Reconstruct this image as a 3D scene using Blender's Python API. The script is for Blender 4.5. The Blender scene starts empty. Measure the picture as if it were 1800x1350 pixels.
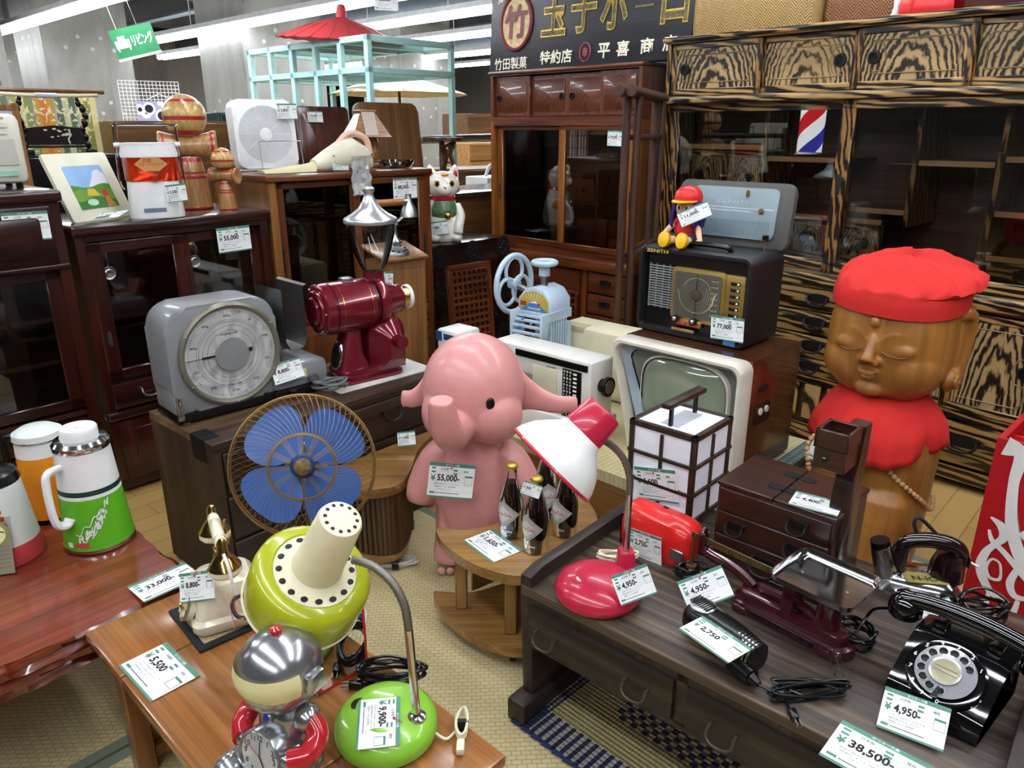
import bpy, bmesh, math, random
from mathutils import Vector, Matrix
PI = math.pi; R = math.radians; sin = math.sin; cos = math.cos
V = Vector
random.seed(7)
C = bpy.context.scene.collection

# ---------------------------------------------------------------- camera
HC = 1.32; PITCH = R(19.0); FPX = 1300.0
cd = bpy.data.cameras.new('camera'); cam = bpy.data.objects.new('camera', cd); C.objects.link(cam)
cd.sensor_width = 36.0; cd.lens = 36.0 * FPX / 1800.0; cd.clip_start = 0.02; cd.clip_end = 100
cam.location = (0, 0, HC); cam.rotation_euler = (R(90) - PITCH, 0, 0)
bpy.context.scene.camera = cam
# ---------------------------------------------------------------- world, exposure
w = bpy.data.worlds.new('world'); bpy.context.scene.world = w; w.use_nodes = True
w.node_tree.nodes['Background'].inputs[0].default_value = (0.80, 0.88, 1.0, 1)
w.node_tree.nodes['Background'].inputs[1].default_value = 0.24
vs = bpy.context.scene.view_settings
vs.view_transform = 'Standard'; vs.look = 'None'; vs.gamma = 1.0; vs.use_curve_mapping = False; vs.exposure = 0.0
TUBE_STRENGTH = 22.0
bpy.context.scene.cycles.use_denoising = True
bpy.context.scene.cycles.max_bounces = 8

# ---------------------------------------------------------------- measuring: a sight line of the photo met with a real plane
def ray(px, py):
    v = (py - 675) / FPX
    return V(((px - 900) / FPX, cos(PITCH) - v * sin(PITCH), -(v * cos(PITCH) + sin(PITCH))))
def onz(px, py, z):
    d = ray(px, py); return V((0, 0, HC)) + d * ((z - HC) / d.z)
def onplane(px, py, p, n):
    d = ray(px, py); o = V((0, 0, HC)); return o + d * ((V(p) - o).dot(n) / d.dot(n))

# ---------------------------------------------------------------- materials
def hexc(h):
    h = h.lstrip('#'); f = lambda c: ((c / 255 + 0.055) / 1.055) ** 2.4 if c > 10 else c / 255 / 12.92
    return tuple(f(int(h[i:i + 2], 16)) for i in (0, 2, 4)) + (1,)
MATS = {}
def _new(name):
    m = bpy.data.materials.new(name); m.use_nodes = True; nt = m.node_tree
    return m, nt, nt.nodes['Principled BSDF']
def _n(nt, t, **kw):
    n = nt.nodes.new(t)
    for k, v in kw.items(): setattr(n, k, v)
    return n
def _ramp(nt, stops, fac):
    r = _n(nt, 'ShaderNodeValToRGB'); e = r.color_ramp.elements
    while len(e) < len(stops): e.new(0.5)
    for i, (p, c) in enumerate(stops): e[i].position = p; e[i].color = c if len(c) == 4 else tuple(c) + (1,)
    nt.links.new(fac, r.inputs[0]); return r.outputs[0]
def _coords(nt, scale, kind='Object', loc=(0, 0, 0), rot=(0, 0, 0)):
    t = _n(nt, 'ShaderNodeTexCoord'); mp = _n(nt, 'ShaderNodeMapping')
    mp.inputs['Scale'].default_value = scale; mp.inputs['Location'].default_value = loc; mp.inputs['Rotation'].default_value = rot
    nt.links.new(t.outputs[kind], mp.inputs[0]); return mp.outputs[0]
def _noise(nt, vec, scale=1, detail=3, dist=0, rough=.5):
    n = _n(nt, 'ShaderNodeTexNoise'); n.inputs['Scale'].default_value = scale; n.inputs['Detail'].default_value = detail
    n.inputs['Distortion'].default_value = dist; n.inputs['Roughness'].default_value = rough
    nt.links.new(vec, n.inputs['Vector']); return n.outputs[0]
def _bump(nt, bs, h, strength, dist=.001):
    b = _n(nt, 'ShaderNodeBump'); b.inputs['Strength'].default_value = strength; b.inputs['Distance'].default_value = dist
    nt.links.new(h, b.inputs['Height']); nt.links.new(b.outputs[0], bs.inputs['Normal'])
def _set(bs, rough=.5, metal=0, coat=0, spec=.5, trans=0, ior=1.45, alpha=1, sub=0):
    bs.inputs['Roughness'].default_value = rough; bs.inputs['Metallic'].default_value = metal
    bs.inputs['Coat Weight'].default_value = coat; bs.inputs['Coat Roughness'].default_value = .05
    bs.inputs['Specular IOR Level'].default_value = spec; bs.inputs['Transmission Weight'].default_value = trans
    bs.inputs['IOR'].default_value = ior; bs.inputs['Alpha'].default_value = alpha
def pm(name, col, rough=.45, var=.08, nscale=12, bump=0, bscale=80, emit=None, es=0, **kw):
    """plain material: one colour with a slight mottling, optional fine bump"""
    if name in MATS: return MATS[name]
    m, nt, bs = _new(name); _set(bs, rough, **kw)
    c = hexc(col) if isinstance(col, str) else col
    f = _noise(nt, _coords(nt, (1, 1, 1)), nscale, 4)
    a = tuple(x * (1 - var) for x in c[:3]); b = tuple(min(1, x * (1 + var)) for x in c[:3])
    nt.links.new(_ramp(nt, [(.3, a), (.7, b)], f), bs.inputs['Base Color'])
    if bump: _bump(nt, bs, _noise(nt, _coords(nt, (1, 1, 1)), bscale, 3), bump)
    if emit:
        bs.inputs['Emission Color'].default_value = hexc(emit); bs.inputs['Emission Strength'].default_value = es
    MATS[name] = m; return m
def wood(name, cols, axis='x', along=1.2, across=26, rough=.35, coat=.2, bump=.15, dist=.6, pos=(.3, .5, .7), kind='Object', crough=.2):
    if name in MATS: return MATS[name]
    m, nt, bs = _new(name); _set(bs, rough, coat=coat); bs.inputs['Coat Roughness'].default_value = crough
    sc = [across] * 3; sc['xyz'.index(axis)] = along
    v = _coords(nt, sc, kind)
    f = _noise(nt, v, 1, 6, dist, .6)
    col = _ramp(nt, list(zip(pos, [hexc(c) for c in cols])), f)
    v2 = _coords(nt, [x * (5 if i != 'xyz'.index(axis) else 2) for i, x in enumerate(sc)], kind)
    f2 = _noise(nt, v2, 1, 3, 0)
    mx = _n(nt, 'ShaderNodeMix', data_type='RGBA', blend_type='MULTIPLY'); mx.inputs[0].default_value = .55
    nt.links.new(col, mx.inputs[6]); nt.links.new(_ramp(nt, [(.35, (.45, .42, .4)), (.6, (1, 1, 1))], f2), mx.inputs[7])
    nt.links.new(mx.outputs[2], bs.inputs['Base Color'])
    if bump: _bump(nt, bs, f2, bump)
    MATS[name] = m; return m
def zebra(name, light, dark, axis='z', scale=10, dist=5, arch=False, along=.12, rough=.3, coat=.4, thr=(.32, .5), kind='Object', mid=None):
    """strongly figured wood: dark wavy lines on a pale ground; arch = cathedral figure"""
    if name in MATS: return MATS[name]
    m, nt, bs = _new(name); _set(bs, rough, coat=coat)
    sc = [1, 1, 1]; sc['xyz'.index(axis)] = along
    if arch: v = _coords(nt, (2.6, 2.6, .75), 'Generated', (-1.3, -1.3, .05))
    else: v = _coords(nt, sc, kind)
    wv = _n(nt, 'ShaderNodeTexWave', wave_type='RINGS' if arch else 'BANDS', wave_profile='SIN')
    if arch: wv.rings_direction = 'SPHERICAL'
    else: wv.bands_direction = 'DIAGONAL'
    wv.inputs['Scale'].default_value = scale; wv.inputs['Distortion'].default_value = dist
    wv.inputs['Detail'].default_value = 3; wv.inputs['Detail Scale'].default_value = 1.4
    nt.links.new(v, wv.inputs['Vector'])
    l, d = hexc(light), hexc(dark); mdc = hexc(mid) if mid else tuple(a * .75 for a in l[:3]) + (1,)
    big = _noise(nt, _coords(nt, [x * 6 for x in sc]), 1, 3, 1)
    a_ = _n(nt, 'ShaderNodeMath', operation='MULTIPLY_ADD'); a_.inputs[1].default_value = .8
    s_ = _n(nt, 'ShaderNodeMath', operation='MULTIPLY_ADD'); s_.inputs[1].default_value = .9; s_.inputs[2].default_value = -.42
    nt.links.new(big, s_.inputs[0]); nt.links.new(wv.outputs[1], a_.inputs[0]); nt.links.new(s_.outputs[0], a_.inputs[2])
    col = _ramp(nt, [(thr[0], d), (thr[1], mdc), (min(.98, thr[1] + .3), l)], a_.outputs[0])
    nt.links.new(col, bs.inputs['Base Color'])
    MATS[name] = m; return m
def weave(name, c1, c2, sx, sy, axes='xy', rough=.8, bump=.6, mort='#8a7d50', rot=0, off=.5, mw=.12):
    """woven rush: brick pattern of strands"""
    if name in MATS: return MATS[name]
    m, nt, bs = _new(name); _set(bs, rough)
    r = {'xy': (0, 0, rot), 'xz': (R(-90), 0, 0), 'yz': (0, R(90), R(0))}[axes]
    v = _coords(nt, (1, 1, 1), 'Object', rot=r)
    b = _n(nt, 'ShaderNodeTexBrick'); b.offset = off
    b.inputs['Color1'].default_value = hexc(c1); b.inputs['Color2'].default_value = hexc(c2); b.inputs['Mortar'].default_value = hexc(mort)
    b.inputs['Scale'].default_value = 1; b.inputs['Mortar Size'].default_value = sy * mw; b.inputs['Mortar Smooth'].default_value = 1
    b.inputs['Brick Width'].default_value = sx; b.inputs['Row Height'].default_value = sy
    nt.links.new(v, b.inputs['Vector'])
    f = _noise(nt, _coords(nt, (1, 1, 1)), 3, 4)
    mx = _n(nt, 'ShaderNodeMix', data_type='RGBA', blend_type='MULTIPLY'); mx.inputs[0].default_value = .6
    nt.links.new(b.outputs[0], mx.inputs[6]); nt.links.new(_ramp(nt, [(.3, (.72, .72, .7)), (.7, (1, 1, 1))], f), mx.inputs[7])
    nt.links.new(mx.outputs[2], bs.inputs['Base Color'])
    iv = _n(nt, 'ShaderNodeMath', operation='SUBTRACT'); iv.inputs[0].default_value = 1; nt.links.new(b.outputs[1], iv.inputs[1])
    _bump(nt, bs, iv.outputs[0], bump, .002)
    MATS[name] = m; return m
def glass(name, tint=(.86, .9, .88), refl=1.0, rough=.0):
    """thin pane: clear transmission and Fresnel reflection"""
    if name in MATS: return MATS[name]
    m, nt, bs = _new(name); nt.nodes.remove(bs)
    tr = _n(nt, 'ShaderNodeBsdfTransparent'); tr.inputs[0].default_value = tuple(tint) + (1,)
    gl = _n(nt, 'ShaderNodeBsdfGlossy'); gl.inputs['Roughness'].default_value = rough
    fr = _n(nt, 'ShaderNodeFresnel'); fr.inputs[0].default_value = 1.5
    nz = _noise(nt, _coords(nt, (1, 1, 1)), 4, 2)
    ml = _n(nt, 'ShaderNodeMath', operation='MULTIPLY', use_clamp=True); ml.inputs[1].default_value = refl; nt.links.new(fr.outputs[0], ml.inputs[0])
    mx = _n(nt, 'ShaderNodeMixShader'); nt.links.new(ml.outputs[0], mx.inputs[0])
    nt.links.new(tr.outputs[0], mx.inputs[1]); nt.links.new(gl.outputs[0], mx.inputs[2])
    nt.links.new(mx.outputs[0], nt.nodes['Material Output'].inputs[0])
    MATS[name] = m; return m

# ---------------------------------------------------------------- geometry collector: one G = one mesh object
TXT = {}
def _glyphs(s, bold):
    k = (s, bold)
    if k not in TXT:
        c = bpy.data.curves.new('lettering', 'FONT'); c.body = s; c.offset = bold; c.resolution_u = 2; c.align_x = 'CENTER'; c.align_y = 'CENTER'
        o = bpy.data.objects.new('lettering', c); me = bpy.data.meshes.new_from_object(o)
        vs_ = [tuple(v.co) for v in me.vertices]
        xs = [v[0] for v in vs_] or [0]; ys = [v[1] for v in vs_] or [0]
        cx, cy = (min(xs) + max(xs)) / 2, (min(ys) + max(ys)) / 2
        TXT[k] = ([(v[0] - cx, v[1] - cy) for v in vs_], [tuple(p.vertices) for p in me.polygons], max(xs) - min(xs), max(ys) - min(ys))
        bpy.data.objects.remove(o); bpy.data.curves.remove(c); bpy.data.meshes.remove(me)
    return TXT[k]
def frame(o, x, y):
    """matrix with origin o, x axis x, y axis y (made orthogonal)"""
    x = V(x).normalized(); z = x.cross(V(y)).normalized(); y = z.cross(x)
    m = Matrix((x, y, z)).transposed().to_4x4(); m.translation = V(o); return m
def T(x=0, y=0, z=0, rx=0, ry=0, rz=0):
    return Matrix.Translation((x, y, z)) @ Matrix.Rotation(R(rz), 4, 'Z') @ Matrix.Rotation(R(ry), 4, 'Y') @ Matrix.Rotation(R(rx), 4, 'X')
FRONT = lambda x, y, z: frame((x, y, z), (1, 0, 0), (0, 0, 1))       # writing plane facing -y
class G:
    def __init__(s, M=None): s.bm = bmesh.new(); s.m = []; s.M = M or Matrix(); s.st = []
    def push(s, M): s.st.append(s.M); s.M = s.M @ M; return s
    def pop(s): s.M = s.st.pop(); return s
    def _i(s, m):
        if m not in s.m: s.m.append(m)
        return s.m.index(m)
    def _v(s, p): return s.bm.verts.new(s.M @ V(p))
    def _f(s, vs, mi):
        try: f = s.bm.faces.new(vs); f.material_index = mi; f.smooth = True; return f
        except ValueError: return None
    def face(s, pts, m): s._f([s._v(p) for p in pts], s._i(m)); return s
    def quads(s, vs, fs, m):
        mi = s._i(m); q = [s._v(p) for p in vs]
        for f in fs: s._f([q[i] for i in f], mi)
        return s
    def box(s, x0, y0, z0, x1, y1, z1, m, bev=0, seg=2):
        n0 = len(s.bm.verts); mi = s._i(m)
        q = [s._v((x, y, z)) for z in (min(z0, z1), max(z0, z1)) for y in (min(y0, y1), max(y0, y1)) for x in (min(x0, x1), max(x0, x1))]
        fs = [s._f([q[i] for i in f], mi) for f in ((0, 2, 3, 1), (4, 5, 7, 6), (0, 1, 5, 4), (2, 6, 7, 3), (0, 4, 6, 2), (1, 3, 7, 5))]
        if bev > 0:
            es = {e for f in fs for e in f.edges}
            bmesh.ops.bevel(s.bm, geom=list(es), offset=bev, segments=seg, profile=.5, affect='EDGES', clamp_overlap=True, material=mi)
        return s
    def cb(s, c, d, m, bev=0): return s.box(c[0] - d[0] / 2, c[1] - d[1] / 2, c[2] - d[2] / 2, c[0] + d[0] / 2, c[1] + d[1] / 2, c[2] + d[2] / 2, m, bev)
    def loft(s, rings, m, caps=(True, True), closed=True, mats=None):
        mi = s._i(m); vr = [[s._v(p) for p in r] for r in rings]; n = len(vr[0])
        for k in range(len(vr) - 1):
            mk = mi if not mats else s._i(mats[k])
            for i in range(n if closed else n - 1):
                j = (i + 1) % n; s._f([vr[k][i], vr[k][j], vr[k + 1][j], vr[k + 1][i]], mk)
        if closed:
            if caps[0]: s._f(vr[0][::-1], mi if not mats else s._i(mats[0]))
            if caps[1]: s._f(vr[-1], mi if not mats else s._i(mats[-1]))
        return s
    def lathe(s, prof, m, seg=28, M=None, caps=(True, True), mats=None, sx=1, sy=1, a0=0, a1=360):
        if M: s.push(M)
        full = abs(a1 - a0) >= 360; n = seg if full else seg + 1
        rg = [[(r * sx * cos(R(a0) + R(a1 - a0) * i / seg), r * sy * sin(R(a0) + R(a1 - a0) * i / seg), z) for i in range(n)] for r, z in [(max(r, 1e-5), z) for r, z in prof]]
        s.loft(rg, m, caps, full, mats)
        if M: s.pop()
        return s
    def cyl(s, p0, p1, r0, m, r1=None, seg=16):
        p0, p1 = V(p0), V(p1); d = (p1 - p0); r1 = r0 if r1 is None else r1
        u = d.normalized(); a = u.orthogonal().normalized(); b = u.cross(a)
        s.loft([[p + (a * cos(2 * PI * i / seg) + b * sin(2 * PI * i / seg)) * r for i in range(seg)] for p, r in ((p0, r0), (p1, r1))], m); return s
    def tube(s, pts, r, m, seg=8, caps=(True, True), closed=False, flat=1):
        pts = [V(p) for p in pts]; n = len(pts); rs = r if isinstance(r, (list, tuple)) else [r] * n
        u = None; rings = []
        for i, p in enumerate(pts):
            if closed: t = pts[(i + 1) % n] - pts[i - 1]
            else: t = pts[min(i + 1, n - 1)] - pts[max(i - 1, 0)]
            t = t.normalized() if t.length > 1e-9 else V((0, 0, 1))
            if u is None: u = t.orthogonal().normalized()
            u = (u - t * u.dot(t)); u = u.normalized() if u.length > 1e-6 else t.orthogonal().normalized()
            b = t.cross(u)
            rings.append([p + (u * cos(2 * PI * k / seg) + b * sin(2 * PI * k / seg) * flat) * rs[i] for k in range(seg)])
        if closed: rings.append(rings[0]); caps = (False, False)
        s.loft(rings, m, caps); return s
    def prism(s, poly, z0, z1, m, M=None, bev=0):
        if M: s.push(M)
        mi = s._i(m); a = [s._v((x, y, z0)) for x, y in poly]; b = [s._v((x, y, z1)) for x, y in poly]; n = len(poly)
        fs = [s._f([a[i], a[(i + 1) % n], b[(i + 1) % n], b[i]], mi) for i in range(n)]
        t = s._f(b, mi); l = s._f(a[::-1], mi)
        if bev and t and l:
            es = {e for f in (t, l) for e in f.edges}
            bmesh.ops.bevel(s.bm, geom=list(es), offset=bev, segments=2, profile=.5, affect='EDGES', clamp_overlap=True, material=mi)
        if M: s.pop()
        return s
    def ell(s, c, r, m, seg=24, rows=14, M=None, e=1.0):
        if M: s.push(M)
        if not isinstance(r, (tuple, list)): r = (r, r, r)
        sg = lambda x: math.copysign(abs(x) ** e, x)
        rg = [[(c[0] + r[0] * max(sin(PI * k / rows), 1e-5) ** e * sg(cos(2 * PI * i / seg)), c[1] + r[1] * max(sin(PI * k / rows), 1e-5) ** e * sg(sin(2 * PI * i / seg)), c[2] - r[2] * sg(cos(PI * k / rows))) for i in range(seg)] for k in range(rows + 1)]
        s.loft(rg, m)
        if M: s.pop()
        return s
    def torus(s, c, r, rr, m, M=None, seg=32, s2=8, sx=1, sy=1):
        if M: s.push(M)
        s.tube([(c[0] + r * sx * cos(2 * PI * i / seg), c[1] + r * sy * sin(2 * PI * i / seg), c[2]) for i in range(seg)], rr, m, s2, closed=True)
        if M: s.pop()
        return s
    def text(s, st, h, m, M, bold=0, width=None, spread=1.0, z=0, arc=None):
        """lettering lying in the xy plane of M; h = letter height, width = total width (else natural)"""
        vs_, fs, w_, h_ = _glyphs(st, bold); mi = s._i(m)
        if not vs_: return s
        k = h / .72 if width is None or len(st) > 0 and h_ < .4 else h / max(h_, .3); kx = (width / w_) if width else k * spread
        s.push(M); q = [s._v((x * kx, y * k, z)) for x, y in vs_]
        for f in fs: s._f([q[i] for i in f], mi)
        s.pop(); return s
    def build(s, name, parent=None, sharp=38, wn=False):
        bmesh.ops.remove_doubles(s.bm, verts=s.bm.verts, dist=2e-6)
        bmesh.ops.recalc_face_normals(s.bm, faces=s.bm.faces)
        me = bpy.data.meshes.new(name); s.bm.to_mesh(me); s.bm.free()
        for m in s.m: me.materials.append(m)
        me.set_sharp_from_angle(angle=R(sharp))
        o = bpy.data.objects.new(name, me); C.objects.link(o)
        if parent: o.parent = parent
        return o
def thing(name, label, cat, loc=(0, 0, 0), rz=0, group=None):
    o = bpy.data.objects.new(name, None); C.objects.link(o); o.empty_display_size = .05
    o.location = loc; o.rotation_euler = (0, 0, R(rz)); return tagp(o, label, cat, group)
def tagp(o, label, cat, group=None):
    o['label'] = label; o['category'] = cat
    if group: o['group'] = group
    return o
def solo(name, g, label, cat, loc=(0, 0, 0), rz=0, group=None, sharp=38):
    o = g.build(name, None, sharp); o.location = loc; o.rotation_euler = (0, 0, R(rz)); return tagp(o, label, cat, group)
def struct(name, g):
    o = g.build(name); o['kind'] = 'structure'; return o
def copy_tree(o, parent=None):
    c = o.copy(); C.objects.link(c)
    if parent: c.parent = parent
    for ch in [x for x in bpy.data.objects if x.parent == o]: copy_tree(ch, c)
    return c
def cr(pts, n=6, closed=False):
    """smooth curve through points"""
    pts = [V(p) for p in pts]; out = []; N = len(pts)
    for i in range(N if closed else N - 1):
        g = lambda k: pts[k % N] if closed else pts[min(max(k, 0), N - 1)]
        a, b, c_, d = g(i - 1), g(i), g(i + 1), g(i + 2)
        for k in range(n):
            t = k / n
            out.append(.5 * ((2 * b) + (c_ - a) * t + (2 * a - 5 * b + 4 * c_ - d) * t * t + (3 * b - a - 3 * c_ + d) * t ** 3))
    if not closed: out.append(pts[-1])
    return out
def rr(x0, y0, x1, y1, r, n=5):
    """rounded rectangle polygon, counter-clockwise"""
    p = []
    for cx, cy, a in ((x1 - r, y1 - r, 0), (x0 + r, y1 - r, 90), (x0 + r, y0 + r, 180), (x1 - r, y0 + r, 270)):
        p += [(cx + r * cos(R(a + 90 * i / n)), cy + r * sin(R(a + 90 * i / n))) for i in range(n + 1)]
    return p
def sup(rx, ry, e=.5, n=40, cx=0, cy=0):
    sg = lambda x: math.copysign(abs(x) ** e, x)
    return [(cx + rx * sg(cos(2 * PI * i / n)), cy + ry * sg(sin(2 * PI * i / n))) for i in range(n)]
def world(o, p):
    """a point of a thing's own frame in the world"""
    return Matrix.Translation(o.location) @ o.rotation_euler.to_matrix().to_4x4() @ V(p)
def coil(c, rx, ry, turns, r=.0, zr=.004, n=22, seed=1, tail=()):
    """loose bundle of cable: points"""
    q = random.Random(seed); pts = []
    for i in range(turns * n):
        a = 2 * PI * i / n; k = 1 + q.uniform(-.06, .06) + .1 * sin(a * .37 + seed)
        pts.append((c[0] + rx * k * cos(a), c[1] + ry * k * sin(a), c[2] + zr * (i / n) + zr * (1 + sin(a * 2.3))))
    return cr(pts[::2] + list(tail), 3)

# ---------------------------------------------------------------- shared materials
M_black = pm('black_plastic', '#0b0b0c', .25); M_blackm = pm('black_matte', '#121214', .6); M_ink = pm('print_ink', '#1b1b1c', .6)
M_chrome = pm('chrome', '#c9cbcd', .12, metal=1); M_steel = pm('brushed_steel', '#a6a8a8', .32, metal=1)
M_brass = pm('brass', '#c2a15a', .22, metal=1); M_iron = pm('black_iron', '#161719', .42, metal=.3, bump=.3)
M_white = pm('white_plastic', '#e9eaea', .3); M_cream = pm('cream_plastic', '#e6dfc4', .32); M_paper = pm('white_paper', '#f1f2f2', .6)
M_green = pm('tag_green', '#4d8673', .5); M_tagtxt = pm('tag_print', '#26302d', .6); M_num = pm('tag_numerals', '#151515', .6)
M_red = pm('red_paint', '#c81f22', .35); M_clear = glass('clear_glass', (.95, .97, .97)); M_film = glass('clear_film', (.93, .94, .95), 2.2, .08)
M_rubber = pm('rubber', '#1c1c1d', .7)
M_drk = glass('cabinet_glass', (.90, .90, .88), 1.5)
M_redwood = wood('red_brown_wood', ('#2a0f0b', '#43190f', '#5a2616'), 'x', rough=.25, coat=.5)
M_redwoodz = wood('red_brown_wood_upright', ('#2a0f0b', '#43190f', '#5a2616'), 'z', rough=.25, coat=.5)
# ================================================================ the shop itself
A_ = V((.682, .731, 0)); B_ = V((-.731, .682, 0))          # the two directions of the shop's grid
GA = 47.0
def grid(n, t, z=0): return A_ * n + B_ * t + V((0, 0, z))
m_plank = weave('floor_boards', '#b08d52', '#bf9c60', 1.4, .10, rough=.36, bump=.15, mort='#5f4a28', mw=.025, off=.37)
m_tat = weave('tatami_rush', '#c6b584', '#cfbe91', .022, .0125, rot=R(44), bump=.5, mort='#9c8d62')
m_tedge = pm('tatami_edging', '#6f7765', .8, bump=.3, bscale=400)
def concrete(name, c='#8f8f8a'):
    m, nt, bs = _new(name); _set(bs, .75)
    f = _noise(nt, _coords(nt, (1, 1, .35)), 2.2, 8, .8, .65)
    col = _ramp(nt, [(.25, tuple(x * .62 for x in hexc(c)[:3])), (.5, hexc(c)), (.8, tuple(min(1, x * 1.22) for x in hexc(c)[:3]))], f)
    sp = _noise(nt, _coords(nt, (1, 1, 1), loc=(4, 2, 1)), 26, 2)
    mx = _n(nt, 'ShaderNodeMix', data_type='RGBA', blend_type='MULTIPLY'); mx.inputs[0].default_value = 1
    nt.links.new(col, mx.inputs[6]); nt.links.new(_ramp(nt, [(.24, (.35, .35, .34)), (.3, (1, 1, 1))], sp), mx.inputs[7])
    nt.links.new(mx.outputs[2], bs.inputs['Base Color']); _bump(nt, bs, f, .3, .01)
    return m
m_conc = concrete('bare_concrete'); m_conc2 = concrete('bare_concrete_wall', '#7c7c79')
m_patch = pm('filled_tie_hole', '#b9bab8', .8)
g = G(); g.box(-9, -5, -.2, 16, 26, 0, m_plank); o = struct('floor', g); o.rotation_euler = (0, 0, R(GA)); o.location = (0, 0, -.016)
# tatami mats
p0 = onz(145, 1350, 0); tn = A_.dot(p0); tt = B_.dot(p0)
k = 0
for (n0, t0, n1, t1) in ((.505, .35, 1.56, 2.2), (.505, -1.5, 1.56, .34), (-1.2, .66, .5, 1.53), (-1.2, 1.54, .5, 2.2), (1.57, .2, 2.44, 1.53)):
    g = G(); g.box(n0, t0, -.014, n1, t1, 0, m_tat)
    e = .028
    if n1 - n0 > t1 - t0:
        g.box(n0, t0 - .0005, -.0142, n1, t0 + e, .0012, m_tedge); g.box(n0, t1 - e, -.0142, n1, t1 + .0005, .0012, m_tedge)
    else:
        g.box(n0 - .0005, t0, -.0142, n0 + e, t1, .0012, m_tedge); g.box(n1 - e, t0, -.0142, n1 + .0005, t1, .0012, m_tedge)
    solo('tatami_mat', g, ['woven tatami mat under the crescent wooden table and the fan', 'woven tatami mat beneath the striped rush rug and the writing desk', 'woven tatami mat under the front edge of the honey brown table', 'woven tatami mat under the lacquered table', 'woven tatami mat under the bench that carries the television'][k],
         'tatami mat', (0, 0, 0), GA, 'tatami mats laid on the floor'); k += 1
# ceiling: steel deck, beams, ducts
m_deck = pm('ceiling_deck', '#4a5158', .6); m_beam = pm('ceiling_beam', '#5d646a', .6); m_duct = pm('ceiling_duct', '#7d8790', .35, metal=.6)
g = G(); g.box(-9, -5, 3.5, 16, 26, 3.6, m_deck)
for i in range(26): g.box(-9 + i * .95, -5, 3.46, -8.8 + i * .95, 26, 3.5, m_deck)
o = struct('ceiling', g); o.rotation_euler = (0, 0, R(GA))
for i, t in enumerate((4.2, 7.4, 10.6, 13.8, 17.5)):
    g = G(); g.box(-9, t, 3.0, 16, t + .45, 3.46, m_beam); o = struct('ceiling_beam', g); o.rotation_euler = (0, 0, R(GA))
for i, n in enumerate((3.4, 6.9, 10.4)):
    g = G(); g.box(n, 3, 2.72, n + .55, 24, 2.98, m_duct, .02); o = struct('ceiling_duct', g); o.rotation_euler = (0, 0, R(GA))
for i, (n, z) in enumerate(((2.1, 2.8), (4.9, 2.75), (8.4, 2.75))):
    g = G(); g.tube([(n, 3, z), (n, 24, z)], .035, m_duct, 8); o = struct('ceiling_pipe', g); o.rotation_euler = (0, 0, R(GA))
# far walls
for nm, b in (('wall_far', (-9, 25.8, 16, 26)), ('wall_right', (15.8, -5, 16, 26)), ('wall_left', (-9, -5, -8.8, 26)), ('wall_near', (-9, -5, 16, -4.8))):
    g = G(); g.box(b[0], b[1], 0, b[2], b[3], 3.5, m_conc2); o = struct(nm, g); o.rotation_euler = (0, 0, R(GA))
g = G(); g.box(-6, 15.2, 0, 4.5, 15.4, 3.0, m_conc2); g.box(5.6, 15.2, 0, 9, 15.4, 3.0, m_conc2); o = struct('wall_cross', g); o.rotation_euler = (0, 0, R(GA))
# concrete pillars
def pillar(px, Y, w, d=None):
    d = d or w
    x = (px - 900) / FPX * (Y / cos(PITCH)) * .98
    nrm = V((x, Y, 0)); g = G(); g.box(0, 0, 0, d, w, 3.5, m_conc)
    for zz in (.9, 1.5, 1.62, 2.2, 2.32):
        for kk in ((.25, .55, .8) if zz in (1.5, 2.2) else (.4, .66)):
            g.push(frame((0, kk * w, zz), (0, -1, 0), (0, 0, 1))); g.lathe([(.022, 0), (.022, .003), (0, .003)], m_patch, 10); g.pop()
            g.push(frame((kk * d, 0, zz), (1, 0, 0), (0, 0, 1))); g.lathe([(.022, 0), (.022, .003), (0, .003)], m_patch, 10); g.pop()
    o = struct('pillar', g); o.location = nrm; o.rotation_euler = (0, 0, R(GA)); return nrm
# ---------------------------------------------------------------- strip lights
m_tube = pm('lit_tube', '#ffffff', .4, emit='#f3f8ff', es=TUBE_STRENGTH); m_fix = pm('light_housing', '#d8dadb', .5)
def strip(n, t0, t1, z, lab, twin=True):
    o = thing('strip_light', lab, 'ceiling light', tuple(grid(n, (t0 + t1) / 2, z)), GA + 90, 'strip lights')
    L = t1 - t0
    h = G().prism([(-.07, .055), (.07, .055), (.05, .105), (-.05, .105)], -L / 2, L / 2, m_fix, frame((0, 0, 0), (0, 1, 0), (0, 0, 1)))
    for i in (0, 1, 2):
        x = -L / 2 + L * (i + .5) / 3; h.cyl((x, 0, .1), (x, 0, 3.46 - z), .006, m_fix, seg=6)
    h.build('housing', o)
    for dy in ((-.037, .037) if twin else (0,)):
        G().cyl((-L / 2 + .02, dy, .028), (L / 2 - .02, dy, .028), .03, m_tube, seg=10).build('tube', o)
    return o
STRIPS = [(2.68, 3.4, 12.8, 'long strip light crossing the top of the photo over the concrete pillars'), (4.2, 4.6, 13, 'strip light second row beyond the pillars, hanging past the living sign'),
          (5.2, 4.4, 12, 'strip light above the mint green metal frame'), (6.4, 4, 13, 'strip light far back behind the mint green frame, third row'), (7.9, 4, 13, 'strip light in the far hall above the beige parasol'),
          (9.6, 3, 14, 'faint strip light deep in the hall behind the black signboard'), (11.5, 3, 14, 'most distant strip light at the back of the hall'),
          (1.35, -1.6, 3.2, 'strip light over the sewing machines and the television'), (1.35, 4.2, 9, 'strip light over the dark glazed cabinets'),
          (-.1, -2.6, 2.6, 'strip light directly above the display tables'), (-.1, 3.4, 8.5, 'strip light over the aisle beside the dark cabinets'),
          (-1.6, -2.6, 3.4, 'strip light behind the low tables'), (2.75, -2.6, 2.4, 'strip light in front of the zebra wood cabinet')]
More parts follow.
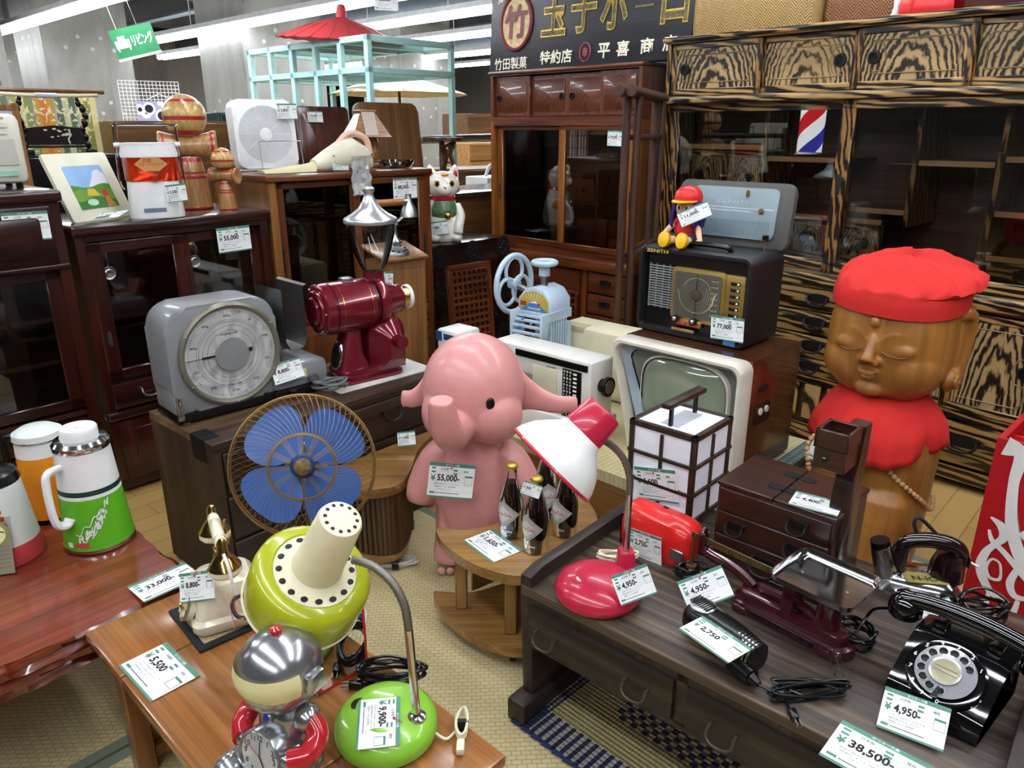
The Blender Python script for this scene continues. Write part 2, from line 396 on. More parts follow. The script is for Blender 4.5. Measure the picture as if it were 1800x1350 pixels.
for s_ in STRIPS: strip(s_[0], s_[1], s_[2], 2.3 if s_[1] > 3 else 2.55, s_[3])
for a in ((-1, 10.6, .95), ):
    pass
pillar(42, 10.6, 1.0); pillar(172, 9.0, .95); pillar(483, 8.4, .98); pillar(728, 11.6, .95); pillar(-30, 7, .7)
# ================================================================ far background furniture
m_mint = pm('mint_paint', '#a9d3cf', .4); m_umb = pm('red_paper', '#b13236', .6, bump=.2, bscale=60); m_beige = pm('beige_canvas', '#e3d8b6', .7)
m_tan = wood('pale_oak', ('#8d6233', '#a87a45', '#bb8d56'), 'x', 1.5, 30, .4, .2)
m_brown = wood('brown_oak', ('#4b2f18', '#61401f', '#77522c'), 'x', 1.5, 30, .38, .25)
m_brownz = wood('brown_oak_upright', ('#4b2f18', '#61401f', '#77522c'), 'z', 1.5, 30, .38, .25)
# mint frame
o = thing('display_frame', 'tall mint green metal frame rack with bare shelf bars behind the box fan', 'rack', (-.935, 5.24, 0), 47)
def bar(a, b, name='bar', w=.04):
    g = G(); a, b = V(a), V(b); lo = [min(a[i], b[i]) - w / 2 for i in range(3)]; hi = [max(a[i], b[i]) + w / 2 for i in range(3)]
    g.box(*lo, *hi, m_mint, .004, 1); return g.build(name, o)
Lb, La, Hf = 1.5, .73, 1.88
for i in range(6):
    y = Lb * i / 5
    bar((0, y, .02), (0, y, Hf), 'post')
    if i in (0, 5): bar((La, y, .02), (La, y, Hf), 'post')
for z in (Hf, 1.69, .75, .2):
    bar((0, 0, z), (0, Lb, z), 'rail'); bar((La, 0, z), (La, Lb, z), 'rail')
    for i in range(6): bar((0, Lb * i / 5, z), (La, Lb * i / 5, z), 'cross_bar')
# red paper umbrella lying open on the frame
def parasol(name, lab, loc, r, h, mat, ribs, pole, tilt=(0, 0, 0), knob=True, pm_=None, scal=0):
    o = thing(name, lab, 'umbrella', loc); o.rotation_euler = [R(a) for a in tilt]
    g = G(); n = ribs * 2; rings = []
    for k in range(9):
        f = k / 8; rad = .03 + (r - .03) * f
        rings.append([((rad * (1 - (scal if i % 2 else 0) * f)) * cos(2 * PI * i / n), (rad * (1 - (scal if i % 2 else 0) * f)) * sin(2 * PI * i / n), -h * (f ** 1.25) - (.006 * f if i % 2 else 0)) for i in range(n)])
    g.loft(rings, mat, (True, False)); g.loft([[(p[0], p[1], p[2] - .004) for p in q] for q in rings], mat, (True, False)); g.build('canopy', o, 12)
    for i in range(0, n, 2): G().tube([rings[k][i] for k in (0, 4, 8)], .003, pm_ or M_blackm, 5).push(T()).build('rib', o)
    G().cyl((0, 0, .03), (0, 0, -pole), .012, pm_ or M_blackm).build('pole', o)
    if knob: G().lathe([(.035, -.02), (.038, .03), (.03, .07), (.02, .085), (0, .086)], mat).build('cap', o)
    return o
pu = (-1.22, 5.85, 2.075)
parasol('paper_umbrella', 'red ribbed paper umbrella resting open on the mint green frame', pu, .46, .15, m_umb, 22, .45, (4, 3, 10), pm_=m_brown)
parasol('garden_parasol', 'beige cloth parasol on a dark pole behind the mint green frame', (-.98, 6.9, 1.76), .60, .15, m_beige, 8, 1.76, (0, 0, 12), False, m_brown)
# green hanging sign
p1 = onplane(189, 55, (-3.0, 7.0, 0), (.3, -.95, 0)); p2 = onplane(263, 38, (-3.0, 7.0, 0), (.3, -.95, 0)); p3 = onplane(197, 107, (-3.0, 7.0, 0), (.3, -.95, 0))
m_sg = pm('sign_green', '#1f7d4c', .35)
wd = (p2 - p1).length; hh = .28 * wd / .43
o = thing('hanging_sign', 'green hanging sign with a white sofa symbol and white lettering', 'sign', tuple(p1)); o.matrix_world = frame(p1, p2 - p1, V((0, 0, 1)) + (p2 - p1) * 0)
g = G(); g.box(0, -hh, -.006, wd, 0, 0, m_sg); g.box(-.004, -hh - .02, -.008, wd + .004, -hh, .002, M_white); g.box(0, -hh, -.007, wd, 0, -.006, M_white)
g.text('リビング', hh * .4, M_white, T(wd * .69, -hh * .48, .001), .03, wd * .5)
k = wd * .22; u = hh * .15
for a in ((-1.2, -.4, 1.2, .15), (-.85, .25, -.05, 1.5), (.05, .25, .85, 1.5), (-1.75, -1.3, -1.0, .6), (1.0, -1.3, 1.75, .6), (-1.2, -1.3, 1.2, -.5), (-1.5, -1.9, -1.2, -1.3), (1.2, -1.9, 1.5, -1.3)):
    g.box(k + a[0] * u, -hh * .48 + a[1] * u, 0, k + a[2] * u, -hh * .48 + a[3] * u, .002, M_white)
g.build('panel', o)
for x in (.2, .68): G().cyl((wd * x, 0, 0), (wd * x, 1.3, 0), .0022, M_steel, seg=6).build('wire', o)
# simple drawer furniture used in the distance
def chest(name, lab, loc, rz, w, d, h, mat, cols, rows, cat='cabinet', knob=M_iron, gap=.012, base=.04, group=None):
    o = thing(name, lab, cat, loc, rz, group)
    G().box(0, 0, 0, w, d, h, mat, .004, 1).build('body', o)
    for c_ in range(cols):
        for r_ in range(rows):
            x0, x1 = w * c_ / cols + gap, w * (c_ + 1) / cols - gap; z0, z1 = base + (h - base) * r_ / rows + gap, base + (h - base) * (r_ + 1) / rows - gap
            dr = G().box(x0, -.012, z0, x1, .004, z1, mat, .003, 1).build('drawer', o)
            G().tube([((x0 + x1) / 2 - .04, -.012, (z0 + z1) / 2 + .01), ((x0 + x1) / 2 - .03, -.03, (z0 + z1) / 2 - .012), ((x0 + x1) / 2 + .03, -.03, (z0 + z1) / 2 - .012), ((x0 + x1) / 2 + .04, -.012, (z0 + z1) / 2 + .01)], .006, knob, 6).build('handle', dr)
    return o
m_dgreen = pm('dark_green_lacquer', '#12302b', .3)
chest('drawer_chest', 'brown wooden drawer chest standing behind the juice dispenser', (-2.42, 4.75, 0), 44, .85, .42, 1.37, m_brown, 2, 4)
chest('green_cabinet', 'dark green lacquered cabinet beyond the large kendama', (-2.03, 5.44, 0), 44, .48, .4, 1.43, m_dgreen, 2, 4)
chest('black_sideboard', 'black lacquered sideboard carrying the sword stand', (-2.56, 3.9, 0), 48, .8, .4, 1.19, M_black, 2, 2)
chest('oak_drawers', 'pale oak drawer unit seen beyond the carved stool', (-.46, 8.3, 0), 40, .82, .45, 1.18, m_tan, 1, 6)
chest('arched_cupboard', 'dark brown cupboard far behind the beige parasol', (-.55, 9.4, 0), 40, 1.3, .5, 1.5, m_brown, 2, 2)
# white storage box with a handle
o = thing('white_box', 'white box with an arched handle behind the lucky cat', 'box', (-.2, 6.2, 0), 40)
G().box(0, 0, 0, .4, .3, .95, M_white, .01).build('body', o)
G().tube(cr([(.1, .15, .95), (.14, .15, 1.03), (.2, .15, 1.05), (.26, .15, 1.03), (.3, .15, .95)], 5), .014, M_white).build('handle', o)
# steel rail with clamps
g = G(); g.cyl((-.75, 5.6, 1.245), (.1, 6.1, 1.27), .028, M_steel)
o = solo('steel_rail', g, 'horizontal steel pipe rail beside the right post of the mint frame', 'rail')
# long reddish counter behind
chest('long_counter', 'long reddish wooden counter in the distance behind the carved stool', (-.55, 6.8, 0), 40, 1.4, .5, .98, m_brown, 3, 1)
# behind left: shoji screen with paper panes, textile bands
m_shoji = pm('shoji_paper', '#dcdcec', .8); m_frame = wood('cedar_lattice', ('#7c4f26', '#96672f', '#ab7b3d'), 'z', 2, 40, .5, 0)
c0 = onz(-12, 262, 1.2)
o = thing('shoji_screen', 'small wooden lattice screen with white paper panes behind the toaster oven', 'screen', (-2.62, 3.72, 1.0), 30)
G().box(-.2, 0, 0, .24, .006, .42, m_shoji).build('paper', o)
g = G()
for x in (-.2, .02, .22): g.box(x, -.012, 0, x + .028, .012, .44, m_frame)
for z in (0, .06, .41): g.box(-.2, -.012, z, .24, .012, z + .022, m_frame)
for x in (-.12, -.06, .09, .15): g.box(x, -.008, 0, x + .008, .008, .42, m_frame)
for z in (.16, .26): g.box(-.2, -.008, z, .24, .008, z + .008, m_frame)
g.box(-.05, -.012, .44, -.025, .012, .54, m_frame); g.box(.15, -.012, .44, .175, .012, .54, m_frame); g.box(-.08, -.012, .52, .2, .012, .54, m_frame)
g.build('lattice', o)
def textile(name, stripes):
    m, nt, bs = _new(name); _set(bs, .8)
    t = _n(nt, 'ShaderNodeTexCoord'); sp = _n(nt, 'ShaderNodeSeparateXYZ'); nt.links.new(t.outputs['Generated'], sp.inputs[0])
    r = _n(nt, 'ShaderNodeValToRGB'); r.color_ramp.interpolation = 'CONSTANT'; e = r.color_ramp.elements
    while len(e) < len(stripes): e.new(.5)
    for i, c in enumerate(stripes): e[i].position = i / len(stripes); e[i].color = hexc(c)
    nt.links.new(sp.outputs[0], r.inputs[0])
    n2 = _noise(nt, _coords(nt, (1, 1, 1)), 24, 2, 1.5)
    mx = _n(nt, 'ShaderNodeMix', data_type='RGBA'); nt.links.new(_ramp(nt, [(.56, (0, 0, 0)), (.6, (1, 1, 1))], n2), mx.inputs[0])
    nt.links.new(r.outputs[0], mx.inputs[6]); mx.inputs[7].default_value = hexc('#d6cfae'); nt.links.new(mx.outputs[2], bs.inputs['Base Color']); return m
sash = [('#8d7a36', '#2e2d28', '#c8b56a'), ('#b39a3a', '#d9cf9a', '#b39a3a'), ('#8a8f72', '#d8d4c3', '#6d725c'), ('#a09a55', '#c9b977', '#7c8b4e'), ('#b98a35', '#c96f2e', '#b98a35'), ('#55664f', '#b8b48f', '#55664f'), ('#c9b45a', '#8f8a3c', '#d5c98d')]
nm = ['grey and gold', 'yellow', 'grey green', 'olive', 'orange', 'green', 'pale gold']
for i, s_ in enumerate(sash):
    g = G(); g.box(0, 0, 0, .105, .008, .62, textile('sash_cloth_%d' % i, s_))
    q = V((-3.22, 4.42, .90)) + V((.76, .64, 0)) * .118 * i
    solo('patterned_sash', g, nm[i] + ' patterned kimono sash hanging behind the black sword stand', 'sash', tuple(q), 40, 'sashes hanging in a row')
g = G(); g.cyl((-3.29, 4.40, 1.54), (-2.57, 5.0, 1.54), .012, m_brown, seg=8); solo('sash_rail', g, 'thin wooden rail from which the patterned sashes hang', 'rail')
# wire grid with printed cloth on the pillar
g_ = frame(onplane(206, 141, (-3.35, 7.7, 0), (.55, -.84, 0)), (.84, .55, 0), (0, 0, 1))
o = thing('wire_grid', 'white wire grid panel hung on the concrete pillar', 'grid'); o.matrix_world = g_
g = G(); W_, H_ = .53, .36
for i in range(17): g.cyl((W_ * i / 16, 0, 0), (W_ * i / 16, -H_, 0), .003, M_white, seg=5)
for i in range(12): g.cyl((0, -H_ * i / 11, 0), (W_, -H_ * i / 11, 0), .003, M_white, seg=5)
g.build('wires', o)
G().tube([(.22, -.17, .02), (.34, -.11, .02), (.46, -.17, .02)], .004, M_white, 6).build('hanger', o)
def flowers():
    m, nt, bs = _new('flower_print'); _set(bs, .8)
    vr = _n(nt, 'ShaderNodeTexVoronoi'); vr.inputs['Scale'].default_value = 8; nt.links.new(_coords(nt, (1, 1, 1)), vr.inputs[0])
    c1 = _ramp(nt, [(.0, hexc('#1b1b26')), (.36, hexc('#1b1b26')), (.38, hexc('#f0f0f4')), (.5, hexc('#f0f0f4')), (.52, hexc('#a3a6cf'))], vr.outputs[0])
    nt.links.new(c1, bs.inputs['Base Color']); return m
g = G(); g.box(.13, -.46, .012, .55, -.18, .02, flowers()); oo = solo('printed_cloth', g, 'lilac cloth with black and white flowers hanging from the wire grid', 'cloth'); oo.matrix_world = g_
# price card hanging from the ceiling is added with the tags
# ================================================================ zebra wood cabinet
zl, zd = '#a87b45', '#120c08'
Z_h = zebra('zebra_wood_rail', '#a5824f', zd, 'x', 24, 7, thr=(.36, .6), along=.10); Z_v = zebra('zebra_wood_stile', '#8f6634', zd, 'z', 22, 8, thr=(.36, .58), along=.2)
Z_a = zebra('zebra_wood_panel', '#a58a5e', '#1d1915', 'z', 4.2, 5, arch=True, rough=.28, thr=(.14, .34), mid='#76603f'); Z_b = zebra('zebra_wood_drawer', '#94733f', '#110b07', 'x', 17, 9, thr=(.28, .5), along=.12)
M_zin = wood('cabinet_inside', ('#33221a', '#4a3325', '#5f4432'), 'x', 1.5, 20, .4, .2); M_edge = pm('pale_shelf_edge', '#a07c4f', .4)
def iron_pull(p, x, y, z, w=.05, mat=None, plate=True, up=1):
    """bail pull with a scalloped back plate on a face that looks along -y"""
    mat = mat or M_iron; g = G()
    if plate: g.prism(sup(w * 1.0, w * .42, .8, 20), 0, .003, mat, FRONT(x, y, z))
    for s in (-1, 1): g.cyl((x + s * w * .85, y, z + .008), (x + s * w * .85, y - .014, z + .008), w * .13, mat, seg=10)
    g.tube(cr([(x - w * .85, y - .012, z + .008), (x - w * .84, y - .02, z - w * .22), (x - w * .42, y - .024, z - w * .56), (x + w * .42, y - .024, z - w * .56), (x + w * .84, y - .02, z - w * .22), (x + w * .85, y - .012, z + .008)], 5), w * .1, mat, 7)
    return g.build('handle', p)
def ring_pull(p, x, y, z, r=.026):
    g = G().push(FRONT(x, y, z)); g.lathe([(r * .62, .002), (r * .68, .007), (r, .006), (r * 1.05, 0)], M_iron, 24, caps=(False, False)); g.lathe([(0, .001), (r * .62, .001)], M_blackm, 20)
    for i in range(14): g.ell((r * .88 * cos(i * 2 * PI / 14), r * .88 * sin(i * 2 * PI / 14), .006), .0035, M_iron, 6, 4)
    return g.build('finger_pull', p)
eb = thing('zebra_wood_cabinet', 'large tea cabinet of black streaked zebra wood with glazed doors behind the statue', 'cabinet', (.706, 3.697, 0), -46.5)
EW, ED = 1.74, .42
G().box(0, 0, 1.44, EW, ED, 1.46, Z_h).box(0, 0, 1.685, EW, ED, 1.70, Z_h).box(0, .012, 1.46, .02, ED, 1.685, Z_v).box(EW - .02, .012, 1.46, EW, ED, 1.685, Z_v).box(.02, .09, 1.46, EW - .02, ED, 1.685, M_zin).build('upper_case', eb)
G().box(-.014, -.018, 1.69, EW + .014, ED, 1.712, Z_h, .008).build('cornice', eb)
G().box(-.006, -.012, 1.432, EW + .006, .06, 1.462, Z_h, .006).build('middle_rail', eb)
def groove_panel(x0, x1, z0, z1, y, pull, mat, fr, par, name='sliding_door'):
    d = G()
    d.box(x0, y, z0, x1, y + .018, z0 + .03, Z_h, .003, 1).box(x0, y, z1 - .026, x1, y + .018, z1, Z_h, .003, 1)
    d.box(x0, y, z0, x0 + .026, y + .018, z1, Z_v, .003, 1).box(x1 - .026, y, z0, x1, y + .018, z1, Z_v, .003, 1)
    d = d.build(name, par)
    pn = G().box(x0 + .02, y + .006, z0 + .02, x1 - .02, y + .014, z1 - .02, mat).build('panel', d)
    a0, a1, b0, b1 = x0 + .05, x1 - .05, z0 + .055, z1 - .05; h = (b0 + b1) / 2; q = .03
    if pull > 0: px = a1; path = [(a0, b0), (px - .03, b0), (px - .012, b0 + .02), (px - .012, h - .055), (px - .05, h - .045), (px - .065, h), (px - .05, h + .045), (px - .012, h + .055), (px - .012, b1), (a0 + .01, b1), (a0, b1 - .01)]; xp = px - .022
    else: px = a0; path = [(a1, b0), (px + .03, b0), (px + .012, b0 + .02), (px + .012, h - .055), (px + .05, h - .045), (px + .065, h), (px + .05, h + .045), (px + .012, h + .055), (px + .012, b1), (a1 - .01, b1), (a1, b1 - .01)]; xp = px + .022
    if z1 - z0 > .15: G().tube([(a, y + .006, b) for a, b in path], .0028, mat, 6, closed=True).build('moulding', d)
    ring_pull(d, xp - .012 * pull * 0, y + .004, h, .024); return d
for i, (x0, x1, y, pl) in enumerate(((.022, .47, .018, -1), (.45, .868, .04, 1), (.862, 1.275, .018, -1), (1.255, 1.718, .04, 1))):
    groove_panel(x0, x1, 1.464, 1.684, y, pl, Z_a, Z_h, eb)
# glazed section
G().box(0, 0, .75, .022, ED, 1.432, Z_v).box(EW - .022, 0, .75, EW, ED, 1.432, Z_v).box(0, ED - .012, .75, EW, ED, 1.432, M_zin).box(.02, .03, 1.40, EW - .02, ED, 1.432, Z_h).box(.02, .03, .75, EW - .02, ED, .775, M_zin).build('display_case', eb)
for x0, x1, y in ((.024, .905, .03), (.845, EW - .024, .008)):
    d = G().box(x0, y, .752, x1, y + .018, .80, Z_h, .003, 1).box(x0, y, 1.395, x1, y + .018, 1.43, Z_h, .003, 1).box(x0, y, .752, x0 + .055, y + .018, 1.43, Z_v, .003, 1).box(x1 - .055, y, .752, x1, y + .018, 1.43, Z_v, .003, 1).build('glazed_door', eb)
    G().box(x0 + .05, y + .007, .795, x1 - .05, y + .011, 1.40, M_drk).build('pane', d)
    G().box(x0 + .018, y - .002, 1.07, x0 + .034, y + .002, 1.15, M_blackm, .002, 1).build('finger_pull', d)
sh = [(.05, 1.235, .47, .018), (.49, 1.19, .85, .016), (.88, 1.0, 1.1, .016), (1.12, 1.19, 1.38, .016), (1.41, 1.21, 1.70, .016), (1.41, 1.02, 1.70, .016), (.62, .955, 1.02, .016), (1.41, .86, 1.7, .016)]
for x0, z, x1, t in sh: G().box(x0, .12, z, x1, ED - .014, z + t, M_zin).box(x0, .115, z - .002, x1, .121, z + t + .002, M_edge).build('shelf', eb)
for x, z0, z1 in ((.475, .775, 1.40), (1.105, .955, 1.40), (1.39, .775, 1.40)): G().box(x, .10, z0, x + .018, ED - .014, z1, Z_v).build('divider', eb)
for x0, x1, z0, z1, pl in ((.06, .27, 1.0, 1.225, -1), (.26, .465, 1.0, 1.225, 1), (.62, .82, .785, .95, -1), (.81, 1.02, .785, .95, 1)): groove_panel(x0, x1, z0, z1, .14, pl, Z_a, Z_h, eb, 'small_door')
for x0, x1, z0, z1 in ((1.42, 1.70, .785, .855),): iron_pull(G().box(x0, .115, z0, x1, .15, z1, Z_b).build('inner_drawer', eb), (x0 + x1) / 2, .115, (z0 + z1) / 2)
# ledge and lower half
G().box(-.016, -.035, .70, EW + .016, ED, .75, Z_h, .010).build('ledge', eb)
G().box(0, 0, .02, .03, ED, .70, Z_v).box(EW - .03, 0, .02, EW, ED, .70, Z_v).box(0, .03, .04, EW, ED, .70, M_zin).box(0, 0, .02, EW, .03, .075, Z_h).box(.03, 0, .268, EW - .03, .03, .30, Z_h).box(.03, .0, .685, EW - .03, .03, .70, Z_h).box(.60, 0, .07, .63, .03, .7, Z_v).box(1.035, 0, .07, 1.065, .03, .7, Z_v).build('lower_case', eb)
for z0, z1 in ((.59, .683), (.488, .583), (.384, .481), (.302, .378)):
    d = G().box(.634, -.008, z0, 1.03, .03, z1, Z_b, .006).build('drawer', eb); iron_pull(d, .86, -.008, (z0 + z1) / 2 + .008, .048)
m_fig = zebra('pale_figured_panel', '#a98d57', '#2a1e12', 'z', 6, 7, thr=(.16, .3), along=.5)
for i in range(4): G().box(.645 + i * .1, .004, .10, .645 + i * .1 + .074, .02, .262, m_fig, .012).build('lower_panel', eb)
groove_panel(1.07, 1.40, .305, .68, .006, -1, Z_a, Z_h, eb); groove_panel(1.39, EW - .03, .305, .68, -.012, 1, Z_a, Z_h, eb)
groove_panel(.03, .32, .305, .68, .006, -1, Z_a, Z_h, eb); groove_panel(.31, .6, .305, .68, -.012, 1, Z_a, Z_h, eb)
for x0, x1 in ((1.07, EW - .03), (.035, .595)):
    d = G().box(x0, -.008, .09, x1, .03, .26, Z_b, .006).build('drawer', eb); iron_pull(d, x0 + .42 if x0 > 1 else .3, -.008, .19, .06)
# things lying on top of the cabinet
def herring(name, a, b):
    m, nt, bs = _new(name); _set(bs, .6)
    t = _coords(nt, (1, 1, 1)); sp = _n(nt, 'ShaderNodeSeparateXYZ'); nt.links.new(t, sp.inputs[0])
    mt = lambda op, *x: (lambda n: ([nt.links.new(v, n.inputs[i]) if hasattr(v, 'links') else setattr(n.inputs[i], 'default_value', v) for i, v in enumerate(x)], n.outputs[0])[1])(_n(nt, 'ShaderNodeMath', operation=op))
    u = mt('PINGPONG', sp.outputs[0], .022); ph = mt('ADD', sp.outputs[2], mt('MULTIPLY', u, 1.1)); ph = mt('ADD', ph, sp.outputs[1])
    f = mt('PINGPONG', ph, .006); f = mt('DIVIDE', f, .006)
    nt.links.new(_ramp(nt, [(.05, hexc(b)), (.45, hexc(a)), (1, tuple(min(1, x * 1.3) for x in hexc(a)[:3]))], f), bs.inputs['Base Color']); _bump(nt, bs, f, .6, .003); return m
m_bk, m_bk2 = herring('tan_wicker', '#9c7f4c', '#463317'), herring('brown_wicker', '#7a4f2e', '#2f1a0e')
def basket(lab, x, y, w, d, h, mat):
    g = G(); g.loft([[(p[0], p[1], z) for p in rr(x - o_, y - o_, x + w + o_, y + d + o_, .04 + o_)] for o_, z in ((0, 1.713), (.004, 1.75), (0, 1.713 + h * .92), (-.01, 1.713 + h))], mat)
    g.torus((x + w / 2, y + d / 2, 1.713 + h), .001, .001, mat); return g
for lab, a in (('wide tan herringbone wicker basket lying on the zebra wood cabinet', (.10, .03, .58, .34, .20, m_bk)), ('smaller dark brown wicker basket beside the wide tan one', (.69, .06, .28, .3, .17, m_bk2))):
    g = basket(lab, *a); solo('wicker_basket', g, lab, 'basket', (.706, 3.697, 0), -46.5)
g = G(); q = [(.98 + .18 * t + .02 * sin(9 * t), .05 + .02 * cos(7 * t)) for t in [i / 10 for i in range(11)]]
g.loft([[(x, y + dy, 1.713 + .09 * k * (1 + .15 * sin(x * 60 + k)) ) for x, y in q] for k, dy in ((0, 0), (.35, -.01), (.8, .01), (1.1, .03), (1.15, .12), (1, .2), (0, .24))], M_red, (False, False), False)
solo('red_cloth', g, 'bunched red cloth on top of the zebra wood cabinet beside the wicker basket', 'cloth', (.706, 3.697, 0), -46.5, sharp=80)
g = G(); g.loft([[(.93 + .06 * cos(a), .12 + .06 * sin(a), 1.713 + z) for a in [i * PI / 6 for i in range(12)]] for z in (0, .06, .1)], M_white); solo('white_vase', g, 'small white vessel between the brown basket and the red cloth', 'vase', (.706, 3.697, 0), -46.5)
g = G(); g.box(1.2, .06, 1.713, 1.72, .36, 1.80, M_redwood, .006); solo('wooden_tray_box', g, 'flat reddish wooden box lying on the zebra wood cabinet beside the red cloth', 'box', (.706, 3.697, 0), -46.5)

# ================================================================ zelkova tea cabinet under the signboard
zk = ('#3c1b0d', '#5d2d14', '#7d4320')
K_h = wood('zelkova_rail', zk, 'x', 2, 26, .28, .5); K_v = wood('zelkova_stile', zk, 'z', 2, 26, .28, .5); K_p = zebra('zelkova_panel', '#64311a', '#44200f', 'z', 6, 3, arch=True, rough=.3, thr=(.1, .45)); K_o = wood('zelkova_edge', ('#5e3315', '#85501f', '#a4682c'), 'z', 2, 26, .28, .5)
mc = thing('zelkova_cabinet', 'tall red brown zelkova tea cabinet with two glazed doors under the black signboard', 'cabinet', (-.122, 4.511, 0), -44)
MW, MD = 1.03, .42
G().box(0, 0, 1.365, MW, MD, 1.385, K_h).box(0, 0, 1.60, MW, MD, 1.618, K_h).box(0, 0, 1.385, .02, MD, 1.6, K_v).box(MW - .02, 0, 1.385, MW, MD, 1.6, K_v).box(.02, .08, 1.385, MW - .02, MD, 1.6, K_h).build('upper_case', mc)
G().box(-.008, -.012, 1.606, MW + .008, MD, 1.624, K_h, .005).build('cornice', mc)
for i, (x0, x1, y, px) in enumerate(((.022, .285, .02, .055), (.27, .545, .036, .505), (.535, .79, .036, .575), (.765, 1.008, .02, .97))):
    d = G().box(x0, y, 1.387, x1, y + .016, 1.598, K_v, .003, 1).build('sliding_door', mc)
    G().prism(rr(x0 + .022, 1.41, x1 - .022, 1.575, .014), 0, .004, K_p, frame((0, y + .0005, 0), (1, 0, 0), (0, 0, 1)), .002).build('panel', d)
    ring_pull(d, px, y - .003, 1.485, .016)
G().box(0, 0, .66, .022, MD, 1.365, K_o).box(MW - .022, 0, .66, MW, MD, 1.365, K_o).box(0, MD - .012, .66, MW, MD, 1.365, M_zin).box(.02, 0, 1.338, MW - .02, .05, 1.365, K_h).box(.02, .01, .655, MW - .02, MD, .69, K_h).build('display_case', mc)
for x0, x1, y in ((.025, .545, .026), (.508, 1.006, .008)):
    d = G().box(x0, y, .692, x1, y + .016, .725, K_h, .003, 1).box(x0, y, 1.315, x1, y + .016, 1.337, K_h, .003, 1).box(x0, y, .692, x0 + .045, y + .016, 1.337, K_o, .003, 1).box(x1 - .038, y, .692, x1, y + .016, 1.337, K_o, .003, 1).build('glazed_door', mc)
    G().box(x0 + .04, y + .006, .72, x1 - .034, y + .010, 1.32, M_drk).build('pane', d)
    G().box(x0 + .014 if x0 < .1 else x1 - .026, y - .002, .93, x0 + .026 if x0 < .1 else x1 - .014, y + .003, 1.02, M_blackm, .002, 1).build('finger_pull', d)
for x0, z, x1 in ((.03, 1.07, .60), (.6, 1.12, 1.0), (.03, .93, .72)): G().box(x0, .1, z, x1, MD - .014, z + .014, K_h).build('shelf', mc)
for x0, x1, px in ((.12, .36, .24), (.35, .68, .62)):
    d = G().prism(rr(x0, .945, x1, 1.065, .03), 0, .012, K_p, frame((0, .12, 0), (1, 0, 0), (0, 0, 1))).build('small_door', mc); ring_pull(d, px, .106, 1.005, .014)
G().box(.70, .1, .725, .712, MD - .014, 1.115, K_v).build('divider', mc)
d = G().box(.06, .09, .70, .42, .2, .80, K_p, .004).build('inner_drawer', mc); iron_pull(d, .22, .09, .75, .036)
for x0, x1 in ((.58, .78), (.79, 1.0)): G().box(x0, .1, .70, x1, .115, .86, K_p, .003).build('inner_panel', mc)
G().box(-.012, -.03, .60, MW + .012, MD, .656, K_h, .008).build('ledge', mc)
G().box(0, 0, .02, .03, MD, .6, K_v).box(MW - .03, 0, .02, MW, MD, .6, K_v).box(0, .03, .03, MW, MD, .6, K_h).box(.03, .0, .02, MW - .03, .03, .1, K_h).box(.70, 0, .1, .74, .03, .6, K_v).build('lower_case', mc)
for z0, z1 in ((.48, .59), (.365, .472), (.24, .357), (.11, .232)):
    d = G().box(.745, -.006, z0, .995, .03, z1, K_p, .008).build('drawer', mc); G().prism(rr(.758, z0 + .014, .982, z1 - .014, .012), 0, .003, K_h, FRONT(0, -.006, 0), .0015).build('panel', d); iron_pull(d, .87, -.009, (z0 + z1) / 2 + .01, .036)
d = G()
for i in range(9): d.box(.36 + i * .037, -.004, .12, .372 + i * .037, .012, .45, K_h)
for i in range(9): d.box(.36, -.006, .12 + i * .038, .668, .010, .132 + i * .038, K_h)
d.box(.05, 0, .1, .70, .02, .11, K_h).box(.345, -.008, .1, .36, .02, .47, K_h).box(.665, -.008, .1, .68, .02, .47, K_h).box(.05, -.008, .455, .69, .02, .475, K_h).box(.05, -.002, .48, .69, .016, .585, K_p).build('lattice_door', mc)
# black signboard standing on the cabinet
m_sb = wood('black_lacquered_board', ('#101216', '#171a20', '#20242b'), 'x', 1, 30, .45, .1, .3); m_gold = pm('gold_leaf', '#b99a3f', .35, metal=.6, var=.35, nscale=60); m_gold2 = pm('worn_gilding', '#5d5234', .6, var=.7, nscale=90); m_maroon = pm('maroon_paint', '#6d2330', .5); m_parch = pm('parchment_paint', '#c0a878', .6, var=.3, nscale=40); m_rose = pm('rose_paint', '#a3424b', .5); m_ivory = pm('ivory_paint', '#e6e0c8', .5)
so = V((-.122, 4.511, 1.6255)) + V((.695, .719, 0)) * .045 + V((.719, -.695, 0)) * -.05
sb = thing('signboard', 'black painted wooden signboard with gilded letters standing on the zelkova cabinet', 'sign', tuple(so), -44)
SW, SH = 1.30, .62
sb.rotation_euler = (R(-4), 0, R(-44))
G().box(-.005, 0, 0, SW, .03, SH, m_sb, .004).build('board', sb)
g = G(); f_ = lambda x, z: FRONT(x, -.001, z)
g.push(f_(.195, .245)); g.lathe([(0, .002), (.118, .002)], m_parch, 40, sx=.92, sy=1.12, caps=(False, False)); g.torus((0, 0, .003), .122, .010, m_maroon, sx=.92, sy=1.12, seg=48); g.pop()
[g.text('竹', .16, m_maroon, f_(.195 + a * .005, .25 + b * .005), .0, .16, z=.006 + .0001 * i) for i, (a, b) in enumerate(((0, 0), (1, 0), (-1, 0), (0, 1), (0, -1), (1, 1), (-1, -1)))]
for ch, x, wdt in (('玉', .465, .17), ('子', .665, .165), ('ホ', .855, .17), ('ー', 1.03, .10), ('ロ', 1.20, .15)):
    hgt = .24 if ch != 'ー' else .04
    g.text(ch, hgt, m_gold, f_(x, .275 if ch != 'ー' else .245), .03, wdt, z=.003); g.text(ch, hgt * .95, m_gold2, f_(x, .275 if ch != 'ー' else .245), .004, wdt * .93, z=.005)
